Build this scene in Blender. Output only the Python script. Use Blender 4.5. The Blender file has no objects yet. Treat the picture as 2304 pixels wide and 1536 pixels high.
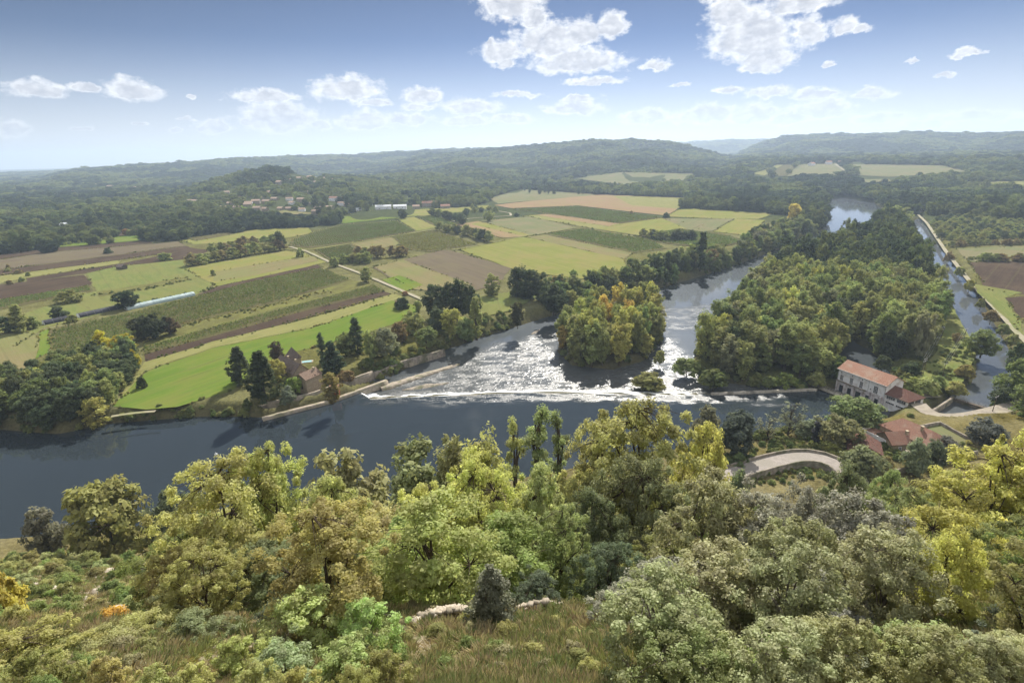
import bpy, math, random
import numpy as np
from mathutils import Vector, Matrix

# ------------------------------------------------------------------ basics
PI = math.pi
rng = np.random.default_rng(7)
random.seed(7)
SC = bpy.context.scene
COL = SC.collection
CAM_H, FPX = 110.0, 1240.0
TH = math.atan2(423, FPX)
ROLL = .0226
CR, SR = math.cos(ROLL), math.sin(ROLL)
SN, CS = math.sin(TH), math.cos(TH)
SUN_AZ, SUN_EL = math.radians(13), math.radians(41)

def ray(px, py):
    u0, v0 = (px - 1152) / FPX, (py - 768) / FPX
    u, v = u0 * CR - v0 * SR, v0 * CR + u0 * SR
    return np.array([u, CS - v * SN, -SN - v * CS])

def P(px, py, z=0.0):
    d = ray(px, py)
    return np.array([0, 0, CAM_H]) + d * ((z - CAM_H) / d[2])

def P2(pts, z=0.0):
    return np.array([P(a, b, z)[:2] for a, b in pts])

def proj(p):
    x, y, z = p[0], p[1], p[2] - CAM_H
    dep = y * CS - z * SN
    u, v = x / dep, -(y * SN + z * CS) / dep
    return 1152 + FPX * (u * CR + v * SR), 768 + FPX * (v * CR - u * SR)

def col_x(px, Y):
    """x of the ground point at distance Y seen in column px"""
    x = 0.0
    for _ in range(9):
        z = g1(x, Y); dep = Y * CS + (CAM_H - z) * SN; x += (px - proj((x, Y, z))[0]) * dep / FPX
    return x

def vnoise(x, y, seed=0):
    x = np.asarray(x, float); y = np.asarray(y, float)
    ix = np.floor(x).astype(np.int64); iy = np.floor(y).astype(np.int64)
    fx = x - ix; fy = y - iy
    fx = fx * fx * (3 - 2 * fx); fy = fy * fy * (3 - 2 * fy)
    def h(a, b):
        n = (a * 374761393 + b * 668265263 + seed * 974711) & 0xffffffff
        n = ((n ^ (n >> 13)) * 1274126177) & 0xffffffff
        n = n ^ (n >> 16)
        return (n & 0xffff) / 65535.0
    return (h(ix, iy) * (1 - fx) + h(ix + 1, iy) * fx) * (1 - fy) + (h(ix, iy + 1) * (1 - fx) + h(ix + 1, iy + 1) * fx) * fy

def fbm(x, y, seed=0, oct=4):
    s = 0; a = 1; t = 0
    for i in range(oct):
        s = s + a * vnoise(x * 2 ** i, y * 2 ** i, seed + i * 17); t += a; a *= .5
    return s / t

def sstep(a, b, x):
    t = np.clip((x - a) / (b - a), 0, 1)
    return t * t * (3 - 2 * t)

def inpoly(x, y, poly):
    x = np.asarray(x, float); y = np.asarray(y, float)
    c = np.zeros(x.shape, bool)
    n = len(poly)
    for i in range(n):
        x1, y1 = poly[i]; x2, y2 = poly[(i + 1) % n]
        if y1 == y2: continue
        m = (y1 > y) != (y2 > y)
        c ^= m & (x < (x2 - x1) * (y - y1) / (y2 - y1) + x1)
    return c

def sdist(x, y, poly, closed=True):
    """signed distance: negative inside"""
    x = np.asarray(x, float); y = np.asarray(y, float)
    d = np.full(x.shape, 1e18)
    n = len(poly)
    for i in range(n if closed else n - 1):
        ax, ay = poly[i]; bx, by = poly[(i + 1) % n]
        ex, ey = bx - ax, by - ay
        L = ex * ex + ey * ey + 1e-12
        t = np.clip(((x - ax) * ex + (y - ay) * ey) / L, 0, 1)
        d = np.minimum(d, (x - ax - t * ex) ** 2 + (y - ay - t * ey) ** 2)
    d = np.sqrt(d)
    if closed: d = np.where(inpoly(x, y, poly), -d, d)
    return d

# ------------------------------------------------------------------ water outlines
CREST = [(832, 897), (1000, 891), (1180, 884), (1330, 886), (1500, 889), (1600, 888), (1720, 883), (1832, 878)]
POOL_FAR = [(-700, 1000), (-300, 985), (0, 967), (130, 977), (250, 953), (350, 945), (450, 938), (560, 938), (590, 940), (740, 904), (812, 884)]
POOL_NEAR = [(1850, 872), (1895, 878), (2003, 926), (1990, 944), (1965, 952), (1850, 965), (1700, 988), (1600, 1004), (1400, 1042), (1150, 1088), (890, 1165), (600, 1185), (250, 1200), (0, 1217), (-700, 1260)]
pool_poly = P2(POOL_FAR + CREST + POOL_NEAR, 0)
crest_w = P2([(808, 882)] + CREST, 0)
RIV_L = [(815, 884), (868, 853), (955, 808), (985, 792), (1040, 775), (1090, 757), (1130, 745), (1210, 720), (1260, 705), (1330, 682), (1420, 660), (1480, 650), (1560, 627), (1640, 602), (1750, 562), (1850, 520), (1870, 490), (1860, 462), (1835, 447)]
RIV_R = [(1900, 444), (1965, 455), (1995, 478), (1968, 500), (1955, 530), (1890, 555), (1760, 592), (1700, 632), (1650, 692), (1600, 752), (1563, 800), (1545, 832), (1600, 856), (1700, 870), (1832, 872)]
riv_poly = P2(RIV_L + RIV_R + CREST[::-1], -2)
isle_poly = P2([(1252, 790), (1285, 822), (1380, 832), (1450, 812), (1484, 770), (1490, 730), (1440, 712), (1350, 720), (1280, 750)], -2)
lock_poly = P2([(604, 930), (740, 894), (868, 847), (846, 842), (722, 884), (642, 906), (574, 922)], -1)
tail_poly = P2([(1889, 842), (1893, 795), (1915, 766), (1950, 786), (1990, 815), (2005, 848), (2000, 880), (1940, 862)], -2)
CAN_L = [(2056, 498), (2079, 548), (2099, 592), (2114, 640), (2141, 690), (2170, 745), (2197, 790), (2200, 830), (2188, 862), (2152, 885), (2138, 894), (2084, 931)]
CAN_R = [(2092, 945), (2122, 945), (2200, 927), (2226, 917), (2245, 903), (2272, 870), (2286, 840), (2276, 800), (2245, 745), (2214, 690), (2178, 640), (2147, 600), (2114, 555), (2083, 508), (2068, 488)]
can_poly = P2(CAN_L + CAN_R, 0)
region_isl = P2([(1545, 832), (1600, 752), (1650, 692), (1700, 632), (1760, 592), (1890, 555), (1968, 500), (1995, 478), (2063, 490)] + CAN_L + [(2060, 925), (1990, 880), (1832, 872), (1700, 870), (1600, 856)], 0)

# ------------------------------------------------------------------ hills (crest lines as directions, each at its own distance)
def crest_line(pts, rc):
    az, zc = [], []
    for px, py in pts:
        d = ray(px, py); hor = math.hypot(d[0], d[1])
        az.append(math.atan2(d[0], d[1])); zc.append(CAM_H + rc * d[2] / hor)
    return np.array(az), np.array(zc)

HILLS = [  # crest, distance, front width, back width
    ([(-500, 398), (-300, 394), (0, 390), (150, 384), (240, 380), (330, 392), (420, 420)], 7000, 1700, 2000),
    ([(40, 425), (90, 402), (120, 394), (170, 382), (250, 375), (400, 368), (500, 360), (650, 351), (800, 349), (900, 341), (1060, 334), (1150, 334), (1300, 345), (1420, 380)], 4700, 1900, 2500),
    ([(330, 455), (420, 428), (500, 405), (550, 388), (600, 380), (650, 382), (710, 391), (770, 400), (840, 407), (920, 415), (1030, 440)], 1900, 900, 700),
    ([(760, 415), (850, 386), (900, 368), (940, 354), (1000, 347), (1100, 337), (1180, 328), (1300, 319), (1420, 314), (1500, 318), (1540, 328), (1600, 344), (1650, 358), (1720, 380)], 3500, 1700, 1500),
    ([(720, 428), (800, 408), (870, 394), (950, 390), (1050, 393), (1150, 398), (1250, 405), (1350, 425)], 2250, 850, 900),
    ([(1380, 345), (1450, 326), (1560, 317), (1650, 313), (1760, 312), (1850, 318)], 8200, 2500, 2000),
    ([(1630, 372), (1670, 342), (1710, 323), (1770, 305), (1850, 303), (1950, 301), (2040, 297), (2150, 299), (2304, 298), (2600, 302), (3000, 330)], 4900, 1900, 2500),
]
HILLS = [(crest_line(p, rc), rc, wf, wb) for p, rc, wf, wb in HILLS]
PROF_Y = [-400, -30, -5, 0, 2, 8, 14, 20, 24.5, 30, 40, 60, 75, 100, 120, 130, 180, 205, 230]
PROF_Z = [125, 113, 108.8, 108.2, 105, 97.5, 92.0, 88.2, 85.4, 79, 70, 54.6, 43, 25, 12.5, 8, 7, 5.4, 5]

def hills(x, y):
    r = np.hypot(x, y); az = np.arctan2(x, y)
    out = np.zeros(np.shape(r))
    wob = (fbm(az * 14, r / 700, 5, 4) - .5)
    for k, ((aa, zz), rc, wf, wb) in enumerate(HILLS):
        zc = np.interp(az, aa, zz) - 11
        rr = r + wob * wf * .75
        up = np.clip((rr - (rc - wf)) / wf, 0, 1); up = up ** 1.25
        up = np.where(r > rc - 60, 1.0, np.minimum(up, 1.0) * (1 - .0) )
        up = up * np.where(r < rc, np.clip((r - (rc - wf)) / (wf * .12), 0, 1), 1)
        dn = 1 - sstep(0, wb, r - rc)
        inside = (az > aa[0] - .001) & (az < aa[-1] + .001) | (k in (0,)) & (az < aa[0]) | (k == 6) & (az > aa[-1])
        hh = np.where(inside, np.maximum(zc - 5, 0), 0) * up * dn
        out = np.maximum(out, hh)
    # terrace with vineyards to the right of the river bend
    a = (1152 + FPX * 1.05 * np.tan(np.clip(az, -1.3, 1.3)))
    m = sstep(1560, 1700, a) * (np.abs(az) < 1.3)
    out = np.maximum(out, m * (np.interp(r, [1650, 1800, 2500, 3600], [0, 10, 45, 50]) * (r > 1600)))
    return out

def land(x, y):
    x = np.asarray(x, float); y = np.asarray(y, float)
    b = np.interp(y, PROF_Y, PROF_Z)
    left = (1 - sstep(-70, 40, x)) * sstep(95, 128, y) * (1 - sstep(150, 230, y))
    b = b - 3.2 * left
    n = fbm(x / 7., y / 7., 3, 3) - .5
    b = b + n * 2.2 * sstep(15, 35, y) * (1 - sstep(110, 135, y))
    r = np.hypot(x, y)
    far = (y > 230) & (r > 560)
    if np.any(far):
        b = b + np.where(far, hills(x, y), 0)
    return b

def ground(x, y):
    x = np.asarray(x, float); y = np.asarray(y, float)
    b = land(x, y)
    near = (np.abs(x) < 1500) & (y > 60) & (y < 1500)
    if np.any(near):
        xs, ys = x[near], y[near]; v = b[near]
        dI = sdist(xs, ys, region_isl)
        v = np.where(dI < 12, v + (2.6 - v) * sstep(6, -4, dI) * (ys > 215), v)
        for poly, wl, k in ((pool_poly, 0, .95), (riv_poly, -2, .9), (tail_poly, -2, .8), (can_poly, 0, .85), (lock_poly, -1, 2.2)):
            d = sdist(xs, ys, poly)
            if poly is riv_poly:
                dis = sdist(xs, ys, isle_poly)
                d = np.maximum(d, -dis)        # the wooded islet stays land
            cut = wl - .35 + np.where(d > 0, d * k, np.maximum(d * .6, -3))
            v = np.minimum(v, cut)
        dis = sdist(xs, ys, isle_poly)
        v = np.where(dis < 0, np.minimum(v, 1.2), v)
        b[near] = v
    return b

def g1(x, y):
    return float(ground(np.array([x]), np.array([y]))[0])

def hit(px, py, t0=8, t1=9000):
    d = ray(px, py)
    ts = np.geomspace(t0, t1, 3000)
    x, y, z = d[0] * ts, d[1] * ts, CAM_H + d[2] * ts
    below = z < ground(x, y)
    i = int(np.argmax(below)) if below.any() else len(ts) - 1
    return np.array([x[i], y[i], float(ground(x[i:i + 1], y[i:i + 1])[0])])

# ------------------------------------------------------------------ mesh helpers
def tag(o, label=None, cat=None, group=None, kind=None):
    if label: o["label"] = label
    if cat: o["category"] = cat
    if group: o["group"] = group
    if kind: o["kind"] = kind
    return o

def link(name, me, parent=None, loc=None, rotz=0, scale=None):
    o = bpy.data.objects.new(name, me); COL.objects.link(o)
    if parent is not None: o.parent = parent
    if loc is not None: o.location = [float(v) for v in loc]
    if rotz: o.rotation_euler = (0, 0, float(rotz))
    if scale is not None: o.scale = [float(v) for v in scale]
    return o

def empty(name, loc, rotz=0, scale=None):
    o = link(name, None, None, loc, rotz, scale); o.empty_display_size = .1
    return o

def mesh_np(name, verts, quads, mat=None, attrs=None, smooth=False, tris=False):
    me = bpy.data.meshes.new(name)
    verts = np.asarray(verts, np.float32); quads = np.asarray(quads, np.int32)
    k = quads.shape[1]; nf = len(quads)
    me.vertices.add(len(verts)); me.vertices.foreach_set("co", verts.ravel())
    me.loops.add(nf * k); me.loops.foreach_set("vertex_index", quads.ravel())
    me.polygons.add(nf)
    me.polygons.foreach_set("loop_start", np.arange(0, nf * k, k, dtype=np.int32))
    me.polygons.foreach_set("loop_total", np.full(nf, k, np.int32))
    if smooth: me.polygons.foreach_set("use_smooth", np.ones(nf, bool))
    me.update(calc_edges=True)
    for an, arr in (attrs or {}).items():
        arr = np.asarray(arr, np.float32)
        if arr.ndim == 1:
            a = me.attributes.new(an, 'FLOAT', 'POINT'); a.data.foreach_set("value", arr)
        elif arr.shape[1] == 4:
            a = me.attributes.new(an, 'FLOAT_COLOR', 'POINT'); a.data.foreach_set("color", arr.ravel())
        else:
            a = me.attributes.new(an, 'FLOAT_VECTOR', 'POINT'); a.data.foreach_set("vector", arr.ravel())
    if mat: me.materials.append(mat)
    return me

class MB:
    """collects plain faces into one mesh"""
    def __init__(s): s.v = []; s.f = []
    def poly(s, pts):
        n = len(s.v); s.v += [tuple(map(float, p)) for p in pts]; s.f.append(list(range(n, n + len(pts))))
    def box(s, x0, y0, z0, x1, y1, z1):
        n = len(s.v)
        s.v += [(x0, y0, z0), (x1, y0, z0), (x1, y1, z0), (x0, y1, z0), (x0, y0, z1), (x1, y0, z1), (x1, y1, z1), (x0, y1, z1)]
        s.f += [[n + i for i in q] for q in ((0, 3, 2, 1), (4, 5, 6, 7), (0, 1, 5, 4), (1, 2, 6, 5), (2, 3, 7, 6), (3, 0, 4, 7))]
    def hexa(s, lo, hi):
        """lo, hi: 4 points each, same order"""
        n = len(s.v); s.v += [tuple(map(float, p)) for p in lo] + [tuple(map(float, p)) for p in hi]
        s.f += [[n + i for i in q] for q in ((0, 3, 2, 1), (4, 5, 6, 7), (0, 1, 5, 4), (1, 2, 6, 5), (2, 3, 7, 6), (3, 0, 4, 7))]
    def slab(s, pts, th):
        """polygon with thickness th downwards"""
        n = len(s.v); k = len(pts)
        s.v += [tuple(map(float, p)) for p in pts] + [(float(p[0]), float(p[1]), float(p[2]) - th) for p in pts]
        s.f.append([n + i for i in range(k)]); s.f.append([n + k + i for i in range(k)][::-1])
        for i in range(k):
            j = (i + 1) % k; s.f.append([n + i, n + k + i, n + k + j, n + j])
    def bar(s, a, b, r, r2=None, n=6):
        a = Vector(a); b = Vector(b); d = (b - a).normalized()
        u = d.cross(Vector((0, 0, 1)) if abs(d.z) < .9 else Vector((1, 0, 0))).normalized(); w = d.cross(u)
        r2 = r if r2 is None else r2; k = len(s.v)
        for c, rr in ((a, r), (b, r2)):
            for i in range(n):
                t = 2 * PI * i / n; s.v.append(tuple(c + u * math.cos(t) * rr + w * math.sin(t) * rr))
        for i in range(n):
            j = (i + 1) % n; s.f.append([k + i, k + j, k + n + j, k + n + i])
        s.f.append([k + i for i in range(n)][::-1]); s.f.append([k + n + i for i in range(n)])
    def build(s, name, mat, parent=None, loc=None, rotz=0, smooth=False):
        me = bpy.data.meshes.new(name); me.from_pydata(s.v, [], s.f); me.update()
        me.materials.append(mat)
        if smooth:
            for p in me.polygons: p.use_smooth = True
        return link(name, me, parent, loc, rotz)

# ------------------------------------------------------------------ materials
def nodes(m):
    m.use_nodes = True; nt = m.node_tree; nt.nodes.clear()
    return nt, nt.nodes, nt.links

def N(nt, typ, **kw):
    n = nt.nodes.new(typ)
    for k, v in kw.items():
        if k.startswith("i_"): n.inputs[k[2:].replace("_", " ")].default_value = v
        else: setattr(n, k, v)
    return n

def math_(nt, op, a, b=None, clamp=False):
    n = nt.nodes.new('ShaderNodeMath'); n.operation = op; n.use_clamp = clamp
    for i, v in enumerate((a, b)):
        if v is None: continue
        if isinstance(v, (int, float)): n.inputs[i].default_value = v
        else: nt.links.new(v, n.inputs[i])
    return n.outputs[0]

def mixc(nt, fac, a, b, blend='MIX'):
    n = nt.nodes.new('ShaderNodeMix'); n.data_type = 'RGBA'; n.blend_type = blend
    for s, v in ((n.inputs[0], fac), (n.inputs[6], a), (n.inputs[7], b)):
        if isinstance(v, (int, float)): s.default_value = v
        elif isinstance(v, tuple): s.default_value = (*v[:3], 1)
        else: nt.links.new(v, s)
    return n.outputs[2]

def noise(nt, vec, scale, detail=4, rough=.55, dim='3D'):
    n = nt.nodes.new('ShaderNodeTexNoise'); n.noise_dimensions = dim
    n.inputs['Scale'].default_value = scale; n.inputs['Detail'].default_value = detail; n.inputs['Roughness'].default_value = rough
    if vec is not None: nt.links.new(vec, n.inputs['Vector'])
    return n.outputs['Fac']

def ramp(nt, fac, stops):
    n = nt.nodes.new('ShaderNodeMapRange'); n.interpolation_type = 'SMOOTHSTEP'
    nt.links.new(fac, n.inputs[0]); n.inputs[1].default_value = stops[0]; n.inputs[2].default_value = stops[1]
    return n.outputs[0]

def out_(nt, sh):
    o = nt.nodes.new('ShaderNodeOutputMaterial'); nt.links.new(sh, o.inputs['Surface'])

def mat_noise(name, c1, c2, scale=1.0, rough=.9, c3=None, scale3=.1, bump=0.0, spec=.2, stretch=None, coord='Object'):
    m = bpy.data.materials.new(name); nt, ns, ln = nodes(m)
    tc = N(nt, 'ShaderNodeTexCoord').outputs[coord]
    vec = tc
    if stretch:
        mp = N(nt, 'ShaderNodeMapping'); mp.inputs['Scale'].default_value = stretch; ln.new(tc, mp.inputs[0]); vec = mp.outputs[0]
    f = noise(nt, vec, scale)
    col = mixc(nt, ramp(nt, f, (.3, .7)), c1, c2)
    if c3 is not None:
        f3 = noise(nt, tc, scale3, 3)
        col = mixc(nt, ramp(nt, f3, (.45, .7)), col, c3)
    b = N(nt, 'ShaderNodeBsdfPrincipled'); ln.new(col, b.inputs['Base Color'])
    b.inputs['Roughness'].default_value = rough; b.inputs['Specular IOR Level'].default_value = spec
    if bump:
        bp = N(nt, 'ShaderNodeBump'); bp.inputs['Distance'].default_value = bump; ln.new(f, bp.inputs['Height']); ln.new(bp.outputs[0], b.inputs['Normal'])
    out_(nt, b.outputs[0]); return m

def mat_leaf(name, trans=.85, gloss=.008, hue=.035, val=.6, yellow=(1.06, 1.04, .78), fixed=None):
    m = bpy.data.materials.new(name); nt, ns, ln = nodes(m)
    oi = N(nt, 'ShaderNodeObjectInfo'); at = N(nt, 'ShaderNodeAttribute', attribute_name='tint')
    t = at.outputs['Fac']; r = oi.outputs['Random']
    hs = N(nt, 'ShaderNodeHueSaturation')
    ln.new(math_(nt, 'ADD', .5 - hue / 2 - .010, math_(nt, 'ADD', math_(nt, 'MULTIPLY', t, hue), math_(nt, 'MULTIPLY', r, .020))), hs.inputs['Hue'])
    ln.new(math_(nt, 'ADD', 1 - val / 2 - .13, math_(nt, 'ADD', math_(nt, 'MULTIPLY', t, val), math_(nt, 'MULTIPLY', r, .26))), hs.inputs['Value'])
    if fixed is None: ln.new(oi.outputs['Color'], hs.inputs['Color'])
    else: hs.inputs['Color'].default_value = (*fixed, 1)
    c = hs.outputs[0]
    d = N(nt, 'ShaderNodeBsdfDiffuse'); ln.new(c, d.inputs[0])
    tr = N(nt, 'ShaderNodeBsdfTranslucent'); ln.new(mixc(nt, 1.0, c, tuple(v * trans for v in yellow), 'MULTIPLY'), tr.inputs[0])
    ad = N(nt, 'ShaderNodeAddShader'); ln.new(d.outputs[0], ad.inputs[0]); ln.new(tr.outputs[0], ad.inputs[1]); sh = ad.outputs[0]
    if gloss:
        gl = N(nt, 'ShaderNodeBsdfGlossy'); gl.inputs['Roughness'].default_value = .55; gl.inputs[0].default_value = (.7, .7, .6, 1)
        m2 = N(nt, 'ShaderNodeMixShader'); m2.inputs[0].default_value = gloss; ln.new(sh, m2.inputs[1]); ln.new(gl.outputs[0], m2.inputs[2]); sh = m2.outputs[0]
    out_(nt, sh); return m

def mat_field(name, a, b, across=.9, along=.03, big=(.0, .0, .0), bigf=0.0, bump=.06):
    """crop or soil: streaks along the working direction (uvm: along, across in metres)"""
    m = bpy.data.materials.new(name); nt, ns, ln = nodes(m)
    at = N(nt, 'ShaderNodeAttribute', attribute_name='uvm')
    mp = N(nt, 'ShaderNodeMapping'); mp.inputs['Scale'].default_value = (along, across, 1); ln.new(at.outputs['Vector'], mp.inputs[0])
    f = noise(nt, mp.outputs[0], 1.0, 3, .6)
    mq = N(nt, 'ShaderNodeMapping'); mq.inputs['Scale'].default_value = (along * .25, across * .2, 1); ln.new(at.outputs['Vector'], mq.inputs[0])
    f4 = noise(nt, mq.outputs[0], 1.0, 4, .65)
    f2 = noise(nt, at.outputs['Vector'], .03, 5, .62)
    f3 = noise(nt, at.outputs['Vector'], .45, 4, .7)
    k = math_(nt, 'ADD', math_(nt, 'ADD', math_(nt, 'MULTIPLY', f, .35), math_(nt, 'MULTIPLY', f4, .65)), math_(nt, 'ADD', math_(nt, 'MULTIPLY', f2, .5), math_(nt, 'MULTIPLY', f3, .25)))
    col = mixc(nt, ramp(nt, k, (.74, 1.02)), a, b)
    sv = N(nt, 'ShaderNodeSeparateXYZ'); ln.new(at.outputs['Vector'], sv.inputs[0])
    fr = math_(nt, 'FRACT', math_(nt, 'DIVIDE', math_(nt, 'ADD', sv.outputs[1], math_(nt, 'MULTIPLY', f2, 2.0)), 15.0))
    col = mixc(nt, math_(nt, 'MULTIPLY', math_(nt, 'LESS_THAN', math_(nt, 'ABSOLUTE', math_(nt, 'SUBTRACT', fr, .5)), .04), .3), col, (.10, .095, .045))
    if bigf: col = mixc(nt, math_(nt, 'MULTIPLY', ramp(nt, f2, (.44, .62)), bigf), col, big)
    col = mixc(nt, ramp(nt, f4, (.60, .74)), col, mixc(nt, .6, col, (.06, .06, .03)))
    col = mixc(nt, math_(nt, 'MULTIPLY', ramp(nt, f3, (.55, .8)), .35), col, (.10, .11, .035))
    bs = N(nt, 'ShaderNodeBsdfDiffuse'); ln.new(col, bs.inputs[0])
    bp = N(nt, 'ShaderNodeBump'); bp.inputs['Distance'].default_value = bump; bp.inputs['Strength'].default_value = .8
    ln.new(math_(nt, 'ADD', f, f3), bp.inputs['Height']); ln.new(bp.outputs[0], bs.inputs['Normal'])
    out_(nt, bs.outputs[0]); return m

def mat_ground():
    m = bpy.data.materials.new('ground_soil'); nt, ns, ln = nodes(m)
    at = N(nt, 'ShaderNodeAttribute', attribute_name='albedo')
    tc = N(nt, 'ShaderNodeTexCoord').outputs['Object']
    f = noise(nt, tc, .9, 6, .65); f2 = noise(nt, tc, .11, 4)
    rock = N(nt, 'ShaderNodeAttribute', attribute_name='rocky').outputs['Fac']
    v = math_(nt, 'ADD', math_(nt, 'MULTIPLY', f, .9), math_(nt, 'MULTIPLY', f2, .6))
    col = mixc(nt, 1.0, at.outputs['Color'], mixc(nt, ramp(nt, v, (.4, 1.1)), (.45, .45, .45), (1.45, 1.4, 1.3)), 'MULTIPLY')
    f3 = noise(nt, tc, .55, 5, .7)
    col = mixc(nt, math_(nt, 'MULTIPLY', ramp(nt, f3, (.52, .6)), rock), col, mixc(nt, f, (.42, .37, .30), (.26, .22, .17)))
    bs = N(nt, 'ShaderNodeBsdfDiffuse'); ln.new(col, bs.inputs[0])
    bp = N(nt, 'ShaderNodeBump'); bp.inputs['Distance'].default_value = .35; ln.new(math_(nt, 'ADD', f, f3), bp.inputs['Height']); ln.new(bp.outputs[0], bs.inputs['Normal'])
    out_(nt, bs.outputs[0]); return m

def mat_water(name, base=(.024, .032, .039), base2=(.075, .08, .082)):
    m = bpy.data.materials.new(name); nt, ns, ln = nodes(m)
    tc = N(nt, 'ShaderNodeTexCoord').outputs['Object']
    chop = N(nt, 'ShaderNodeAttribute', attribute_name='chop').outputs['Fac']
    foam = N(nt, 'ShaderNodeAttribute', attribute_name='foam').outputs['Fac']
    shal = N(nt, 'ShaderNodeAttribute', attribute_name='shallow').outputs['Fac']
    mp = N(nt, 'ShaderNodeMapping'); mp.inputs['Scale'].default_value = (.55, 1.0, 1); mp.inputs['Rotation'].default_value = (0, 0, .35); ln.new(tc, mp.inputs[0])
    big = noise(nt, mp.outputs[0], .22, 6, .72)
    fine = noise(nt, tc, 1.5, 4, .7); fine2 = noise(nt, tc, .06, 3, .5)
    patch = ramp(nt, big, (.40, .58))
    c2 = math_(nt, 'MULTIPLY', chop, math_(nt, 'ADD', .34, math_(nt, 'MULTIPLY', patch, .7)))
    bp = N(nt, 'ShaderNodeBump'); bp.inputs['Distance'].default_value = 1.0
    ln.new(math_(nt, 'ADD', math_(nt, 'MULTIPLY', c2, .55), .004), bp.inputs['Strength'])
    ln.new(math_(nt, 'ADD', math_(nt, 'MULTIPLY', fine, .55), math_(nt, 'MULTIPLY', fine2, .3)), bp.inputs['Height'])
    b = N(nt, 'ShaderNodeBsdfPrincipled')
    ln.new(mixc(nt, shal, base, base2), b.inputs['Base Color'])
    b.inputs['IOR'].default_value = 1.38
    ln.new(math_(nt, 'ADD', .045, math_(nt, 'MULTIPLY', c2, .37)), b.inputs['Roughness'])
    ln.new(bp.outputs[0], b.inputs['Normal'])
    fo = N(nt, 'ShaderNodeBsdfPrincipled'); fo.inputs['Base Color'].default_value = (.82, .84, .86, 1); fo.inputs['Roughness'].default_value = .5
    fb = N(nt, 'ShaderNodeBump'); fb.inputs['Distance'].default_value = .5; ln.new(fine, fb.inputs['Height']); ln.new(fb.outputs[0], fo.inputs['Normal'])
    gl = N(nt, 'ShaderNodeBsdfGlossy'); gl.inputs['Roughness'].default_value = .31; gl.inputs[0].default_value = (.80, .88, 1, 1)
    gm = N(nt, 'ShaderNodeMixShader'); shn = N(nt, 'ShaderNodeAttribute', attribute_name='sheen').outputs['Fac']
    ln.new(math_(nt, 'MULTIPLY', shn, math_(nt, 'ADD', .7, math_(nt, 'MULTIPLY', big, .6))), gm.inputs[0]); ln.new(b.outputs[0], gm.inputs[1]); ln.new(gl.outputs[0], gm.inputs[2])
    fm = N(nt, 'ShaderNodeMixShader')
    fn = noise(nt, mp.outputs[0], .9, 5, .7)
    ln.new(ramp(nt, math_(nt, 'ADD', math_(nt, 'MULTIPLY', fn, .8), math_(nt, 'SUBTRACT', math_(nt, 'MULTIPLY', foam, 1.2), .7)), (.15, .45)), fm.inputs[0])
    ln.new(gm.outputs[0], fm.inputs[1]); ln.new(fo.outputs[0], fm.inputs[2])
    out_(nt, fm.outputs[0]); return m

M = {}
M['leaf'] = mat_leaf('leaf_broad')
M['leaf_far'] = mat_leaf('leaf_far', trans=.8, gloss=.0, hue=.03, val=.6)
M['leaf_fg'] = mat_leaf('leaf_close', trans=1.3, gloss=.015, hue=.035, val=.75)
M['leaf_holm'] = mat_leaf('leaf_holm_oak', trans=.9, gloss=.035, hue=.04, val=.7, yellow=(1.04, 1.02, .85))
M['vine'] = mat_leaf('vine_leaf', trans=.9, gloss=.0, hue=.07, val=.6)
M['bark'] = mat_noise('bark', (.10, .075, .055), (.045, .035, .028), 3, .95, stretch=(4, 4, .6), bump=.05)
M['bark_pale'] = mat_noise('pale_bark', (.24, .21, .18), (.13, .11, .095), 3, .95, stretch=(4, 4, .6), bump=.03)
M['ground'] = mat_ground()
M['pool'] = mat_water('pool_water')
M['stone'] = mat_noise('old_stone', (.30, .26, .21), (.17, .145, .12), .8, .9, (.10, .10, .06), .25, bump=.08)
M['stone_pale'] = mat_noise('pale_stone', (.36, .31, .25), (.25, .215, .17), .8, .9, (.2, .19, .12), .3, bump=.08)
M['stone_house'] = mat_noise('house_stone', (.44, .37, .27), (.32, .26, .19), 1.2, .9, bump=.05)
M['concrete'] = mat_noise('weathered_concrete', (.38, .35, .30), (.26, .24, .2), .7, .9, (.12, .11, .09), .3, bump=.04)
M['plaster'] = mat_noise('white_plaster', (.84, .84, .86), (.76, .76, .78), .5, .85, (.60, .57, .56), .35, bump=.01)
M['plaster_low'] = mat_noise('stained_plaster', (.70, .67, .68), (.52, .48, .49), .9, .9, (.26, .22, .22), .5, stretch=(1, 1, .35))
M['glass'] = mat_noise('dark_glass', (.03, .035, .045), (.05, .055, .06), .8, .12, spec=.5)
M['metal'] = mat_noise('grey_metal', (.35, .35, .36), (.24, .24, .24), 2, .5, spec=.4)
M['wood'] = mat_noise('weathered_pole', (.16, .13, .10), (.09, .07, .055), 3, .9, stretch=(3, 3, .3))
M['road'] = mat_noise('road_surface', (.30, .27, .245), (.23, .205, .185), .6, .95, (.24, .22, .19), .12)
M['track'] = mat_noise('gravel_track', (.30, .27, .20), (.22, .20, .14), .5, .95, (.2, .2, .1), .09)
M['yard'] = mat_noise('yard_gravel', (.29, .255, .21), (.21, .185, .15), .5, .95, (.3, .27, .2), .2)
M['foam'] = mat_noise('white_foam', (.85, .87, .88), (.72, .75, .78), 1.2, .6, bump=.4, stretch=(1, .35, 1))
M['slate'] = mat_noise('slate_roof', (.17, .135, .115), (.11, .088, .08), 1.5, .8, (.15, .12, .10), .4)
M['chalk'] = mat_noise('limestone', (.42, .37, .30), (.27, .23, .18), 3, .95, (.16, .14, .1), 1.2, bump=.03)
M['poly'] = mat_noise('tunnel_film', (.36, .46, .46), (.29, .38, .39), .5, .35, (.42, .50, .50), .2, spec=.5)
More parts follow.
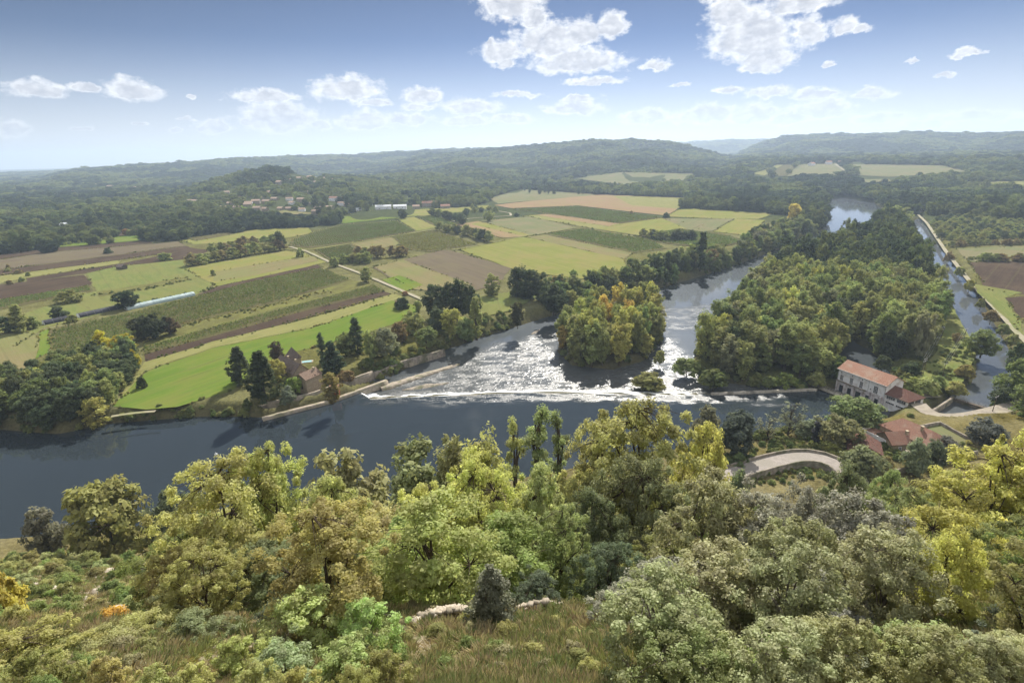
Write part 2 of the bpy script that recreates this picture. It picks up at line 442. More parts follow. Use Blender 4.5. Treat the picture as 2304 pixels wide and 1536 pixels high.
M['poly_dark'] = mat_noise('dark_tunnel_film', (.032, .032, .045), (.05, .05, .065), .4, .4, (.022, .022, .03), .15, spec=.4)
M['white'] = mat_noise('white_sheet', (.72, .74, .75), (.62, .64, .66), 1, .6)
M['pool_blue'] = mat_noise('pool_tiles', (.22, .42, .44), (.27, .46, .47), 1.5, .08, spec=.5)
M['shutter'] = mat_noise('painted_shutter', (.20, .17, .15), (.15, .13, .115), 2, .7)
M['red'] = mat_noise('red_awning', (.30, .03, .03), (.22, .025, .025), 1, .7)

def mat_tile(name, a, b, c):
    m = bpy.data.materials.new(name); nt, ns, ln = nodes(m)
    tc = N(nt, 'ShaderNodeTexCoord').outputs['Object']
    w = N(nt, 'ShaderNodeTexWave', bands_direction='X'); w.inputs['Scale'].default_value = 1.1; w.inputs['Distortion'].default_value = .4; ln.new(tc, w.inputs[0])
    f = noise(nt, tc, 1.7, 5, .7); f2 = noise(nt, tc, .28, 3)
    col = mixc(nt, ramp(nt, f, (.3, .7)), a, b); col = mixc(nt, ramp(nt, f2, (.45, .7)), col, c)
    col = mixc(nt, math_(nt, 'MULTIPLY', w.outputs[1], .22), col, (.08, .05, .04))
    bs = N(nt, 'ShaderNodeBsdfDiffuse'); ln.new(col, bs.inputs[0])
    bp = N(nt, 'ShaderNodeBump'); bp.inputs['Distance'].default_value = .08; ln.new(math_(nt, 'ADD', w.outputs[1], f), bp.inputs['Height']); ln.new(bp.outputs[0], bs.inputs['Normal'])
    out_(nt, bs.outputs[0]); return m
M['tile'] = mat_tile('clay_tiles', (.42, .245, .18), (.34, .195, .145), (.41, .30, .235))
M['tile_red'] = mat_tile('red_clay_tiles', (.34, .20, .15), (.27, .155, .12), (.33, .235, .185))
M['tile_pale'] = mat_tile('pale_clay_tiles', (.52, .40, .31), (.44, .31, .24), (.55, .46, .38))
M['tile_brown'] = mat_tile('brown_clay_tiles', (.27, .20, .155), (.20, .145, .115), (.30, .235, .19))
M['tile_dark'] = mat_tile('dark_clay_tiles', (.19, .105, .085), (.13, .075, .065), (.16, .11, .09))

# ------------------------------------------------------------------ ground sheet (fan grid, fine near, coarse far and behind)
def radii():
    r = [0.6]
    while r[-1] < 15: r.append(r[-1] + 1.0)
    while r[-1] < 720: r.append(r[-1] * 1.0072)
    while r[-1] < 16500: r.append(r[-1] * 1.017)
    return np.array(r)
R = radii()
A = np.concatenate([np.linspace(-PI, -1.05, 26)[:-1], np.linspace(-1.05, 1.05, 440), np.linspace(1.05, PI, 26)[1:-1]])
RR, AA = np.meshgrid(R, A, indexing='ij')
GX, GY = RR * np.sin(AA), RR * np.cos(AA)
GZ = ground(GX.ravel(), GY.ravel()).reshape(GX.shape)
nr, na = GX.shape
ground_exact = ground
LR = np.arange(nr)
def ground(x, y):
    """height of the ground sheet, read from its own grid"""
    x = np.asarray(x, float); y = np.asarray(y, float); r = np.hypot(x, y); a = np.arctan2(x, y)
    fi = np.clip(np.interp(r, R, LR), 0, nr - 1.001); fj = np.clip(np.interp(a, A, np.arange(na)), 0, na - 1.001)
    i = fi.astype(int); j = fj.astype(int); u = fi - i; v = fj - j
    return (GZ[i, j] * (1 - u) + GZ[i + 1, j] * u) * (1 - v) + (GZ[i, j + 1] * (1 - u) + GZ[i + 1, j + 1] * u) * v
# visibility of far points from the lookout, used only to leave out woods the photo cannot show
ELEV = (GZ - CAM_H) / RR
RUN = np.maximum.accumulate(ELEV, axis=0)

def visible(x, y, z):
    r = np.hypot(x, y); az = np.arctan2(x, y)
    i = np.clip(np.searchsorted(R, r * .985) - 1, 0, nr - 1); j = np.clip(np.searchsorted(A, az), 0, na - 1)
    return (z - CAM_H) / r > RUN[i, j] - 1e-5

def paint(x, y):
    """base colour of the soil and turf by what grows there"""
    n = len(x); c = np.empty((n, 4), np.float32); c[:, 3] = 1
    c[:, :3] = (.125, .125, .055)                                   # rough turf of the plain
    f = fbm(x / 60, y / 60, 21, 4)
    c[:, :3] += ((f - .5) * .06)[:, None]
    r = np.hypot(x, y)
    near = y < np.interp(x, pool_poly[[len(POOL_FAR + CREST) + i for i in range(2)], 0], [205, 205])
    far = sstep(820, 1000, r) * (~near)
    c[:, :3] = c[:, :3] * (1 - far[:, None]) + np.array([.055, .068, .03]) * far[:, None]
    dI = sdist(x, y, region_isl); k = sstep(4, -6, dI)[:, None]
    c[:, :3] = c[:, :3] * (1 - k) + np.array([.085, .095, .035]) * k
    ns = (near & (y > -60))
    s = fbm(x / 9, y / 9, 31, 4)
    sl = np.array([.135, .12, .055]) + ((s - .5) * .1)[:, None]
    c[ns, :3] = sl[ns]
    wet = np.full(n, 99.)
    m = (r < 1400) & (y > 60)
    for p in (pool_poly, riv_poly, tail_poly, can_poly): wet[m] = np.minimum(wet[m], sdist(x[m], y[m], p))
    k = sstep(5, 1, wet)[:, None] * .7
    c[:, :3] = c[:, :3] * (1 - k) + np.array([.075, .068, .042]) * k
    rocky = np.where(ns, sstep(.46, .62, fbm(x / 14, y / 14, 77, 3)), 0) * (y < 128)
    rocky = np.where((x < -8) & ns, np.maximum(rocky, .8 * (y < 122)), rocky * .5)
    return np.clip(c, .01, .6), rocky

gx, gy, gz = GX.ravel(), GY.ravel(), GZ.ravel()
alb, rocky = paint(gx, gy)
ii, jj = np.meshgrid(np.arange(nr - 1), np.arange(na), indexing='ij')
j2 = (jj + 1) % na
quads = np.stack([ii * na + jj, (ii + 1) * na + jj, (ii + 1) * na + j2, ii * na + j2], -1).reshape(-1, 4)[:, ::-1]
me = mesh_np('ground', np.stack([gx, gy, gz], 1), quads, M['ground'], {'albedo': alb, 'rocky': rocky}, smooth=True)
tag(link('ground', me), 'valley floor, wooded hills and scrubby slope below the lookout', 'ground', kind='structure')

# ------------------------------------------------------------------ water sheets
def sheet(name, poly, z, step, label, attrs, wave=0.0, ymax=None):
    poly = np.array(poly); x0, y0 = poly.min(0); x1, y1 = poly.max(0)
    xs = np.arange(x0, x1 + step, step); ys = np.arange(y0, y1 + step, step)
    X, Y = np.meshgrid(xs, ys, indexing='ij')
    keep = inpoly(X[:-1, :-1] + step / 2, Y[:-1, :-1] + step / 2, poly)
    idx = np.arange(X.size).reshape(X.shape)
    q = np.stack([idx[:-1, :-1], idx[1:, :-1], idx[1:, 1:], idx[:-1, 1:]], -1)[keep]
    used, inv = np.unique(q, return_inverse=True)
    x, y = X.ravel()[used], Y.ravel()[used]; at = attrs(x, y); zz = np.full(len(x), z)
    if wave:                     # broken, flat sided wavelets where the river runs over the shallows
        x = x + rng.normal(0, step * .12, len(x)); y = y + rng.normal(0, step * .12, len(x))
        streak = fbm(x / 9 + fbm(x / 20, y / 20, 3, 2) * 2, y / 3.2, 15, 4)
        a = np.clip(at['chop'] - .03, 0, 1) * (.8 + .35 * sstep(.34, .66, streak))
        zz = zz + wave * a * (rng.normal(0, 1, len(x)) + 2.2 * (fbm(x / 1.6, y / 1.1, 19, 2) - .5))
        at['chop'] = np.clip(at['chop'] * .8 * (.8 + .2 * sstep(.34, .66, streak)), 0, 1)
    me = mesh_np(name, np.stack([x, y, zz], 1), inv.reshape(-1, 4), M['pool'], at, smooth=not wave)
    return tag(link(name, me), label, 'water', kind='structure')

cw = crest_w
def pool_attr(x, y):
    d = sdist(x, y, cw, False)
    s = vnoise(x / 16, y / 5, 4)
    chop = sstep(15, 1, d + (s - .5) * 14) * .75
    foam = sstep(3.2, 0.2, d + (vnoise(x / 2.5, y / 2.5, 9) - .5) * 3) * .55
    return {'chop': chop + .005, 'foam': foam * 0, 'shallow': np.zeros(len(x))}
back = [(cw[0][0] - 3, cw[0][1] + 2), (-85, 247), (-130, 236), (-230, 226), (-520, 260), (-520, 30), (-150, 70), (0, 105), (110, 150), (215, 165), (215, 205), (176, 214), (166, 244)]
sheet('river_pool', list(cw[::-1]) + back, 0.0, 1.5, 'smooth dark river water held above the weir', pool_attr)
sheet('lock_water', [tuple(p) for p in P2([(560, 925), (600, 938), (750, 900), (880, 850), (850, 836), (720, 878)], -1)], -1.0, 1.5, 'dark still water in the old lock channel', lambda x, y: {'chop': np.full(len(x), .012), 'foam': np.zeros(len(x)), 'shallow': np.full(len(x), .6)})
rapid = P2([(900, 845), (1030, 800), (1120, 770), (1250, 745), (1330, 830), (1450, 815), (1500, 740), (1560, 800), (1620, 860), (1560, 890), (850, 890)], -2)
rapid2 = P2([(1490, 700), (1600, 690), (1600, 740), (1500, 740)], -2)
def riv_attr(x, y):
    d = sdist(x, y, rapid); d2 = sdist(x, y, rapid2)
    w = (vnoise(x / 14, y / 14, 8) - .5) * 18
    chop = np.maximum(sstep(10, -14, d + w), .45 * sstep(6, -3, d2 + w)) * 1.0
    s = sdist(x, y, cw, False)
    chop = np.maximum(chop, sstep(30, 8, s) * 1.0)
    foam = sstep(12, 4, s + (fbm(x / 4, y / 2.5, 6, 4) - .5) * 9) * .7 * sstep(125, 70, x)
    sh = sstep(20, 2, sdist(x, y, P2([(880, 850), (960, 812), (1040, 780)], -2), False))
    return {'chop': chop + .03, 'foam': foam, 'shallow': np.clip(chop * .8 + .35, 0, 1), 'sheen': .034 * sstep(238, 300, y) * (1 - .5 * np.clip(chop, 0, 1))}
dn = [(-100, 236.5), (-72, 241)] + [(a, b + 1.2) for a, b in cw[1:]] + [(160, 243), (215, 252), (300, 300), (420, 480), (900, 1100), (900, 1420), (560, 1420), (330, 760), (100, 520), (-60, 360), (-110, 260)]
YS = 338
def cut_poly(poly, ylo, yhi):
    p = [tuple(map(float, q)) for q in poly]
    for lim, sg in ((ylo, 1), (yhi, -1)):
        if lim is None: continue
        o = []
        for a, b in zip(p, p[1:] + p[:1]):
            ia, ib = (a[1] - lim) * sg >= 0, (b[1] - lim) * sg >= 0
            if ia: o.append(a)
            if ia != ib: t = (lim - a[1]) / (b[1] - a[1]); o.append((a[0] + t * (b[0] - a[0]), lim))
        p = o
    return p
sheet('river', cut_poly(dn, YS, None), -2.0, 2.0, 'calm reach of the river between the wooded banks', riv_attr)
sheet('river_rapids', cut_poly(dn, None, YS + .4), -1.995, .45, 'sunlit rippling water running past the wooded islet below the weir', riv_attr, wave=.055)
cpoly = [(a, b) for a, b in P2([(2035, 480), (2060, 560), (2090, 660), (2150, 760), (2170, 860), (2040, 930), (2060, 975), (2270, 925), (2330, 860), (2300, 760), (2220, 640), (2130, 540), (2085, 480)], 0)]
sheet('canal_water', cpoly, 0.0, 2.5, 'still canal water reflecting the sky beside the towpath', lambda x, y: {'chop': np.full(len(x), .012), 'foam': np.zeros(len(x)), 'shallow': np.full(len(x), .6), 'sheen': np.full(len(x), .085)})

# white water sliding down the weir face
def ribbon_pts(poly, step):
    out = []
    for (ax, ay), (bx, by) in zip(poly[:-1], poly[1:]):
        n = max(1, int(math.hypot(bx - ax, by - ay) / step))
        for i in range(n): out.append((ax + (bx - ax) * i / n, ay + (by - ay) * i / n))
    out.append(tuple(poly[-1])); return np.array(out)
wl = ribbon_pts([tuple(p) for p in cw[:7]], .8)
rows = 14; V = []
for i, (x, y) in enumerate(wl):
    ln_ = (6.0 + 3.6 * fbm(x / 3.0, 0, 3, 4)) * (.55 + .45 * min(1, max(0, (x + 72) / 40.))) * max(.12, min(1, (118 - x) / 45.))
    for k in range(rows):
        t = k / (rows - 1)
        z = .07 - 2.05 * t ** 1.3 + (fbm(x / 1.1, t * 9, 12, 4) - .5) * .3 * min(1, t * 4)
        V.append((x + t * 1.2 * math.sin(x * .3), y + .1 + ln_ * t, z))
V = np.array(V); n_ = len(wl)
a_, b_ = np.meshgrid(np.arange(n_ - 1), np.arange(rows - 1), indexing='ij')
q = np.stack([a_ * rows + b_, (a_ + 1) * rows + b_, (a_ + 1) * rows + b_ + 1, a_ * rows + b_ + 1], -1).reshape(-1, 4)
tag(link('white_water', mesh_np('white_water', V, q, M['foam'], smooth=True)), 'white foaming water spilling over the long weir', 'water', kind='structure')

# ------------------------------------------------------------------ fields on the plain
FIELD_POLYS = []
def wob_poly(w, amp=.7, step=9):
    pts = ribbon_pts([tuple(p) for p in w] + [tuple(w[0])], step)[:-1]
    d = np.stack([fbm(pts[:, 0] / 15, pts[:, 1] / 15, 41, 3) - .5, fbm(pts[:, 0] / 15, pts[:, 1] / 15, 43, 3) - .5], 1)
    r = np.hypot(pts[:, 0], pts[:, 1])
    return pts + d * (amp * 4 * np.clip(r / 400, .5, 2))[:, None]
def main_dir(w):
    w = np.array(w); best = max(range(len(w)), key=lambda i: np.hypot(*(w[(i + 1) % len(w)] - w[i])))
    d = w[(best + 1) % len(w)] - w[best]; return d / np.hypot(*d)
fz = [0]
def field(px, mat, label, name='field', cat='field', z0=5.0, drape=False):
    fz[0] += 1
    if drape:
        pts = [hit(a, b, 300, 8000) for a, b in px]; w = np.array([p[:2] for p in pts]); zz = [p[2] + 1.2 for p in pts]
        wp = w
    else:
        w = P2(px, z0); wp = wob_poly(w); zz = [z0 + .05 + .02 * fz[0] * .5] * len(wp)
    FIELD_POLYS.append(w)
    d = main_dir(w); e = np.array([-d[1], d[0]]); c = w.mean(0)
    me = bpy.data.meshes.new(name)
    me.from_pydata([(float(a - c[0]), float(b - c[1]), float(z)) for (a, b), z in zip(wp, zz)], [], [list(range(len(wp)))])
    at = me.attributes.new('uvm', 'FLOAT_VECTOR', 'POINT')
    rel = wp - c
    at.data.foreach_set('vector', np.stack([rel @ d, rel @ e, np.full(len(wp), float(fz[0]) * 7)], 1).astype(np.float32).ravel())
    me.materials.append(mat)
    if me.polygons[0].normal.z < 0: me.flip_normals()
    o = link(name, me, None, (c[0], c[1], 0))
    return tag(o, label, cat, kind='structure')

F = {
 'grass': mat_field('bright_grass', (0.089, 0.142, 0.025), (0.127, 0.165, 0.034), big=(0.137, 0.145, 0.039), bigf=.5),
 'meadow': mat_field('pale_meadow', (0.114, 0.141, 0.044), (0.162, 0.173, 0.058), big=(0.132, 0.126, 0.051), bigf=.4, along=.15),
 'lime': mat_field('lime_crop', (0.152, 0.166, 0.046), (0.189, 0.190, 0.061), big=(0.201, 0.166, 0.073), bigf=.5),
 'dry': mat_field('dry_grass', (0.194, 0.189, 0.075), (0.147, 0.156, 0.051), big=(0.224, 0.208, 0.093), bigf=.5, along=.12),
 'tan': mat_field('stubble', (0.180, 0.153, 0.078), (0.144, 0.136, 0.063), big=(0.159, 0.176, 0.063), bigf=.5),
 'rose': mat_field('rosy_stubble', (0.236, 0.160, 0.102), (0.203, 0.153, 0.083), big=(0.222, 0.192, 0.089), bigf=.4),
 'brown': mat_field('ploughed_soil', (0.052, 0.037, 0.029), (0.073, 0.053, 0.038), big=(0.091, 0.068, 0.046), bigf=.3, bump=.25),
 'greybrown': mat_field('fallow_soil', (0.127, 0.104, 0.072), (0.097, 0.080, 0.058), big=(0.147, 0.127, 0.072), bigf=.5),
 'weed': mat_field('weedy_strip', (0.138, 0.140, 0.046), (0.075, 0.069, 0.037), big=(0.169, 0.174, 0.049), bigf=.6, along=.25, bump=.3),
 'soilv': mat_field('vineyard_soil', (0.082, 0.074, 0.036), (0.110, 0.098, 0.048), big=(0.089, 0.098, 0.032), bigf=.5),
 'olive': mat_field('olive_crop', (0.127, 0.141, 0.067), (0.160, 0.154, 0.080), big=(0.180, 0.147, 0.093), bigf=.5),
}
field([(-260, 720), (0, 738), (60, 702), (210, 656), (440, 622), (482, 640), (440, 662), (270, 696), (100, 738), (0, 800), (-260, 900)], F['meadow'], 'long pale meadow above the dark tunnel greenhouse')
field([(-260, 800), (0, 748), (60, 742), (90, 760), (80, 800), (60, 850), (-100, 920), (-260, 960)], F['tan'], 'tan dry field beside the dark wood on the near left bank')
field([(92, 745), (120, 738), (118, 790), (80, 806)], F['grass'], 'small green patch between the tan field and the wood')
field([(112, 740), (300, 702), (440, 666), (600, 626), (722, 603), (792, 630), (620, 681), (420, 727), (320, 770), (180, 800), (110, 790)], F['soilv'], 'soil of the long vineyard strip beside the greenhouses')
field([(320, 772), (420, 728), (620, 682), (792, 631), (840, 640), (650, 690), (480, 736), (330, 782)], F['weed'], 'weedy yellow strip between two vineyards')
field([(322, 784), (480, 737), (650, 691), (842, 641), (866, 656), (680, 700), (480, 755), (325, 797)], F['soilv'], 'soil of the narrow vineyard strip above the ploughed land')
field([(322, 798), (480, 756), (680, 701), (862, 656), (884, 661), (700, 714), (480, 768), (326, 815)], F['brown'], 'narrow dark ploughed strip between vineyard and meadow')
field([(322, 816), (480, 769), (700, 715), (886, 660), (908, 668), (700, 738), (480, 782), (318, 838), (300, 880), (262, 905), (300, 850)], F['dry'], 'yellow dry verge above the bright riverside meadow')
field([(252, 915), (300, 868), (324, 838), (480, 783), (700, 739), (882, 676), (944, 688), (935, 712), (830, 747), (720, 778), (622, 802), (560, 850), (520, 880), (400, 915), (330, 922)], F['grass'], 'bright green mown meadow beside the river')
field([(440, 664), (490, 645), (712, 592), (724, 602), (600, 626), (470, 660)], F['brown'], 'thin ploughed strip along the upper vineyard edge')
field([(412, 604), (560, 580), (642, 564), (692, 572), (738, 590), (490, 644), (452, 626)], F['lime'], 'lime green cropped field beside the orchard trees')
field([(480, 612), (560, 598), (700, 576), (722, 586), (560, 622), (480, 634)], F['tan'], 'tan mown band inside the lime green field')
field([(195, 616), (262, 600), (410, 585), (424, 606), (452, 626), (380, 636), (216, 656)], F['meadow'], 'pale green meadow below the small wooden shed')
field([(216, 657), (300, 644), (420, 622), (426, 630), (300, 656), (220, 668)], F['weed'], 'weedy strip along the lower edge of the pale meadow')
field([(-260, 605), (0, 573), (120, 558), (330, 541), (346, 548), (120, 566), (0, 584), (-260, 620)], F['brown'], 'uppermost dark ploughed strip on the plain')
field([(-260, 622), (0, 585), (120, 567), (346, 549), (402, 543), (418, 553), (250, 575), (0, 607), (-260, 650)], F['greybrown'], 'grey brown fallow strip below the uppermost ploughed strip')
field([(-260, 652), (0, 608), (250, 576), (418, 554), (444, 560), (262, 586), (0, 620), (-260, 668)], F['brown'], 'second dark ploughed strip on the plain')
field([(-260, 670), (0, 621), (262, 587), (272, 593), (56, 626), (0, 638), (-260, 690)], F['dry'], 'thin yellow verge between ploughed strips')
field([(56, 627), (272, 594), (432, 560), (480, 562), (410, 584), (262, 599), (190, 616), (60, 634)], F['brown'], 'ploughed strip running behind the small shed')
field([(-260, 690), (0, 641), (190, 619), (206, 641), (0, 674), (-260, 730)], F['brown'], 'broad dark ploughed field at the left end of the plain')
field([(-260, 732), (0, 675), (200, 642), (208, 654), (0, 697), (-260, 760)], F['soilv'], 'soil of a low vineyard below the broad ploughed field')
field([(108, 556), (200, 544), (290, 528), (330, 534), (330, 540), (120, 557)], F['grass'], 'green orchard grass behind the ploughed strips')
field([(200, 538), (280, 516), (288, 528), (204, 540)], F['brown'], 'small ploughed plot beside the dark wood')
field([(400, 540), (540, 524), (560, 518), (640, 514), (694, 512), (704, 526), (640, 536), (530, 545), (440, 550)], F['lime'], 'lime green field in front of the village wood')
field([(420, 536), (520, 522), (530, 527), (440, 543)], F['soilv'], 'small dark vineyard patch in the lime green field')
field([(700, 524), (770, 505), (892, 497), (936, 520), (800, 545), (694, 558), (652, 553), (656, 540)], F['soilv'], 'soil of the square vineyard below the village meadow')
field([(764, 486), (892, 473), (900, 490), (770, 503)], F['grass'], 'bright green meadow at the village edge')
field([(894, 474), (1040, 466), (1100, 462), (1100, 470), (960, 486), (900, 488)], F['lime'], 'narrow lime green strip right of the village meadow')
field([(893, 493), (932, 488), (984, 512), (940, 520)], F['lime'], 'lozenge shaped lime green field between two vineyards')
field([(936, 488), (980, 484), (1030, 505), (986, 510)], F['soilv'], 'small vineyard left of the hedge')
field([(708, 562), (782, 551), (822, 572), (820, 590), (752, 594)], F['soilv'], 'soil of the small vineyard beside the track crossing')
field([(784, 548), (880, 534), (905, 550), (826, 566)], F['tan'], 'tan fallow field below the straight track')
field([(884, 530), (980, 519), (1076, 550), (962, 568), (906, 560)], F['soilv'], 'soil of the vineyard left of the big green field')
field([(838, 602), (1004, 561), (1148, 603), (1124, 640), (1050, 660), (930, 652)], F['greybrown'], 'patchy fallow field striped tan and brown')
field([(842, 600), (905, 585), (1060, 640), (1000, 655), (930, 652)], F['tan'], 'tan band across the patchy fallow field')
field([(862, 630), (900, 620), (952, 642), (905, 660)], F['grass'], 'small bright green plot beside the lane')
field([(1034, 563), (1178, 533), (1402, 583), (1410, 610), (1310, 628), (1165, 610)], F['lime'], 'big smooth lime green field in the middle of the plain')
field([(1180, 533), (1230, 529), (1424, 570), (1404, 584)], F['tan'], 'narrow tan strip behind the big lime green field')
field([(1232, 528), (1310, 514), (1464, 540), (1500, 560), (1424, 570)], F['soilv'], 'soil of the vineyard beside the big lime green field')
field([(1020, 507), (1078, 498), (1192, 531), (1130, 536)], F['rose'], 'rosy stubble strip behind the hedge')
field([(1060, 505), (1082, 499), (1200, 528), (1180, 532)], F['lime'], 'thin yellow green strip beside the rosy stubble')
field([(1082, 498), (1192, 487), (1298, 513), (1200, 531)], F['olive'], 'grey green fallow field in the middle of the plain')
field([(1150, 470), (1300, 464), (1488, 490), (1382, 505), (1230, 481)], F['soilv'], 'soil of the far vineyard below the tan stubble')
field([(1176, 486), (1232, 482), (1402, 505), (1340, 516)], F['rose'], 'rosy stubble strip along the far vineyard')
field([(1176, 486), (1204, 484), (1370, 510), (1340, 516)], F['dry'], 'yellow strip along the far vineyard edge')
field([(1110, 462), (1200, 452), (1350, 438), (1540, 445), (1575, 453), (1524, 470), (1500, 486), (1300, 463), (1150, 469)], F['rose'], 'broad rosy stubble field at the far end of the plain')
field([(1380, 441), (1540, 446), (1575, 455), (1524, 470), (1420, 462)], F['dry'], 'yellowish far corner of the stubble field')
field([(1342, 516), (1384, 506), (1490, 491), (1520, 500), (1590, 500), (1560, 526), (1442, 531)], F['lime'], 'lime green field right of the far vineyard')
field([(1524, 473), (1560, 470), (1742, 481), (1706, 494), (1600, 492), (1500, 488)], F['lime'], 'lime green field beside the square wood')
field([(1490, 492), (1600, 493), (1652, 492), (1604, 521), (1560, 522), (1520, 505)], F['olive'], 'grey tan fallow field near the river wood')
field([(1606, 522), (1654, 493), (1722, 496), (1684, 531)], F['lime'], 'small lime green field against the river wood')
field([(1440, 530), (1530, 514), (1640, 530), (1680, 545), (1600, 560), (1470, 545)], F['soilv'], 'soil of the dark vineyard near the river wood')
field([(1100, 446), (1170, 426), (1330, 436), (1340, 439), (1120, 459)], F['olive'], 'far grey green vineyard at the foot of the woods')
field([(1080, 668), (1170, 655), (1210, 668), (1150, 700), (1085, 715)], F['meadow'], 'small pale meadow behind the riverside trees')
# right bank
field([(2180, 592), (2304, 588), (2500, 590), (2500, 670), (2304, 664), (2225, 655), (2205, 630)], F['brown'], 'dark ploughed field right of the towpath', z0=4.6)
field([(2262, 672), (2304, 668), (2500, 676), (2500, 760), (2304, 730), (2282, 700)], F['brown'], 'second dark ploughed field right of the towpath', z0=4.6)
field([(2150, 560), (2304, 555), (2500, 552), (2500, 588), (2304, 585), (2180, 590)], F['olive'], 'orchard grass with dark bands right of the canal', z0=4.6)
field([(2190, 640), (2300, 660), (2260, 672), (2290, 720), (2304, 760), (2200, 660)], F['meadow'], 'grassy verge beside the canal towpath', z0=4.6)
field([(2086, 963), (2112, 955), (2196, 1000), (2150, 1012), (2110, 1000)], F['olive'], 'mown walled lawn beside the red roofed house', 'lawn', 'lawn', 6.6)
field([(2075, 640), (2140, 690), (2176, 750), (2195, 800), (2165, 860), (2120, 880), (2060, 850), (2100, 800), (2125, 740)], F['meadow'], 'rough grass strip beside the canal with power poles', z0=2.6)
# terrace beyond the river bend
field([(1690, 391), (1735, 378), (1748, 372), (1762, 372), (1720, 396)], F['dry'], 'dry field on the far terrace', drape=True)
field([(1722, 396), (1764, 372), (1796, 371), (1768, 397)], F['soilv'], 'dark vineyard band on the far terrace', drape=True)
field([(1770, 397), (1798, 371), (1884, 369), (1918, 394)], F['olive'], 'broad pale vineyard on the far terrace', drape=True)
field([(1900, 370), (2120, 373), (2190, 389), (2000, 399), (1930, 395)], F['olive'], 'long pale vineyard right of the white terrace road', drape=True)
field([(1925, 405), (2000, 404), (2010, 414), (1940, 413)], F['olive'], 'small pale field below the terrace', drape=True)
field([(2120, 412), (2304, 408), (2400, 410), (2400, 418), (2160, 419)], F['dry'], 'thin yellow field far right beyond the river woods', drape=True)
field([(1290, 402), (1400, 388), (1560, 391), (1570, 404), (1400, 416)], F['olive'], 'far grey green orchard below the blue hills', drape=True)
for pxs, m_, lb in (([(640, 402), (700, 396), (740, 404), (690, 412)], 'tan', 'tan clearing on the village hill'), ([(655, 437), (675, 427), (678, 441), (662, 448)], 'grass', 'small green clearing below the village hill'),
                    ([(835, 437), (880, 434), (885, 443), (845, 446)], 'dry', 'dry clearing in the woods right of the village'), ([(500, 468), (640, 474), (720, 482), (600, 486), (500, 478)], 'tan', 'pale dusty yards of the village'),
                    ([(540, 462), (575, 460), (570, 470), (545, 470)], 'grass', 'green lawn in the village')):
    field(pxs, F[m_], lb, drape=True)

for pxs, m_, lb in (([(60, 444), (190, 436), (205, 441), (75, 450)], 'tan', 'tan clearing in the far left woods'), ([(215, 452), (330, 446), (335, 451), (225, 458)], 'meadow', 'pale meadow in the far left woods'), ([(150, 470), (230, 466), (240, 471), (160, 476)], 'dry', 'dry patch among the left woods'),
                    ([(330, 470), (420, 464), (425, 469), (340, 476)], 'greybrown', 'fallow patch among the left woods'), ([(20, 482), (90, 478), (95, 484), (25, 489)], 'greybrown', 'brown clearing at the left edge of the woods'), ([(360, 428), (440, 424), (445, 428), (365, 433)], 'meadow', 'far clearing below the blue ridge'), ([(230, 424), (300, 420), (305, 424), (235, 428)], 'tan', 'far tan clearing in the hazy valley'),
                    ([(1010, 452), (1070, 446), (1075, 450), (1015, 457)], 'grass', 'green clearing right of the country house'), ([(1330, 425), (1420, 420), (1425, 424), (1335, 429)], 'meadow', 'narrow meadow behind the poplar row'), ([(2010, 440), (2080, 437), (2085, 442), (2015, 446)], 'meadow', 'small clearing in the woods beyond the canal'), ([(2180, 430), (2304, 426), (2304, 431), (2185, 436)], 'dry', 'thin dry field in the woods at the right edge')):
    field(pxs, F[m_], lb, drape=True)

# vine rows: leafy rows clipped to the vineyard outline
def vineyard(px, label, spacing=2.4, per_m=5.0, size=.42, z0=5.0, color=(.07, .095, .03, 1), edge=None, gaps=.06):
    w = P2(px, z0); d = main_dir(w) if edge is None else edge
    e = np.array([-d[1], d[0]]); c = w.mean(0); rel = w - c
    lo, hi = (rel @ e).min(), (rel @ e).max(); l0, l1 = (rel @ d).min(), (rel @ d).max()
    pos = []
    for s in np.arange(lo + spacing * .5, hi, spacing):
        n = int((l1 - l0) * per_m)
        t = rng.uniform(l0, l1, n)
        pos.append(np.stack([c[0] + d[0] * t + e[0] * s, c[1] + d[1] * t + e[1] * s], 1))
    pos = np.concatenate(pos); pos = pos[inpoly(pos[:, 0], pos[:, 1], w)]
    keep = fbm(pos[:, 0] / 3., pos[:, 1] / 3., 51, 2) > .22 + gaps
    pos = pos[keep]; n = len(pos)
    hgt = .35 + rng.random(n) ** .7 * 1.15
    ctr = np.stack([pos[:, 0] + rng.normal(0, .22, n), pos[:, 1] + rng.normal(0, .22, n), z0 + .1 + hgt], 1)
    v, q, t = leaf_quads(ctr, rng.normal(0, 1, (n, 3)) + np.array([0, 0, .6]), size * rng.uniform(.7, 1.3, n), fbm(pos[:, 0] / 18, pos[:, 1] / 18, 61, 3) * .7 + rng.random(n) * .3)
    ctr0 = np.array([c[0], c[1], 0])
    o = link('vine_rows', mesh_np('vine_rows', v - ctr0, q, M['vine'], {'tint': t}), None, ctr0); o.color = color
    return tag(o, label, 'vineyard', kind='stuff')

def leaf_quads(ctr, nrm, size, tint, aspect=.62):
    """diamond leaves: centres, normals, half lengths"""
    n = len(ctr)
    nrm = nrm / (np.linalg.norm(nrm, axis=1)[:, None] + 1e-9)
    a = np.cross(nrm, rng.normal(0, 1, (n, 3))); a /= np.linalg.norm(a, axis=1)[:, None] + 1e-9
    b = np.cross(nrm, a); s = np.asarray(size)[:, None]
    v = np.stack([ctr + a * s, ctr + b * s * aspect + nrm * s * .12, ctr - a * s, ctr - b * s * aspect + nrm * s * .12], 1).reshape(-1, 3)
    return v, np.arange(n * 4).reshape(-1, 4), np.repeat(tint, 4)

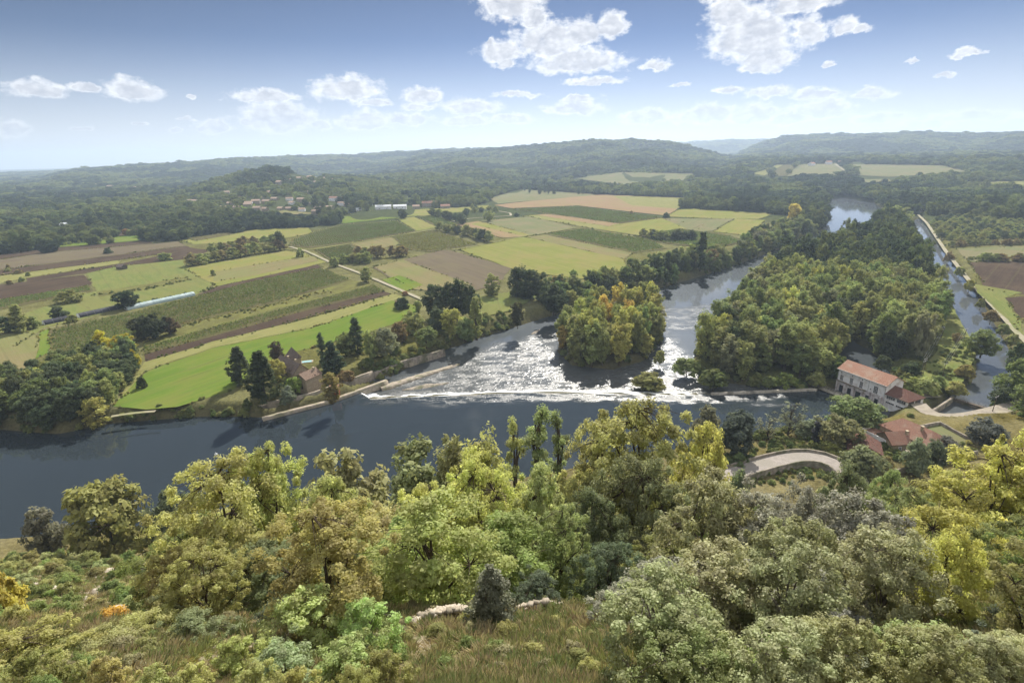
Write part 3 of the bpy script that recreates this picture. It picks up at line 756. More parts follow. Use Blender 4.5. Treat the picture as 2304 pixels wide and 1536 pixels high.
VY = [
 ([(120, 745), (300, 704), (440, 668), (600, 628), (720, 605), (788, 630), (620, 679), (420, 725), (320, 766), (180, 796), (118, 788)], 'long vineyard of green rows beside the tunnel greenhouses', {}),
 ([(324, 784), (480, 738), (650, 692), (840, 643), (862, 655), (680, 698), (480, 753), (328, 795)], 'narrow green vineyard strip above the ploughed strip', {}),
 ([(704, 525), (772, 507), (890, 499), (932, 520), (800, 543), (696, 556), (658, 552), (662, 541)], 'square dark vineyard below the village meadow', dict(spacing=2.8, per_m=3.6, size=.6)),
 ([(712, 563), (782, 553), (818, 573), (816, 588), (754, 592)], 'small dark vineyard beside the track crossing', dict(spacing=2.8, per_m=3.6, size=.6)),
 ([(888, 531), (978, 521), (1072, 550), (962, 566), (908, 558)], 'vineyard with yellowing rows left of the big green field', dict(spacing=2.8, per_m=3.2, size=.6, color=(.10, .105, .035, 1), gaps=.12)),
 ([(940, 489), (978, 485), (1026, 505), (986, 509)], 'small vineyard left of the hedge row', dict(spacing=3, per_m=2.6, size=.7)),
 ([(1238, 528), (1310, 516), (1460, 540), (1494, 558), (1424, 568)], 'dark vineyard right of the big lime green field', dict(spacing=3, per_m=3.2, size=.65)),
 ([(1156, 471), (1300, 465), (1482, 490), (1382, 503), (1232, 480)], 'broad far vineyard below the rosy stubble', dict(spacing=3.6, per_m=2, size=.9)),
 ([(1446, 530), (1530, 516), (1640, 532), (1672, 545), (1600, 558), (1472, 544)], 'dark vineyard near the river wood', dict(spacing=3, per_m=3.2, size=.65)),
 ([(-200, 725), (0, 677), (198, 644), (204, 653), (0, 694), (-200, 745)], 'low vineyard below the broad ploughed field', {}),
]
for px, lb, kw in VY: vineyard(px, lb, **kw)

# ------------------------------------------------------------------ lanes and tracks
def lane(px, width, mat, label, z0=None, name='path', lift=.45, cat='path'):
    if z0 is None: pts = np.array([hit(a, b)[:2] for a, b in px])
    else: pts = P2(px, z0)
    pts = ribbon_pts([tuple(p) for p in pts], 4.0)
    # round the corners
    for _ in range(3): pts[1:-1] = (pts[:-2] + 2 * pts[1:-1] + pts[2:]) / 4
    t = np.gradient(pts, axis=0); t /= np.linalg.norm(t, axis=1)[:, None]; nn = np.stack([-t[:, 1], t[:, 0]], 1)
    w = width / 2 * (1 + .15 * (fbm(pts[:, 0] / 6, pts[:, 1] / 6, 71, 2) - .5))[:, None]
    L, Rr = pts + nn * w, pts - nn * w
    z = (ground(pts[:, 0], pts[:, 1]) + lift) if z0 is None else np.full(len(pts), z0 + lift)
    V = np.concatenate([np.column_stack([L, z]), np.column_stack([Rr, z])]); n = len(pts)
    q = np.array([[i, n + i, n + i + 1, i + 1] for i in range(n - 1)])
    return tag(link(name, mesh_np(name, V, q[:, ::-1], mat)), label, cat, kind='structure')
fl = .75
lane([(652, 556), (690, 566), (745, 592), (800, 612), (850, 632), (920, 662), (965, 682)], 3.6, M['track'], 'pale lane crossing the plain towards the river', 5, lift=fl)
lane([(640, 562), (700, 563), (800, 547), (940, 523), (1010, 512)], 4.5, F['dry'], 'straight grassy track between vineyards', 5, lift=fl + .02)
lane([(1020, 498), (1060, 492), (1150, 486), (1148, 480), (1110, 474)], 4, M['track'], 'pale hooked track on the far plain', 5, lift=fl + .03)
lane([(1000, 563), (1034, 562), (1180, 532), (1200, 530), (1300, 513)], 3, F['dry'], 'grassy field track beside the big green field', 5, lift=fl + .04)
lane([(250, 938), (300, 929), (350, 926)], 2.0, M['track'], 'short pale path on the bank below the meadow', 5, lift=.35)
lane([(2066, 484), (2085, 502), (2128, 566), (2180, 632), (2214, 668), (2250, 706), (2290, 752), (2360, 820)], 3.4, M['track'], 'pale canal towpath running towards the woods', 4.6, lift=.5, name='towpath')
lane([(1882, 371), (1900, 383), (1922, 395)], 16, M['track'], 'white road climbing the far vineyard terrace', None, lift=2.5)

# ------------------------------------------------------------------ walls, weir, lock
def strip_wall(name, pts, z0, z1, th, mat, label, cat='wall', kind=None, rag=0.0, group=None, step=3.0):
    pts = ribbon_pts([tuple(p[:2]) for p in pts], step)
    t = np.gradient(pts, axis=0); t /= np.linalg.norm(t, axis=1)[:, None]; nn = np.stack([-t[:, 1], t[:, 0]], 1)
    L, Rr = pts + nn * th / 2, pts - nn * th / 2; n = len(pts)
    top = z1 + rag * (fbm(pts[:, 0] / 2.5, pts[:, 1] / 2.5, 81, 3) - .5)
    V = np.concatenate([np.column_stack([L, np.full(n, z0)]), np.column_stack([L, top]), np.column_stack([Rr, top]), np.column_stack([Rr, np.full(n, z0)])])
    q = []
    for i in range(n - 1):
        for k in range(3): q.append([k * n + i, k * n + i + 1, (k + 1) * n + i + 1, (k + 1) * n + i])
    q += [[0, n, 2 * n, 3 * n], [n - 1, 4 * n - 1, 3 * n - 1, 2 * n - 1]]
    return tag(link(name, mesh_np(name, V, np.array(q), mat)), label, cat, group, kind)
strip_wall('weir', [(a, b - .7) for a, b in cw[:7]], -3.2, -.06, 1.3, M['concrete'], 'long low weir sill under the white water', 'weir')
strip_wall('weir_wall', [(a, b) for a, b in cw[6:]] + [tuple(P(1838, 876, .8)[:2])], -3.0, 1.0, 1.4, M['concrete'], 'straight concrete wall continuing the weir to the power house', 'wall')
strip_wall('lock_pier', P2([(590, 938), (660, 920), (740, 900), (800, 878), (870, 853)], 1.6) , -3, 1.3, 2.3, M['stone_pale'], 'narrow pale stone pier between river and lock channel', 'pier', rag=.25)
strip_wall('quay_wall', P2([(560, 918), (640, 901), (720, 880), (772, 862), (840, 838)], 2.6), -3, 2.6, 1.6, M['stone'], 'old stone quay wall along the lock below the manor', 'wall', rag=.5)
strip_wall('quay_wall', P2([(842, 838), (905, 812), (965, 795), (1000, 785)], 2.4), -3, 2.4, 1.5, M['stone'], 'overgrown stone quay wall upstream of the lock', 'wall', rag=.6)
strip_wall('ledge', P2([(600, 906), (700, 884), (775, 858), (838, 834)], 4.0), -1, 4.1, 1.1, M['stone_pale'], 'pale upper stone ledge above the lock channel', 'wall', rag=.3)
strip_wall('mooring_wall', P2([(920, 816), (966, 798)], .5), -3, .6, 1.6, M['stone_pale'], 'short pale mooring block at the foot of the quay wall', 'wall')
# rock spit beside the weir
pts = ribbon_pts([tuple(p) for p in P2([(856, 874), (900, 858), (950, 842), (1000, 826), (1034, 816)], -1)], .9)
t_ = np.gradient(pts, axis=0); t_ /= np.linalg.norm(t_, axis=1)[:, None]; nn_ = np.stack([-t_[:, 1], t_[:, 0]], 1); V = []; K = 13
for i, p in enumerate(pts):
    f = i / (len(pts) - 1); w = 3.2 * (1 - .45 * f) * min(1, 6 * f + .4, 8 * (1 - f) + .3); h = 2.3 * (1 - .5 * f)
    for k in range(K):
        s = -1 + 2 * k / (K - 1); r0 = fbm(p[0] / 1.6 + s * 2, p[1] / 1.6, 91, 4) - .5
        V.append((p[0] + nn_[i][0] * s * w * (1 + r0 * .3), p[1] + nn_[i][1] * s * w * (1 + r0 * .3), -2.5 + h * math.sqrt(max(0, 1 - s * s)) + r0 * .9))
a_, b_ = np.meshgrid(np.arange(len(pts) - 1), np.arange(K - 1), indexing='ij')
q = np.stack([a_ * K + b_, (a_ + 1) * K + b_, (a_ + 1) * K + b_ + 1, a_ * K + b_ + 1], -1).reshape(-1, 4)
tag(link('rock_spit', mesh_np('rock_spit', np.array(V), q, M['stone_pale'], smooth=True)), 'long pale rock spit sheltering the lock channel beside the weir', 'rock')
for pxs, lb in (([(905, 878), (960, 868), (1010, 862)], 'low brown rock shelf in the shallows just above the weir foam'), ([(1195, 752), (1215, 742)], 'small pale gravel bar in the upper river by the wooded bank')):
    c = P2(pxs, -2); V = []; ps = ribbon_pts([tuple(p) for p in c], .8); K = 9
    for i, p in enumerate(ps):
        f = i / max(1, len(ps) - 1); w = 2.6 * math.sin(PI * (f * .9 + .05)) * (1 + fbm(p[0] / 3, p[1] / 3, 14, 2) * .6)
        for k in range(K):
            s = -1 + 2 * k / (K - 1); r0 = fbm(p[0] / 1.2 + s * 3, p[1] / 1.2, 17, 4) - .5
            V.append((p[0], p[1] + s * w, -2.4 + .75 * math.sqrt(max(0, 1 - s * s)) + r0 * .7))
    a_, b_ = np.meshgrid(np.arange(len(ps) - 1), np.arange(K - 1), indexing='ij')
    q = np.stack([a_ * K + b_, (a_ + 1) * K + b_, (a_ + 1) * K + b_ + 1, a_ * K + b_ + 1], -1).reshape(-1, 4)
    tag(link('rock_shelf', mesh_np('rock_shelf', np.array(V), q, M['stone'], smooth=True)), lb, 'rock')
# basin and canal head at the power house
strip_wall('basin_wall', P2([(2086, 930), (2110, 916), (2138, 898), (2150, 886)], 2.4), -3, 2.5, 1.0, M['stone'], 'dark stone wall on the far side of the intake basin', 'wall')
strip_wall('basin_wall', P2([(2080, 932), (2088, 944), (2120, 946), (2200, 928), (2226, 918)], 1.2), -3, 1.3, .8, M['stone'], 'low curved kerb wall around the near side of the intake basin', 'wall')
gate = empty('sluice_bridge', (*P(2140, 893, 1.6)[:2], 0)); g0 = P(2140, 893, 1.6)[:2]; g2 = P(2228, 920, 1.6)[:2] - g0
gate.rotation_euler = (0, 0, math.atan2(g2[1], g2[0])); tag(gate, 'dark plank footbridge with sluice beams between canal and intake basin', 'footbridge')
L_ = float(np.hypot(*g2)); b = MB(); b.box(0, -.9, 1.3, L_, .9, 1.6); b.build('deck', M['wood'], gate)
b = MB(); b.box(0, -.35, -2.5, L_, .35, 1.25); b.build('sluice_panel', M['stone'], gate)
for s in (-.85, .85):
    b = MB(); b.box(0, s - .04, 2.5, L_, s + .04, 2.6); b.box(0, s - .04, 2.05, L_, s + .04, 2.12)
    for i in range(8): b.box(L_ * i / 7 - .05, s - .06, 1.6, L_ * i / 7 + .05, s + .06, 2.62)
    b.build('railing', M['metal'], gate)
lane([(2016, 868), (2040, 884), (2062, 893), (2100, 886)], 9, M['yard'], 'pale gravel yard behind the power house', 2.6, name='yard', lift=.6, cat='yard')
lane([(2062, 912), (2078, 932), (2098, 948), (2140, 948), (2200, 940), (2304, 912), (2400, 890)], 6.5, M['yard'], 'pale gravel drive beside the intake basin', 4.2, name='drive', lift=1.4, cat='drive')
# road along the near bank with parapet and retaining wall
RZ = 9.9
road_px = [(1540, 1112), (1590, 1086), (1640, 1066), (1700, 1047), (1760, 1031), (1815, 1021), (1855, 1024), (1885, 1037), (1912, 1058), (1925, 1085)]
lane(road_px, 5.8, M['road'], 'pale two lane road bending above the near river bank', RZ, name='road', lift=.0, cat='road')
rp = ribbon_pts([tuple(p) for p in P2(road_px, RZ)], 3.0)
for _ in range(3): rp[1:-1] = (rp[:-2] + 2 * rp[1:-1] + rp[2:]) / 4
t_ = np.gradient(rp, axis=0); t_ /= np.linalg.norm(t_, axis=1)[:, None]; nn_ = np.stack([-t_[:, 1], t_[:, 0]], 1)
strip_wall('parapet_wall', rp + nn_ * 3.4, 5, RZ + .75, .6, M['stone'], 'grey stone parapet wall along the river side of the road', 'wall', rag=.2)
strip_wall('retaining_wall', rp - nn_ * 3.2, 4, RZ + .02, .5, M['stone'], 'dark stone retaining wall under the uphill edge of the road', 'wall', rag=.1)
w_ = P2([(2000, 1062), (2060, 1048), (2130, 1032), (2200, 1015)], 9)
strip_wall('garden_wall', w_, 5, 9.4, .5, M['stone'], 'low stone garden wall below the red roofed houses', 'wall', rag=.2)
strip_wall('garden_wall', P2([(2066, 962), (2114, 953), (2160, 978), (2200, 1000)], 7.4), 5, 8.3, .7, M['stone'], 'dark clipped wall around the mown lawn', 'wall', rag=.4)

# ------------------------------------------------------------------ buildings
def window(parent, name, x, z, w, h, y, pane=M['glass'], frame=M['plaster'], bars=(1, 2), axis='y', face=-1, shut=False):
    """framed window on the wall plane y (axis y) or x (axis x); face: side it looks to"""
    f = MB(); t = .12
    def bx(mb, a0, z0, a1, z1, d0, d1):
        d0, d1 = sorted((y + face * d0, y + face * d1))
        if axis == 'y': mb.box(a0, d0, z0, a1, d1, z1)
        else: mb.box(d0, a0, z0, d1, a1, z1)
    bx(f, x - w / 2 - t, z - t, x - w / 2, z + h + t, .004, .14); bx(f, x + w / 2, z - t, x + w / 2 + t, z + h + t, .004, .14)
    bx(f, x - w / 2, z + h, x + w / 2, z + h + t, .004, .14); bx(f, x - w / 2, z - t, x + w / 2, z, .004, .18)
    for i in range(1, bars[0] + 1): c = x - w / 2 + w * i / (bars[0] + 1); bx(f, c - .035, z, c + .035, z + h, .03, .09)
    for i in range(1, bars[1] + 1): c = z + h * i / (bars[1] + 1); bx(f, x - w / 2, c - .03, x + w / 2, c + .03, .032, .086)
    o = f.build(name, frame, parent)
    if shut:
        for s_ in (-1, 1): q = MB(); c = x + s_ * (w / 2 + t + w * .27); bx(q, c - w * .25, z - .03, c + w * .25, z + h + .03, .01, .07); q.build('shutter', M['shutter'], o)
    p = MB(); bx(p, x - w / 2, z, x + w / 2, z + h, .008, .026); p.build('pane', pane, o)
    return o

def gable_house(label, origin, rot, L, W, eave, ridge, wall, tile, base=0.0, hip=0.0, over=.5, wins=(), chim=(), cat='house', name='house', group=None):
    r = empty(name, (origin[0], origin[1], origin[2]), rot); tag(r, label, cat, group)
    b = MB()
    if hip == 0:
        b.hexa([(0, 0, base), (L, 0, base), (L, W, base), (0, W, base)], [(0, 0, eave), (L, 0, eave), (L, W, eave), (0, W, eave)])
        for x0, x1 in ((0, .3), (L - .3, L)):
            b.slab([(x0, 0, eave + .001), (x0, W, eave + .001), (x0, W / 2, ridge - .12)], 0.001)
            n = len(b.v); b.v += [(x0, 0, eave), (x0, W, eave), (x0, W / 2, ridge - .12), (x1, 0, eave), (x1, W, eave), (x1, W / 2, ridge - .12)]
            b.f += [[n, n + 2, n + 1], [n + 3, n + 4, n + 5], [n, n + 3, n + 5, n + 2], [n + 1, n + 2, n + 5, n + 4]]
    else:
        b.hexa([(0, 0, base), (L, 0, base), (L, W, base), (0, W, base)], [(0, 0, eave), (L, 0, eave), (L, W, eave), (0, W, eave)])
    b.build('wall', wall, r)
    s = (ridge - eave) / (W / 2); ez = eave - over * s + .12
    rf = MB(); R1, R2 = (hip, W / 2, ridge + .12), (L - hip, W / 2, ridge + .12)
    o_ = over
    if hip == 0: R1 = (-o_, W / 2, ridge + .12); R2 = (L + o_, W / 2, ridge + .12)
    rf.slab([(-o_, -o_, ez), (L + o_, -o_, ez), R2, R1], .22)
    rf.slab([(L + o_, W + o_, ez), (-o_, W + o_, ez), R1, R2], .22)
    if hip:
        rf.slab([(-o_, W + o_, ez), (-o_, -o_, ez), R1], .22); rf.slab([(L + o_, -o_, ez), (L + o_, W + o_, ez), R2], .22)
    ro = rf.build('roof', tile, r)
    for cx, cy, ch in chim:
        c = MB(); zt = ridge + ch; c.box(cx - .4, cy - .4, eave, cx + .4, cy + .4, zt); c.box(cx - .5, cy - .5, zt, cx + .5, cy + .5, zt + .15); c.build('chimney', wall, ro)
    for a in wins: window(r, 'window', *a[:5], **(a[5] if len(a) > 5 else {}))
    return r

# hydro power house on the weir
ph = empty('power_house', (154.0, 240.8, 1.0), math.atan2(-.924, .382)); tag(ph, 'white hydro power house with long red tiled roof at the end of the weir', 'power house')
b = MB(); b.box(0, 0, 4.3, 23, 11, 10)
for x0, x1 in ((0, .35), (22.65, 23)):
    n = len(b.v); b.v += [(x0, 0, 10), (x0, 11, 10), (x0, 5.5, 12.9), (x1, 0, 10), (x1, 11, 10), (x1, 5.5, 12.9)]
    b.f += [[n, n + 2, n + 1], [n + 3, n + 4, n + 5], [n, n + 3, n + 5, n + 2], [n + 1, n + 2, n + 5, n + 4]]
b.build('wall', M['plaster'], ph)
b = MB(); b.box(.003, -.02, -4, 22.997, 10.98, 4.297)
for x in (.6, 4.6, 8.8, 13.2, 17.6, 21.6): b.box(x - .35, -.75, -4, x + .35, -.021, 3.9)
b.build('lower_wall', M['plaster_low'], ph)
b = MB(); b.box(-.1, -.9, 4.0, 14.5, -.022, 4.29); b.build('ledge', M['stone'], ph)
rf = MB(); sl = 3.0 / 5.5
rf.slab([(-.5, -.6, 10.15 - .6 * sl), (23.4, -.6, 10.15 - .6 * sl), (23.4, 5.5, 13.15), (-.5, 5.5, 13.15)], .22)
rf.slab([(23.4, 11.6, 10.15 - .6 * sl), (-.5, 11.6, 10.15 - .6 * sl), (-.5, 5.5, 13.15), (23.4, 5.5, 13.15)], .22)
ro = rf.build('roof', M['tile'], ph)
g_ = MB(); g_.bar((-.5, -.72, 9.72), (23.4, -.72, 9.72), .11, n=8); g_.build('gutter', M['metal'], ro)
for x in (.25, 15.2, 22.7): g_ = MB(); g_.bar((x, -.13, 4.3), (x, -.13, 9.6), .07, n=8); g_.build('drainpipe', M['metal'], ph)
for x, w, z, h in ((2.1, 1.5, 4.6, 2.6), (7.0, 1.5, 4.4, 3.0), (11.8, 1.5, 4.4, 3.0), (18.6, 1.9, 4.5, 3.3)): window(ph, 'window', x, z, w, h, 0.0, bars=(2, 4))
for x, z in ((1.7, 8.0), (7.1, 8.1), (12.0, 8.1), (16.4, 5.4)): window(ph, 'vent', x, z, .55, .7, 0.0, bars=(0, 1))
for x, w in ((2.6, 1.8), (6.7, 1.8), (11.0, 2.4), (15.4, 1.6), (19.6, 1.6)):
    b = MB(); b.box(x - w / 2, -.05, -1.5, x + w / 2, -.023, 2.2); b.build('sluice_opening', M['glass'], ph)
# annex with hipped roof and strip windows
b = MB(); b.box(23.003, .15, -4, 32.5, 10.6, 6.3); b.build('annex_wall', M['plaster'], ph)
rf = MB(); ez = 6.15; o_ = .6
rf.slab([(22.8, .15 - o_, ez), (32.5 + o_, .15 - o_, ez), (28.3, 5.4, 9.0), (22.8, 5.4, 9.0)], .2)
rf.slab([(32.5 + o_, 10.6 + o_, ez), (22.8, 10.6 + o_, ez), (22.8, 5.4, 9.0), (28.3, 5.4, 9.0)], .2)
rf.slab([(32.5 + o_, .15 - o_, ez), (32.5 + o_, 10.6 + o_, ez), (28.3, 5.4, 9.0)], .2)
rf.build('annex_roof', M['tile_dark'], ph)
for x in (25.5, 30.0):
    window(ph, 'strip_window', x, 4.3, 3.6, 1.25, .15, bars=(3, 1)); window(ph, 'strip_window', x, 2.1, 3.6, .8, .15, bars=(4, 0)); 
for yy in (2.6, 6.9):
    window(ph, 'strip_window', yy, 4.2, 3.4, 1.3, 32.5, bars=(3, 1), axis='x', face=1, frame=M['stone_pale']); window(ph, 'strip_window', yy, 1.9, 3.4, 1.1, 32.5, bars=(3, 1), axis='x', face=1, frame=M['stone_pale'])
b = MB(); b.box(32.52, .2, -3, 33.1, 10.5, .8); b.build('plinth', M['concrete'], ph)
# intake deck with railings in front of the power house
dk = empty('intake_deck', (154.0, 240.8, 1.0), math.atan2(-.924, .382)); tag(dk, 'rusty steel intake deck with railings along the power house front', 'walkway')
b = MB(); b.box(-9, -7.5, -.5, 17, -4.6, -.2); b.build('deck', M['concrete'], dk)
b = MB()
for i in range(14): b.box(-8.8 + i * 1.95, -7.2, -4.2, -8.5 + i * 1.95, -6.9, -.52)
b.build('trash_rack', M['wood'], dk)
for yy in (-7.4, -4.7, -6.1):
    b = MB(); b.bar((-9, yy, .9), (17, yy, .9), .07); b.bar((-9, yy, .4), (17, yy, .4), .05)
    for i in range(12): b.bar((-9 + i * 26 / 11, yy, -.2), (-9 + i * 26 / 11, yy, .95), .06)
    b.build('railing', M['concrete'], dk)
b = MB(); b.box(-6.6, -7.2, -.198, -6.2, -6.8, 2.6); b.box(-6.6, -5.2, -.198, -6.2, -4.8, 2.6); b.box(-6.7, -7.3, 2.6, -6.1, -4.7, 2.9); b.build('gantry', M['concrete'], dk)

# houses by the near bank
W2 = dict(frame=M['stone_pale'], shut=True)
hb = gable_house('long red roofed house beside the walled lawn and power house', (136.6, 183.4, 6.6), math.atan2(-.94, .342), 18.5, 10.5, 5.0, 8.3, M['stone_house'], M['tile_red'], base=-2, hip=4.0, wins=[(4, 1.6, 1.1, 1.6, 0.0, W2), (8, 1.6, 1.1, 1.6, 0.0, W2), (13, 1.6, 1.1, 1.6, 0.0, W2), (16, 1.6, 1.1, 1.6, 0.0, W2)], chim=[(12, 4, .7)])
b = MB(); b.box(-2, -6.5, -2, 9, -.003, 2.7); b.build('terrace', M['tile_red'], hb)
b = MB(); b.box(-2.2, -6.8, -2, 9.2, -6.503, 3.6); b.box(-2.3, -6.5, -2, -2.003, -.3, 3.6); b.build('parapet', M['plaster'], hb)
for x in (.5, 2.6, 4.7, 6.8):
    window(hb, 'window', x, 0.4, 1.3, 1.7, -6.8, frame=M['plaster'])
gable_house('small gabled stone house with red roof in front of the long red roof', (133.0, 170.8, 6.4), .06, 9.5, 8.2, 4.0, 6.6, M['stone_house'], M['tile_red'], base=-2, wins=[(4.1, 2.0, .9, 1.3, 0.0, dict(axis='x', face=-1)), (3, 1.2, 1.0, 1.4, 0.0), (6.5, 1.2, 1.0, 1.4, 0.0)], chim=[(7, 3, .6)])
gable_house('low house with dark brown tiled roof by the road bend', (122.0, 179.0, 5.8), math.radians(-118), 10, 10.0, 3.6, 6.0, M['stone_house'], M['tile_dark'], base=-2, wins=[(5, .9, 1.1, 1.5, 10.0, dict(axis='x', face=1)), (4, .9, 1, 1.3, 0.0)])
cs = MB(); cs.slab([(0, 0, 2.6), (5.5, 0, 2.6), (5.5, 3, 3.2), (0, 3, 3.2)], .15); cp = empty('carport', (136.5, 165.8, 6.0), .1); cs.build('roof', M['stone_pale'], cp)
for x, y in ((.2, .2), (5.2, .2), (.2, 2.8), (5.2, 2.8)):
    c = MB(); c.box(x - .1, y - .1, -1, x + .1, y + .1, 2.4 + y * .2); c.build('post', M['wood'], cp)
tag(cp, 'pale lean-to carport below the gabled house', 'carport')
# manor on the far bank
mn = gable_house('rambling stone manor with steep brown roofs beside the lock', (-123.5, 268.0, 4.8), math.radians(-43), 20, 8.0, 4.2, 8.2, M['stone_house'], M['slate'], base=-2, over=.6, wins=[(4, 1, 1, 1.6, 0.0, W2), (8, 1, 1, 1.6, 0.0, W2), (12, 1, 1.2, 2, 0.0, W2), (16, 3.2, 1, 1.3, 0.0, W2), (5, 3.2, 1, 1.3, 0.0, W2)], chim=[(7, 4.5, .8), (15, 4.5, .9)])
b = MB(); b.box(1, 5.6, -1.997, 6.6, 11.2, 6.6); b.build('tower', M['stone_house'], mn)
b = MB(); tp = (3.8, 8.4, 12.4)
for p, q_ in (((.5, 5.1), (7.1, 5.1)), ((7.1, 5.1), (7.1, 11.7)), ((7.1, 11.7), (.5, 11.7)), ((.5, 11.7), (.5, 5.1))): b.slab([(*p, 6.5), (*q_, 6.5), tp], .2)
b.build('tower_roof', M['slate'], mn)
b = MB()
for xx in (6, 11.5, 16.5):
    n = len(b.v); y0 = -.2; b.v += [(xx - 1.1, y0, 4.4), (xx + 1.1, y0, 4.4), (xx, y0, 6.6), (xx - 1.1, 3.0, 7.1), (xx + 1.1, 3.0, 7.1), (xx, 3.4, 7.3)]
    b.f += [[n, n + 1, n + 2], [n, n + 2, n + 5, n + 3], [n + 1, n + 4, n + 5, n + 2]]
b.build('dormer', M['slate'], mn)
gable_house('pale stone gabled house at the lock end of the manor', (-98.5, 243.0, 4.2), math.radians(62), 10, 8.0, 5.8, 8.2, M['stone_house'], M['tile_brown'], base=-2, over=.35, wins=[(4.3, 4.6, .9, 1.5, 0.0, dict(axis='x', face=-1, frame=M['stone_pale'])), (3.2, .6, 1.0, 1.9, 0.0, dict(axis='x', face=-1, frame=M['stone_pale'])), (6.2, .6, 1.0, 1.9, 0.0, dict(axis='x', face=-1, frame=M['stone_pale']))], chim=[(8, 3, .7)])
gable_house('narrow brown roofed wing between manor and stone house', (-105.5, 250.5, 4.4), math.radians(-30), 9, 6, 3.6, 6.2, M['stone_house'], M['tile_brown'], base=-2, wins=[(3, .8, 1.0, 1.6, 0.0, W2), (6, .8, 1, 1.6, 0.0, W2)])
b = MB(); b.slab([(0, 0, 2.3), (4.5, 0, 2.3), (4.5, 3, 3.0), (0, 3, 3.0)], .15); sh = empty('garden_shed', (-87.5, 241.5, 3.6), .2); b.build('roof', M['tile'], sh)
b = MB(); b.box(.2, .2, -2, 4.3, 2.9, 2.1); b.build('wall', M['red'], sh); tag(sh, 'small red walled shed beside the pale stone house', 'shed')
b = MB(); b.box(-3.2, -1.9, -.3, 3.2, 1.9, .12); sp = b.build('swimming_pool', M['stone_pale'], None, (-111.8, 281, 5.2), .25)
b = MB(); b.box(-2.5, -1.3, .124, 2.5, 1.3, .16); b.build('pool_water', M['pool_blue'], sp); tag(sp, 'small turquoise swimming pool behind the manor', 'swimming pool')

# tunnel greenhouses
def tunnel(a, b_, rad, mat, label, endmat):
    a = np.array(a); b_ = np.array(b_); d = b_ - a; L = float(np.hypot(*d)); r = empty('tunnel_greenhouse', (a[0], a[1], 5.0), math.atan2(d[1], d[0])); tag(r, label, 'greenhouse')
    nL, nA = int(L / 1.2), 12; V = []
    for i in range(nL + 1):
        rr = rad * (1 + .03 * (1 if i % 2 else -1))
        for k in range(nA + 1): t = PI * k / nA; V.append((L * i / nL, rr * math.cos(t), rr * 1.05 * math.sin(t)))
    q = [[i * (nA + 1) + k, (i + 1) * (nA + 1) + k, (i + 1) * (nA + 1) + k + 1, i * (nA + 1) + k + 1] for i in range(nL) for k in range(nA)]
    link('cover', mesh_np('cover', np.array(V), np.array(q), mat, smooth=True), r)
    for x in (-.03, L + .03):
        e = MB(); e.poly([(x, rad * math.cos(PI * k / nA), rad * 1.05 * math.sin(PI * k / nA)) for k in range(nA + 1)]); e.build('end_panel', endmat, r)
    for i in range(0, nL + 1, 4):
        h = MB()
        for k in range(nA): t0, t1 = PI * k / nA, PI * (k + 1) / nA; h.bar((L * i / nL, rad * 1.05 * math.cos(t0), rad * 1.1 * math.sin(t0)), (L * i / nL, rad * 1.05 * math.cos(t1), rad * 1.1 * math.sin(t1)), .05, n=4)
        h.build('hoop', M['metal'], r)
tunnel(P(284, 697, 5)[:2], P(436, 664, 5)[:2], 2.9, M['poly'], 'long pale green plastic tunnel greenhouse beside the vineyard', M['white'])
tunnel(P(176, 714, 5)[:2], P(272, 693, 5)[:2], 2.8, M['poly_dark'], 'dark plastic tunnel greenhouse next to the pale one', M['white'])
tunnel(P(98, 730, 5)[:2], P(156, 718, 5)[:2], 2.8, M['poly_dark'], 'dark tunnel greenhouse with white end at the field corner', M['white'])
gable_house('small dark wooden shed alone in the pale meadow', (*P(262, 606, 5)[:2], 5.0), math.radians(-25), 9, 6, 3.0, 5.0, M['wood'], M['slate'], name='shed', cat='shed')
hut = gable_house('ivy covered stone hut in the corner of the bright meadow', (*P(893, 694, 5)[:2], 5.0), .3, 7.5, 6, 3.6, 4.8, M['stone'], M['tile_dark'], name='hut', cat='hut')

# buoy
b = MB(); b.bar((0, 0, -.4), (0, 0, .25), .55, .55, 12); b.bar((0, 0, .25), (0, 0, .8), .5, .12, 12); by = P(486, 1022, 0)
bo = b.build('buoy', M['white'], None, by); tag(bo, 'small white buoy floating alone on the dark river', 'buoy')
b = MB(); b.bar((0, 0, .8), (0, 0, 1.2), .08, .08, 6); b.build('top_mark', M['metal'], bo)

# power poles
def pole(px, py, z0, h, label, lean=0, arms=1, twin=False):
    p = P(px, py, z0); r = empty('power_pole', (p[0], p[1], z0 - .3), .5); tag(r, label, 'power pole', 'power poles on the canal strip')
    for s in ((-.9, .9) if twin else (0,)):
        b = MB(); b.bar((s, 0, 0), (s + lean, 0, h), .17, .12, 8); b.build('post', M['wood'], r)
    for k in range(arms):
        a = MB(); z = h - .4 - k * 1.1; a.box(-1.5 + lean, -.07, z, 1.5 + lean, .07, z + .16); ao = a.build('cross_arm', M['metal'], r)
        for x in (-1.3, 0, 1.3): i = MB(); i.bar((x + lean, 0, z + .162), (x + lean, 0, z + .55), .11, .07, 8); i.build('insulator', M['white'], ao)
    return np.array([p[0], p[1], z0 + h])
tops = [pole(2118, 858, 2.6, 9.5, 'single wooden power pole on the rough strip behind the annex'),
        pole(2074, 846, 2.6, 9.5, 'twin wooden power pole nearest the tailrace trees', arms=2, twin=True),
        pole(2114, 768, 2.6, 9.0, 'thin power pole farther along the canal strip'),
        pole(2166, 774, 2.6, 9.5, 'power pole standing close to the canal water'),
        pole(2232, 928, 5.0, 7.5, 'leaning pole by the drive at the end of the sluice bridge', lean=.5)]
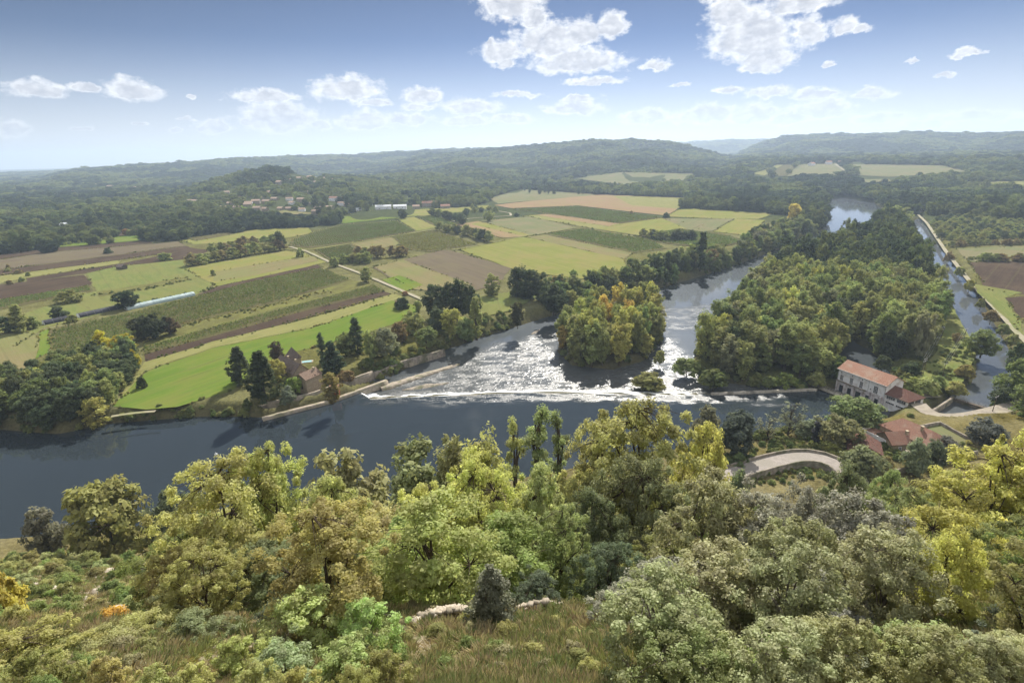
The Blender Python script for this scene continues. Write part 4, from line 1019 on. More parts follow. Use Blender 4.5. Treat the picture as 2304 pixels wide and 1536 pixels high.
for i, j, lb in ((0, 3, 'thin power cable from the annex pole to the canal pole'), (1, 2, 'thin power cable from the twin pole up the strip')):
    for s in (-1.2, 0, 1.2):
        b = MB(); a, c = tops[i] + [s, 0, .1], tops[j] + [s, 0, .1]
        pr = [a + (c - a) * t / 10 - np.array([0, 0, 4 * .9 * (t / 10) * (1 - t / 10)]) for t in range(11)]
        for p, q_ in zip(pr[:-1], pr[1:]): b.bar(p, q_, .03, n=4)
        tag(b.build('power_cable', M['metal'], None), lb, 'cable', lb)

# ------------------------------------------------------------------ trees
def envelope(shape, t):
    t = np.asarray(t)
    if shape == 'round': return np.sqrt(np.clip(1 - (2 * t - 1) ** 2, 0, 1)) ** .8
    if shape == 'oval': return np.clip(1 - np.abs(1.72 * t - .92) ** 2.6, 0, 1) ** .55 * (.72 + .28 * np.clip(t * 2, 0, 1)) + .02
    if shape == 'column': return np.clip(np.sin(PI * np.clip(t * .9 + .1, 0, 1)), 0, 1) ** .45
    if shape == 'cone': return (1 - t) ** .8 * (.25 + .75 * np.clip(t * 6, 0, 1)) + .03
    if shape == 'vase': return np.clip(.35 + .9 * t, 0, 1) * np.sqrt(np.clip(1 - np.clip((t - .6) / .4, 0, 1) ** 2, 0, 1)) + .02
    if shape == 'dome': return np.sqrt(np.clip(1 - t ** 2, 0, 1)) ** .7
    return np.ones_like(t)

def tube(pts, rad, n=5):
    """tapered tube through points -> verts, quads"""
    pts = np.asarray(pts, float); V = []; k = len(pts)
    for i in range(k):
        d = pts[min(i + 1, k - 1)] - pts[max(i - 1, 0)]; d /= np.linalg.norm(d) + 1e-9
        u = np.cross(d, [0.31, .95, .1]); u /= np.linalg.norm(u) + 1e-9; w = np.cross(d, u)
        for j in range(n): t = 2 * PI * j / n; V.append(pts[i] + (u * math.cos(t) + w * math.sin(t)) * rad[i])
    q = [[i * n + j, i * n + (j + 1) % n, (i + 1) * n + (j + 1) % n, (i + 1) * n + j] for i in range(k - 1) for j in range(n)]
    return np.array(V), np.array(q)

def gen_tree(name, seed, h, w, z0, shape, ncl, per, leaf, clr, limbs=6, streak=0.0, lump=.35, trunk_r=None, mat='leaf', bark='bark', inner=.22, up=.5, bare=0, ivy=False, twigs=True, sub=0.6):
    """crown and trunk mesh of one tree in metres, foot at the origin; z0: height where the crown starts"""
    global rng
    keep = rng; rng = np.random.default_rng(seed)
    ph = rng.uniform(0, 2 * PI, 8)
    t = rng.random(ncl) ** .85; a = rng.uniform(0, 2 * PI, ncl)
    e = envelope(shape, t)
    lob = 1 + lump * (np.sin(a * 2 + ph[0] + t * 4) * .4 + np.sin(a * 3 + ph[1] - t * 7) * .35 + np.sin(a * 5 + ph[2] + t * 11) * .35)
    rho = np.where(rng.random(ncl) < inner, rng.uniform(.1, .6, ncl), rng.uniform(.68, 1.0, ncl))
    r = np.minimum(e * lob, 1.25) * rho * (w / 2 - clr * .5)
    top = 1 + .10 * np.sin(a * 2 + ph[3]) + .07 * np.sin(a * 3 + ph[4])
    r = np.where(t > .74, e * (w / 2 - clr * .5) * np.sqrt(rng.random(ncl)), r)
    C = np.stack([r * np.cos(a), r * np.sin(a), z0 + (h - z0 - clr * .4) * t * np.clip(top, .8, 1.08)], 1)
    cs = clr * rng.uniform(.6, 1.25, ncl)
    ctint = rng.random(ncl)
    # leaves in each cluster
    k = np.repeat(np.arange(ncl), per); n = len(k)
    g = rng.normal(0, 1, (n, 3)); g /= np.linalg.norm(g, axis=1)[:, None]
    g *= (rng.random(n) ** .5)[:, None]
    off = g * cs[k][:, None] * np.array([1, 1, .72 + streak])
    L = C[k] + off
    outw = C[k] - np.array([0, 0, z0 + (h - z0) * .45]); outw /= np.linalg.norm(outw, axis=1)[:, None] + 1e-6
    nrm = g * .7 + outw * .5 + rng.normal(0, .55, (n, 3)) + np.array([0, 0, up])
    v, q, tt = leaf_quads(L, nrm, leaf * np.clip(np.exp(rng.normal(-.05, .38, n)), .4, 2.0), np.clip(ctint[k] * .6 + rng.random(n) * .4, 0, 1))
    fz_ = h / np.percentile(v[:, 2], 99.7); v[:, 2] *= fz_; C[:, 2] *= fz_
    fr_ = min(1.15, w / 2 / np.percentile(np.hypot(v[:, 0], v[:, 1]), 97)); v[:, :2] *= fr_; C[:, :2] *= fr_
    crown = mesh_np(name + '_crown', v, q, M[mat], {'tint': tt})
    # trunk, limbs and twigs
    tr = trunk_r or h * .018
    P0 = np.array([[0, 0, -1.0], [0, 0, z0 * .5], [rng.normal(0, .15), rng.normal(0, .15), z0 + (h - z0) * .25], [rng.normal(0, .3), rng.normal(0, .3), z0 + (h - z0) * .62], [rng.normal(0, .3), rng.normal(0, .3), h * .93]])
    TV, TQ = tube(P0, [tr * 1.5, tr, tr * .75, tr * .4, tr * .08], 7)
    vs, qs, base = [TV], [TQ], len(TV)
    order = rng.permutation(ncl)
    lim = order[:limbs]; LP = []
    for i in lim:
        s = np.array([0, 0, max(z0 * .55, C[i][2] - r[i] * .9 - rng.uniform(.05, .3) * h)]); mid = s * .45 + C[i] * .55 + np.array([0, 0, h * .03])
        cv, cq = tube([s, mid, C[i]], [tr * .55, tr * .32, tr * .1], 5); vs.append(cv); qs.append(cq + base); base += len(cv); LP.append((mid, C[i]))
    if twigs and LP:
        for i in order[limbs:limbs + int(ncl * sub)]:
            m = min(LP, key=lambda p: np.linalg.norm(p[0] - C[i])); s = m[0] * .6 + m[1] * .4
            if np.linalg.norm(s - C[i]) > w * .42: continue
            cv, cq = tube([s, (s + C[i]) / 2 + np.array([0, 0, .02 * h]), C[i]], [tr * .2, tr * .12, tr * .03], 4); vs.append(cv); qs.append(cq + base); base += len(cv)
    for _ in range(bare):      # dead twigs reaching out of the leaves
        i = order[rng.integers(ncl)]; d = C[i] - np.array([0, 0, z0]); d /= np.linalg.norm(d) + 1e-6
        p1 = C[i] + d * clr * rng.uniform(.6, 1.6) + np.array([0, 0, clr * .4])
        cv, cq = tube([C[i] * .5 + np.array([0, 0, z0]) * .5, C[i], p1], [tr * .22, tr * .14, tr * .03], 4); vs.append(cv); qs.append(cq + base); base += len(cv)
    trunk = mesh_np(name + '_trunk', np.concatenate(vs), np.concatenate(qs), M[bark], smooth=True)
    rng = keep
    return dict(crown=crown, trunk=trunk, h=h, w=w)

T = {}
for i in range(5): T['poplar%d' % i] = gen_tree('poplar', 100 + i, 22 + i % 3, 9.5, 2.5, 'oval', 95, 62, .36, 1.35, streak=.7, lump=.45)
for i in range(4): T['round%d' % i] = gen_tree('round', 200 + i, 13, 11.5, 1.5, 'round', 90, 66, .36, 1.5, lump=.4)
for i in range(4): T['bank%d' % i] = gen_tree('bank', 300 + i, 17, 12, 1.2, 'vase' if i % 2 else 'oval', 95, 62, .38, 1.6, lump=.55)
for i in range(2): T['column%d' % i] = gen_tree('column', 400 + i, 22, 5, .8, 'column', 80, 55, .34, 1.0, streak=.8, lump=.25)
T['conifer0'] = gen_tree('conifer', 500, 18, 8.5, .8, 'cone', 120, 55, .3, 1.0, lump=.4, up=.2)
T['deodar0'] = gen_tree('deodar', 501, 19, 12, .6, 'cone', 130, 60, .34, 1.25, lump=.5, up=.2, inner=.3)
for i in range(3): T['bush%d' % i] = gen_tree('bush', 600 + i, 3, 4, .15, 'dome', 36, 60, .22, .65, limbs=4, lump=.4)
for i in range(2): T['walnut%d' % i] = gen_tree('walnut', 650 + i, 9, 9.5, 1.6, 'dome', 70, 55, .32, 1.2, lump=.45)
T['bare0'] = gen_tree('bare', 690, 13, 7, 3, 'oval', 40, 16, .22, 1.0, limbs=12, bare=14, sub=1.0)
# close trees: many small leaves on visible branches
T['oak0'] = gen_tree('oak', 700, 14, 13, 2.5, 'round', 230, 190, .105, .78, limbs=13, lump=.5, mat='leaf_fg', bare=6, inner=.15)
T['oak1'] = gen_tree('oak', 701, 14, 12, 2.0, 'vase', 210, 190, .105, .76, limbs=12, lump=.6, mat='leaf_fg', bare=8, inner=.15)
T['oak2'] = gen_tree('oak', 702, 13, 12, 1.5, 'dome', 210, 190, .105, .76, limbs=11, lump=.55, mat='leaf_fg', bare=5, inner=.15)
T['holm0'] = gen_tree('holm', 710, 9, 9, .6, 'round', 210, 160, .095, .68, limbs=10, lump=.45, mat='leaf_holm', bark='bark_pale', bare=8, inner=.22)
T['holm1'] = gen_tree('holm', 711, 9, 8, .5, 'oval', 200, 160, .095, .66, limbs=10, lump=.55, mat='leaf_holm', bark='bark_pale', bare=6, inner=.22)
T['maple0'] = gen_tree('maple', 720, 9, 9, 1.6, 'vase', 170, 150, .085, .62, limbs=9, lump=.55, mat='leaf_fg', bare=4, inner=.1)
T['maple1'] = gen_tree('maple', 721, 8, 9.5, 1.2, 'dome', 170, 150, .085, .64, limbs=9, lump=.6, mat='leaf_fg', bare=4, inner=.1)
T['young0'] = gen_tree('young', 730, 5, 5.5, .4, 'dome', 120, 130, .075, .42, limbs=9, lump=.6, mat='leaf_fg', bark='bark_pale', bare=16, inner=.2)
T['juniper0'] = gen_tree('juniper', 740, 3.2, 2.5, .05, 'cone', 150, 150, .042, .27, limbs=4, lump=.45, mat='leaf_holm', inner=.3, up=.6, bare=20)
T['pine0'] = gen_tree('pine', 750, 9, 7, 1.0, 'vase', 130, 170, .085, .7, limbs=9, lump=.7, mat='leaf_fg', inner=.1, up=.7)
T['ivytree0'] = gen_tree('ivytree', 760, 15, 4.2, 3.5, 'column', 70, 130, .10, .62, limbs=8, lump=.6, mat='leaf_fg', bark='bark', inner=.3, trunk_r=.42)
for i in range(3): T['scrub%d' % i] = gen_tree('scrub', 770 + i, 2.2, 2.8, .05, 'dome', 60, 120, .065, .36, limbs=6, lump=.5, mat='leaf_fg', bare=10)

ORD = 'first second third fourth fifth sixth seventh eighth ninth tenth eleventh twelfth thirteenth fourteenth fifteenth sixteenth seventeenth eighteenth nineteenth twentieth'.split()
TREES = []
def tree(kind, name, x, y, h, w, color, label, group=None, cat='tree', z=None, rot=None, parts=True, sink=.2):
    t = T[kind]; z = g1(x, y) - sink if z is None else z
    sx = w / t['w']; sz = h / t['h']; rot = rng.uniform(0, 2 * PI) if rot is None else rot
    if sz < .72 * sx:            # never squashed: the lower crown stands deeper in the scrub instead
        z -= (.72 * sx - sz) * t['h']; sz = .72 * sx
    if sx < .5 * sz: sx = .5 * sz
    r = empty(name, (x, y, z), rot, (sx, sx, sz))
    tag(r, label, cat, group)
    c = link('crown' if cat == 'tree' else 'foliage', t['crown'], r); c.color = (*color, 1)
    tk = link('trunk' if cat == 'tree' else 'stem', t['trunk'], r)
    TREES.append((x, y, w)); return r
def bush(kind, name, x, y, h, w, color, label, group=None, cat='bush', z=None):
    t = T[kind]; z = g1(x, y) - .15 if z is None else z
    o = link(name, t['crown'], None, (x, y, z), rng.uniform(0, 2 * PI), (w / t['w'], w / t['w'], h / t['h'])); o.color = (*color, 1)
    return tag(o, label, cat, group)

def var(c, s=.12):
    k = 1 + rng.uniform(-s, s); return tuple(float(np.clip(v * k * (1 + rng.uniform(-s * .4, s * .4)), .005, .8)) for v in c)
# leaf colours
OL, DG, GR, YG, GO, GY_, BR, LG, RU = (.165, .178, .068), (.056, .072, .038), (.115, .142, .055), (.24, .24, .075), (.30, .24, .07), (.14, .148, .088), (.155, .125, .06), (.14, .185, .05), (.18, .105, .055)

def scatter(poly, spacing, jit=.42):
    poly = np.array(poly); x0, y0 = poly.min(0); x1, y1 = poly.max(0); out = []
    row = 0
    for y in np.arange(y0, y1, spacing * .87):
        row += 1
        for x in np.arange(x0 + (row % 2) * spacing / 2, x1, spacing): out.append((x + rng.uniform(-1, 1) * spacing * jit, y + rng.uniform(-1, 1) * spacing * jit))
    out = np.array(out)
    return out[inpoly(out[:, 0], out[:, 1], poly)]
COLNAME = {OL: 'olive green', DG: 'dark green', GR: 'mid green', YG: 'yellow green', GO: 'golden yellow', GY_: 'grey green', BR: 'brownish', LG: 'fresh green', RU: 'russet'}
def pick(pal):
    r = rng.random() * sum(w for _, w in pal)
    for c, w in pal:
        r -= w
        if r <= 0: return c
    return pal[-1][0]
STUFF = {}          # leftover wood members: name -> list of (x, y, z, sx, sz, variant)

def grove(poly, spacing, kinds, hr, wr, pal, name, place, group, limit=300, stuff=None, z=None, rowname=None):
    """individual trees of one wood, the ones nearest the lookout first; what goes past the limit joins a stuff object"""
    pts = scatter(poly, spacing); d = np.hypot(pts[:, 0], pts[:, 1]); pts = pts[np.argsort(d)]
    cnt = {}
    for i, (x, y) in enumerate(pts):
        gz_ = g1(x, y)
        if z is None and gz_ < (-1.7 if y > 255 else -.4): continue
        h, w = rng.uniform(*hr), rng.uniform(*wr); c = pick(pal); k = kinds[rng.integers(len(kinds))]
        if i >= limit:
            if stuff: STUFF.setdefault(stuff, []).append((x, y, gz_, w, h, c))
            continue
        cn = COLNAME[c]; size = 'tall' if h > hr[0] + (hr[1] - hr[0]) * .6 else 'low' if h < hr[0] + (hr[1] - hr[0]) * .25 else 'middling'
        pl = place(x, y) if callable(place) else place
        key = (size, cn, pl); cnt[key] = cnt.get(key, 0) + 1
        lb = f'{size} {cn} tree {pl}'
        if cnt[key] > 1 and cnt[key] <= len(ORD): lb = f'{ORD[cnt[key] - 1]} nearest {size} {cn} tree {pl}'
        tree(k, name, x, y, h, w, var(c), lb, group)

# -- the two river islets and the woods along the banks
def place_big(x, y):
    front = 'in the front row by the weir wall' if y < 272 else 'near the tip of the big wooded island' if x < 118 and y < 320 else None
    if front: return front
    if y < 330: return 'inside the big island wood near the weir' if x < 190 else 'beside the tailrace on the big island'
    if y < 420: return 'in the middle of the big island wood' if x < 300 else 'by the canal edge of the big island'
    return 'at the far end of the big island wood'
big = P2([(1562, 806), (1590, 838), (1700, 857), (1822, 857), (1878, 836), (1892, 788), (1925, 763), (1985, 803), (2040, 838), (2082, 800), (2108, 760), (2116, 700), (2092, 645), (2066, 590), (2042, 540), (2014, 505), (1992, 492), (1965, 520), (1890, 560), (1765, 600), (1705, 645), (1655, 705), (1605, 758)], 1)
POPS = ['poplar%d' % i for i in range(5)]; BANKS = ['bank%d' % i for i in range(4)]; RNDS = ['round%d' % i for i in range(4)]
cut = np.array([p for p in big])
grove(big, 9.6, POPS + ['bank0', 'bank2', 'round1'], (15, 26), (9.5, 14), [(OL, 6), (GR, 4), (YG, .5), (GY_, .5), (DG, .8)], 'poplar_tree', place_big, 'trees of the big river island', 285, 'island_wood')
isl = P2([(1256, 788), (1288, 819), (1380, 829), (1450, 811), (1483, 769), (1488, 732), (1440, 714), (1350, 724), (1282, 752)], -1)
grove(isl, 8.0, POPS + ['bank1', 'bank3'], (13, 27), (8, 12.5), [(GO, 1.3), (YG, 4), (OL, 5), (GR, 1.5)], 'islet_tree', lambda x, y: 'at the river end of the yellow wooded islet' if y < 290 else 'on the yellow wooded islet' if x < 75 else 'on the far side of the yellow wooded islet', 'trees of the yellow islet', 80)
wood = P2([(-190, 985), (-190, 900), (0, 888), (60, 848), (130, 812), (230, 795), (292, 806), (306, 842), (284, 872), (258, 902), (246, 938), (130, 962), (0, 955)], 5)
grove(wood, 6.3, RNDS + ['bank0', 'bank2'], (9, 15), (7.5, 11), [(DG, 8), (GR, 3.5), (OL, 1.6), (YG, .35)], 'wood_tree', lambda x, y: 'at the water edge of the dark bank wood' if y < 222 else 'on the field side of the dark bank wood' if y > 262 else 'inside the dark bank wood', 'trees of the dark bank wood', 140)
for px, by_, h, w in ((232, 788, 12, 9), (290, 800, 13, 10), (304, 832, 12, 8), (268, 800, 12, 8)):
    p = P(px, by_, 5); tree('round%d' % rng.integers(4), 'wood_tree', p[0], p[1], h, w, var((.27, .25, .035)), {232: 'flat topped golden yellow tree at the top of the dark bank wood', 290: 'bright yellow tree at the meadow corner of the dark bank wood', 304: 'yellow green tree leaning over the bright meadow', 268: 'yellowish tree between the two yellow ones of the bank wood'}[px])
b2 = P2([(1418, 652), (1490, 643), (1560, 621), (1640, 597), (1748, 557), (1848, 517), (1862, 488), (1836, 486), (1760, 520), (1700, 545), (1650, 575), (1560, 592), (1450, 618), (1412, 634)], 4)
grove(b2, 9.0, BANKS + RNDS[:2] + ['poplar1'], (10, 20), (9, 15), [(DG, 3), (GR, 4), (OL, 3), (GY_, 1.5), (BR, .5), (YG, .25)], 'riverside_tree', lambda x, y: 'on the far river bank opposite the islet' if x < 200 else 'on the far river bank beside the lime fields' if x < 330 else 'on the far river bank at the bend', 'trees along the far river bank', 190, 'bank_wood')
b1 = P2([(1212, 712), (1330, 676), (1418, 653), (1412, 632), (1330, 648), (1225, 668)], 4)
grove(b1, 7.5, BANKS + RNDS, (11, 17), (8, 12), [(DG, 4), (GR, 3), (OL, 2), (BR, .5)], 'riverside_tree', 'on the bank behind the yellow islet', 'trees along the far river bank', 60)

# single trees by foot point: kind, px, foot py, top py, width px, colour, label
def by_px(kind, name, px, by_, ty, wpx, color, label, z0=None, group=None, cat='tree', fn=tree):
    p = hit(px, by_) if z0 is None else P(px, by_, z0)
    x, y, z = p
    dep = y * CS + (CAM_H - z) * SN; hgt = 3.0
    for _ in range(25):
        hgt *= max(.3, (by_ - ty) / max(1e-3, by_ - proj((x, y, z + hgt))[1])) ** .8
    return fn(kind, name, x, y, min(hgt, 34), wpx * dep / FPX, var(color, .06), label, group, cat, z=z - .2)
OD = {'group': None}
LIST = [
 # around the manor and along the lock
 ('deodar0', 545, 862, 780, 62, DG, 'dark spreading conifer at the meadow edge of the manor garden'), ('deodar0', 598, 900, 790, 84, (.04, .055, .026), 'largest dark conifer standing over the lock entrance'),
 ('round1', 626, 815, 768, 34, (.05, .038, .028), 'dark brownish tree behind the manor tower'), ('round2', 622, 858, 808, 46, YG, 'yellow green tree between the conifers and the manor'),
 ('column0', 728, 818, 748, 20, DG, 'slim dark cypress right of the manor pool'), ('conifer0', 752, 838, 768, 60, (.035, .05, .03), 'broad dark conifer beside the stone house'),
 ('conifer0', 806, 795, 714, 46, DG, 'tall dark spire tree on the bright meadow edge'), ('round0', 780, 800, 750, 50, GR, 'green tree left of the dark spire tree'),
 ('round3', 868, 800, 738, 66, GY_, 'silvery grey willow right of the spire tree'), ('bank1', 750, 905, 838, 46, (.165, .14, .055), 'olive brown tree growing on the lock pier'),
 ('round1', 838, 806, 742, 40, OL, 'olive tree between spire tree and willow'), ('bush1', 700, 862, 836, 34, GR, 'round green shrub in front of the stone house'),
 ('bush2', 664, 880, 848, 34, LG, 'fresh green shrub below the manor wall'), ('bush0', 650, 905, 868, 36, (.12, .14, .10), 'pale silvery shrub above the lock entrance'),
 ('bush1', 780, 850, 832, 40, BR, 'orange brown shrubs on the lock slope'), ('round2', 930, 752, 700, 54, OL, 'olive tree above the overgrown quay'),
 ('round0', 960, 780, 736, 50, GR, 'green tree close to the quay water'), ('poplar0', 985, 745, 690, 44, DG, 'dark tree behind the quay trees'),
 ('bank2', 1018, 752, 694, 50, YG, 'yellow green tree above the river bend'), ('column1', 1072, 752, 668, 30, OL, 'tall slim ivy clad tree at the river bend'),
 ('round1', 1046, 765, 716, 44, GR, 'rounded green tree beside the slim ivy clad tree'), ('round3', 900, 770, 724, 44, BR, 'brownish thicket tree behind the willow'),
 ('round0', 985, 716, 640, 60, DG, 'leftmost of the dark tree clump at the lane end'), ('round1', 1025, 712, 630, 62, (.035, .05, .025), 'tallest of the dark tree clump at the lane end'),
 ('round2', 1060, 718, 642, 52, DG, 'rightmost of the dark tree clump at the lane end'), ('bank0', 1108, 666, 616, 38, OL, 'loose olive tree alone behind the small meadow'),
 ('poplar2', 1165, 668, 600, 44, DG, 'leftmost of three dark trees by the small meadow'), ('poplar3', 1185, 672, 598, 50, (.04, .055, .026), 'middle one of three dark trees by the small meadow'), ('bank3', 1212, 676, 612, 46, DG, 'rightmost of three dark trees by the small meadow'),
 ('column0', 1575, 606, 520, 22, DG, 'dark spire poplar rising above the far river bank'), ('column1', 1500, 632, 566, 22, DG, 'second spire poplar on the far bank left of the tallest'),
 ('bank1', 1245, 705, 640, 60, (.04, .055, .03), 'dark tree beside the river bend'), ('round1', 1165, 735, 680, 34, (.05, .05, .028), 'dark slender tree on the low bank of the bend'),
 ('round0', 1785, 505, 458, 34, GO, 'golden tree in the wood at the river bend'),
 # fields
 ('round0', 285, 694, 655, 50, (.03, .042, .024), 'big dark tree between the two tunnel greenhouses'), ('round1', 134, 716, 690, 36, DG, 'dark round tree behind the dark tunnel greenhouse'),
 ('bush1', 164, 724, 707, 24, OL, 'bush hiding the middle of the dark tunnel greenhouse'), ('round2', 158, 680, 652, 52, OL, 'round green tree in the long meadow'),
 ('conifer0', 48, 745, 686, 54, OL, 'pointed green tree in the far clump on the left edge'), ('round3', 20, 748, 712, 44, DG, 'dark round tree in the clump on the left edge'), ('round1', 76, 738, 712, 26, GR, 'small tree at the end of the left edge clump'),
 ('round0', 322, 762, 712, 50, (.045, .05, .03), 'dark tree on the left in the vineyard thicket'), ('round2', 350, 762, 706, 56, (.04, .048, .03), 'tallest dark tree of the vineyard thicket'), ('round3', 384, 752, 712, 40, (.07, .055, .035), 'brownish tree at the tip of the vineyard thicket'),
 ('bush0', 372, 585, 568, 32, OL, 'rounded bush at the ploughed strip corner'), ('bush1', 245, 570, 556, 20, DG, 'small dark bush on the fallow strip'),
 ('round1', 632, 562, 520, 30, DG, 'round dark tree at the track crossing'), ('bush2', 676, 578, 558, 18, OL, 'small bush at the track crossing'),
 ('bush1', 322, 872, 846, 22, (.05, .06, .025), 'lone dark bush in the bright meadow beside the wood'), ('bush0', 480, 620, 606, 12, OL, 'tiny tree in the pale meadow hedge'),
 ('round3', 825, 634, 600, 30, OL, 'olive tree at the lane bend'), ('bush2', 752, 600, 578, 22, OL, 'bush on the lane before the brown hedge'),
 ('round1', 907, 492, 470, 22, DG, 'dark round tree beside the lozenge field'), ('round0', 1050, 486, 468, 16, DG, 'small dark tree at the hooked track'),
 ('round2', 1100, 498, 474, 24, OL, 'spreading tree left of the hooked track'), ('bush0', 1162, 487, 478, 14, DG, 'dark bush at the corner of the hooked track'), ('bush1', 1498, 490, 478, 16, DG, 'round bush at the corner of the far stubble field'),
 ('bush1', 1420, 482, 474, 12, BR, 'tiny bush on the far vineyard edge'), ('round0', 940, 700, 676, 18, OL, 'tree beside the ivy covered hut'), ('bush2', 912, 664, 654, 14, RU, 'small reddish bush at the lane end'),
 ('bush1', 906, 694, 668, 34, (.05, .065, .03), 'ivy mass hugging the stone hut'),
 # canal and right bank
 ('round1', 2206, 800, 742, 66, GR, 'round green tree leaning over the canal'), ('round0', 2252, 910, 868, 52, DG, 'dark round tree at the end of the canal'), ('round2', 2150, 770, 748, 20, BR, 'small brown tree on the canal strip'),
 ('round3', 2285, 900, 810, 80, GR, 'big green tree on the right canal bank near the sluice'), ('round2', 2290, 850, 770, 56, DG, 'dark tree on the right canal bank above the bend'), ('bank2', 2300, 945, 860, 60, GR, 'leafy tree at the right edge beside the canal end'),
 ('bush2', 2228, 722, 697, 32, BR, 'rounded brown green shrub on the towpath'), ('bush1', 2180, 652, 628, 22, YG, 'yellow green shrub between canal and towpath'), ('bush0', 2134, 586, 566, 20, BR, 'brown shrub on the canal bank farther up'), ('bush2', 2256, 752, 728, 26, GR, 'green shrub hanging over the canal water'),
 ('bush0', 2276, 775, 750, 26, OL, 'olive shrub on the canal bank near the sluice trees'), ('bush1', 2206, 690, 670, 20, OL, 'olive shrub beside the middle of the canal'), ('bush2', 2158, 620, 600, 20, OL, 'olive shrub at the canal edge near the orchard'),
 ('round1', 2020, 500, 464, 50, OL, 'rounded tree at the canal head'), ('round2', 1985, 505, 470, 40, OL, 'tree on the point between river and canal'),
]
for a in LIST:
    isb = a[0].startswith('bush'); z0 = 5 if a[1] < 1900 else 3.5
    by_px(a[0], 'shrub' if isb else 'field_tree' if a[1] < 1000 else 'single_tree', *a[1:], z0=z0, cat='shrub' if isb else 'tree')

# hedges and orchards in the fields
def hedge(pxs, n, kinds, hr, wr, pal, name, lab, group, z0=5, width=6):
    pts = ribbon_pts([tuple(p) for p in P2(pxs, z0)], .5)
    for i in range(n):
        p = pts[int((i + .5) / n * (len(pts) - 1))] + rng.normal(0, width * .3, 2)
        c = pick(pal); h = rng.uniform(*hr)
        lb = lab.format(o=ORD[i] if i < 20 else 'later', c=COLNAME[c])
        tree(kinds[rng.integers(len(kinds))], name, p[0], p[1], h, rng.uniform(*wr), var(c), lb, group, z=z0 - .2)
hedge([(420, 600), (470, 590), (520, 582), (570, 572), (640, 562)], 12, ['walnut0', 'walnut1'], (10, 15), (14, 20), [(BR, 2), (OL, 4)], 'walnut_tree', '{o} {c} walnut tree from the left in the near orchard row', 'near orchard row')
hedge([(470, 572), (520, 560), (570, 550), (625, 545)], 9, ['walnut0', 'walnut1'], (9, 13), (13, 18), [(BR, 1.5), (OL, 4)], 'walnut_tree', '{o} {c} walnut tree from the left in the far orchard row', 'far orchard row')
hedge([(990, 518), (1030, 526), (1070, 536), (1110, 546)], 12, ['walnut0', 'round1'], (12, 16), (12, 17), [(DG, 3), (OL, 3)], 'hedge_tree', '{o} {c} tree along the dark hedge beside the big green field', 'trees of the dark hedge')
hedge([(968, 484), (1000, 492), (1030, 500), (1046, 506)], 9, ['round0', 'round2'], (11, 16), (12, 16), [(DG, 3), (OL, 2)], 'hedge_tree', '{o} {c} tree along the upper hedge between vineyards', 'trees of the upper hedge')
hedge([(808, 578), (850, 580), (890, 578), (918, 574)], 9, ['walnut0', 'walnut1'], (11, 15), (11, 15), [(BR, 4), (RU, .3), (OL, 2)], 'walnut_tree', '{o} {c} tree of the brown hedge beside the lane', 'trees of the brown hedge')
hedge([(770, 590), (800, 592), (830, 592)], 5, ['round1', 'bank0'], (9, 12), (11, 14), [(OL, 2), (DG, 1)], 'hedge_tree', '{o} {c} tree by the lane below the brown hedge', 'lane side trees')
hedge([(1446, 534), (1490, 540), (1530, 541), (1560, 540)], 9, ['round1', 'walnut0'], (11, 14), (12, 16), [(OL, 3), (DG, 2)], 'hedge_tree', '{o} {c} tree of the copse beside the vineyard near the river', 'river vineyard copse')
hedge([(1060, 470), (1075, 480), (1100, 474), (1120, 480)], 6, ['round2', 'walnut1'], (9, 14), (10, 14), [(DG, 2), (BR, 1), (OL, 2)], 'hedge_tree', '{o} {c} tree of the clump at the hooked track', 'hooked track clump')
hedge([(135, 553), (180, 548), (235, 541), (262, 537)], 8, ['walnut0'], (4, 5.5), (4.5, 6), [(YG, 1), (OL, 2)], 'fruit_tree', '{o} {c} sapling from the left in the green orchard grass', 'orchard saplings')
hedge([(168, 536), (186, 534), (200, 533), (215, 532)], 5, ['round0'], (8, 11), (8, 11), [(DG, 2), (GY_, 2)], 'field_tree', '{o} {c} tree beside the plot behind the saplings', 'plot trees')
hedge([(282, 530), (300, 530), (320, 528), (335, 527)], 5, ['round1'], (9, 12), (9, 12), [(RU, 1), (BR, 2), (OL, 2)], 'field_tree', '{o} {c} tree of the russet clump at the wood edge', 'russet clump')
hedge([(20, 634), (40, 640), (52, 622), (10, 600)], 6, ['bush0', 'bush1'], (3, 5), (4, 8), [(OL, 2), (BR, 1)], 'shrub', '{o} {c} shrub between the ploughed strips at the left end', 'field strip shrubs')
hedge([(2200, 588), (2240, 590), (2290, 588), (2340, 590)], 12, ['walnut0', 'walnut1'], (7, 9), (9, 13), [(BR, 3), (OL, 3)], 'walnut_tree', '{o} {c} walnut tree in the row above the dark field', 'row above the dark field', z0=4.5)
hedge([(2130, 556), (2200, 552), (2260, 552), (2340, 550)], 14, ['walnut0', 'walnut1'], (6, 8), (8, 11), [(BR, 3), (OL, 3)], 'walnut_tree', '{o} {c} walnut tree in the front row of the big orchard', 'orchard front row', z0=4.5)
orch = P2([(2096, 500), (2150, 482), (2330, 500), (2500, 520), (2500, 545), (2304, 540), (2180, 545), (2122, 545)], 4.5)
d_ = main_dir(np.array([P(2130, 545, 4.5)[:2], P(2330, 540, 4.5)[:2]])); e_ = np.array([-d_[1], d_[0]]); c_ = orch.mean(0); k_ = 0
for i in range(-40, 40):
    for j in range(-40, 40):
        p = c_ + d_ * i * 12 + e_ * j * 12.5 + rng.normal(0, .6, 2)
        if inpoly(p[0:1], p[1:2], orch)[0] and k_ < 260:
            k_ += 1; tree('walnut%d' % (k_ % 2), 'orchard_tree', p[0], p[1], rng.uniform(6.5, 8.5), rng.uniform(10, 12.5), var(DG if rng.random() < .4 else OL), 'evenly spaced dark green walnut tree in the big orchard beyond the canal', 'big orchard trees', z=4.2)

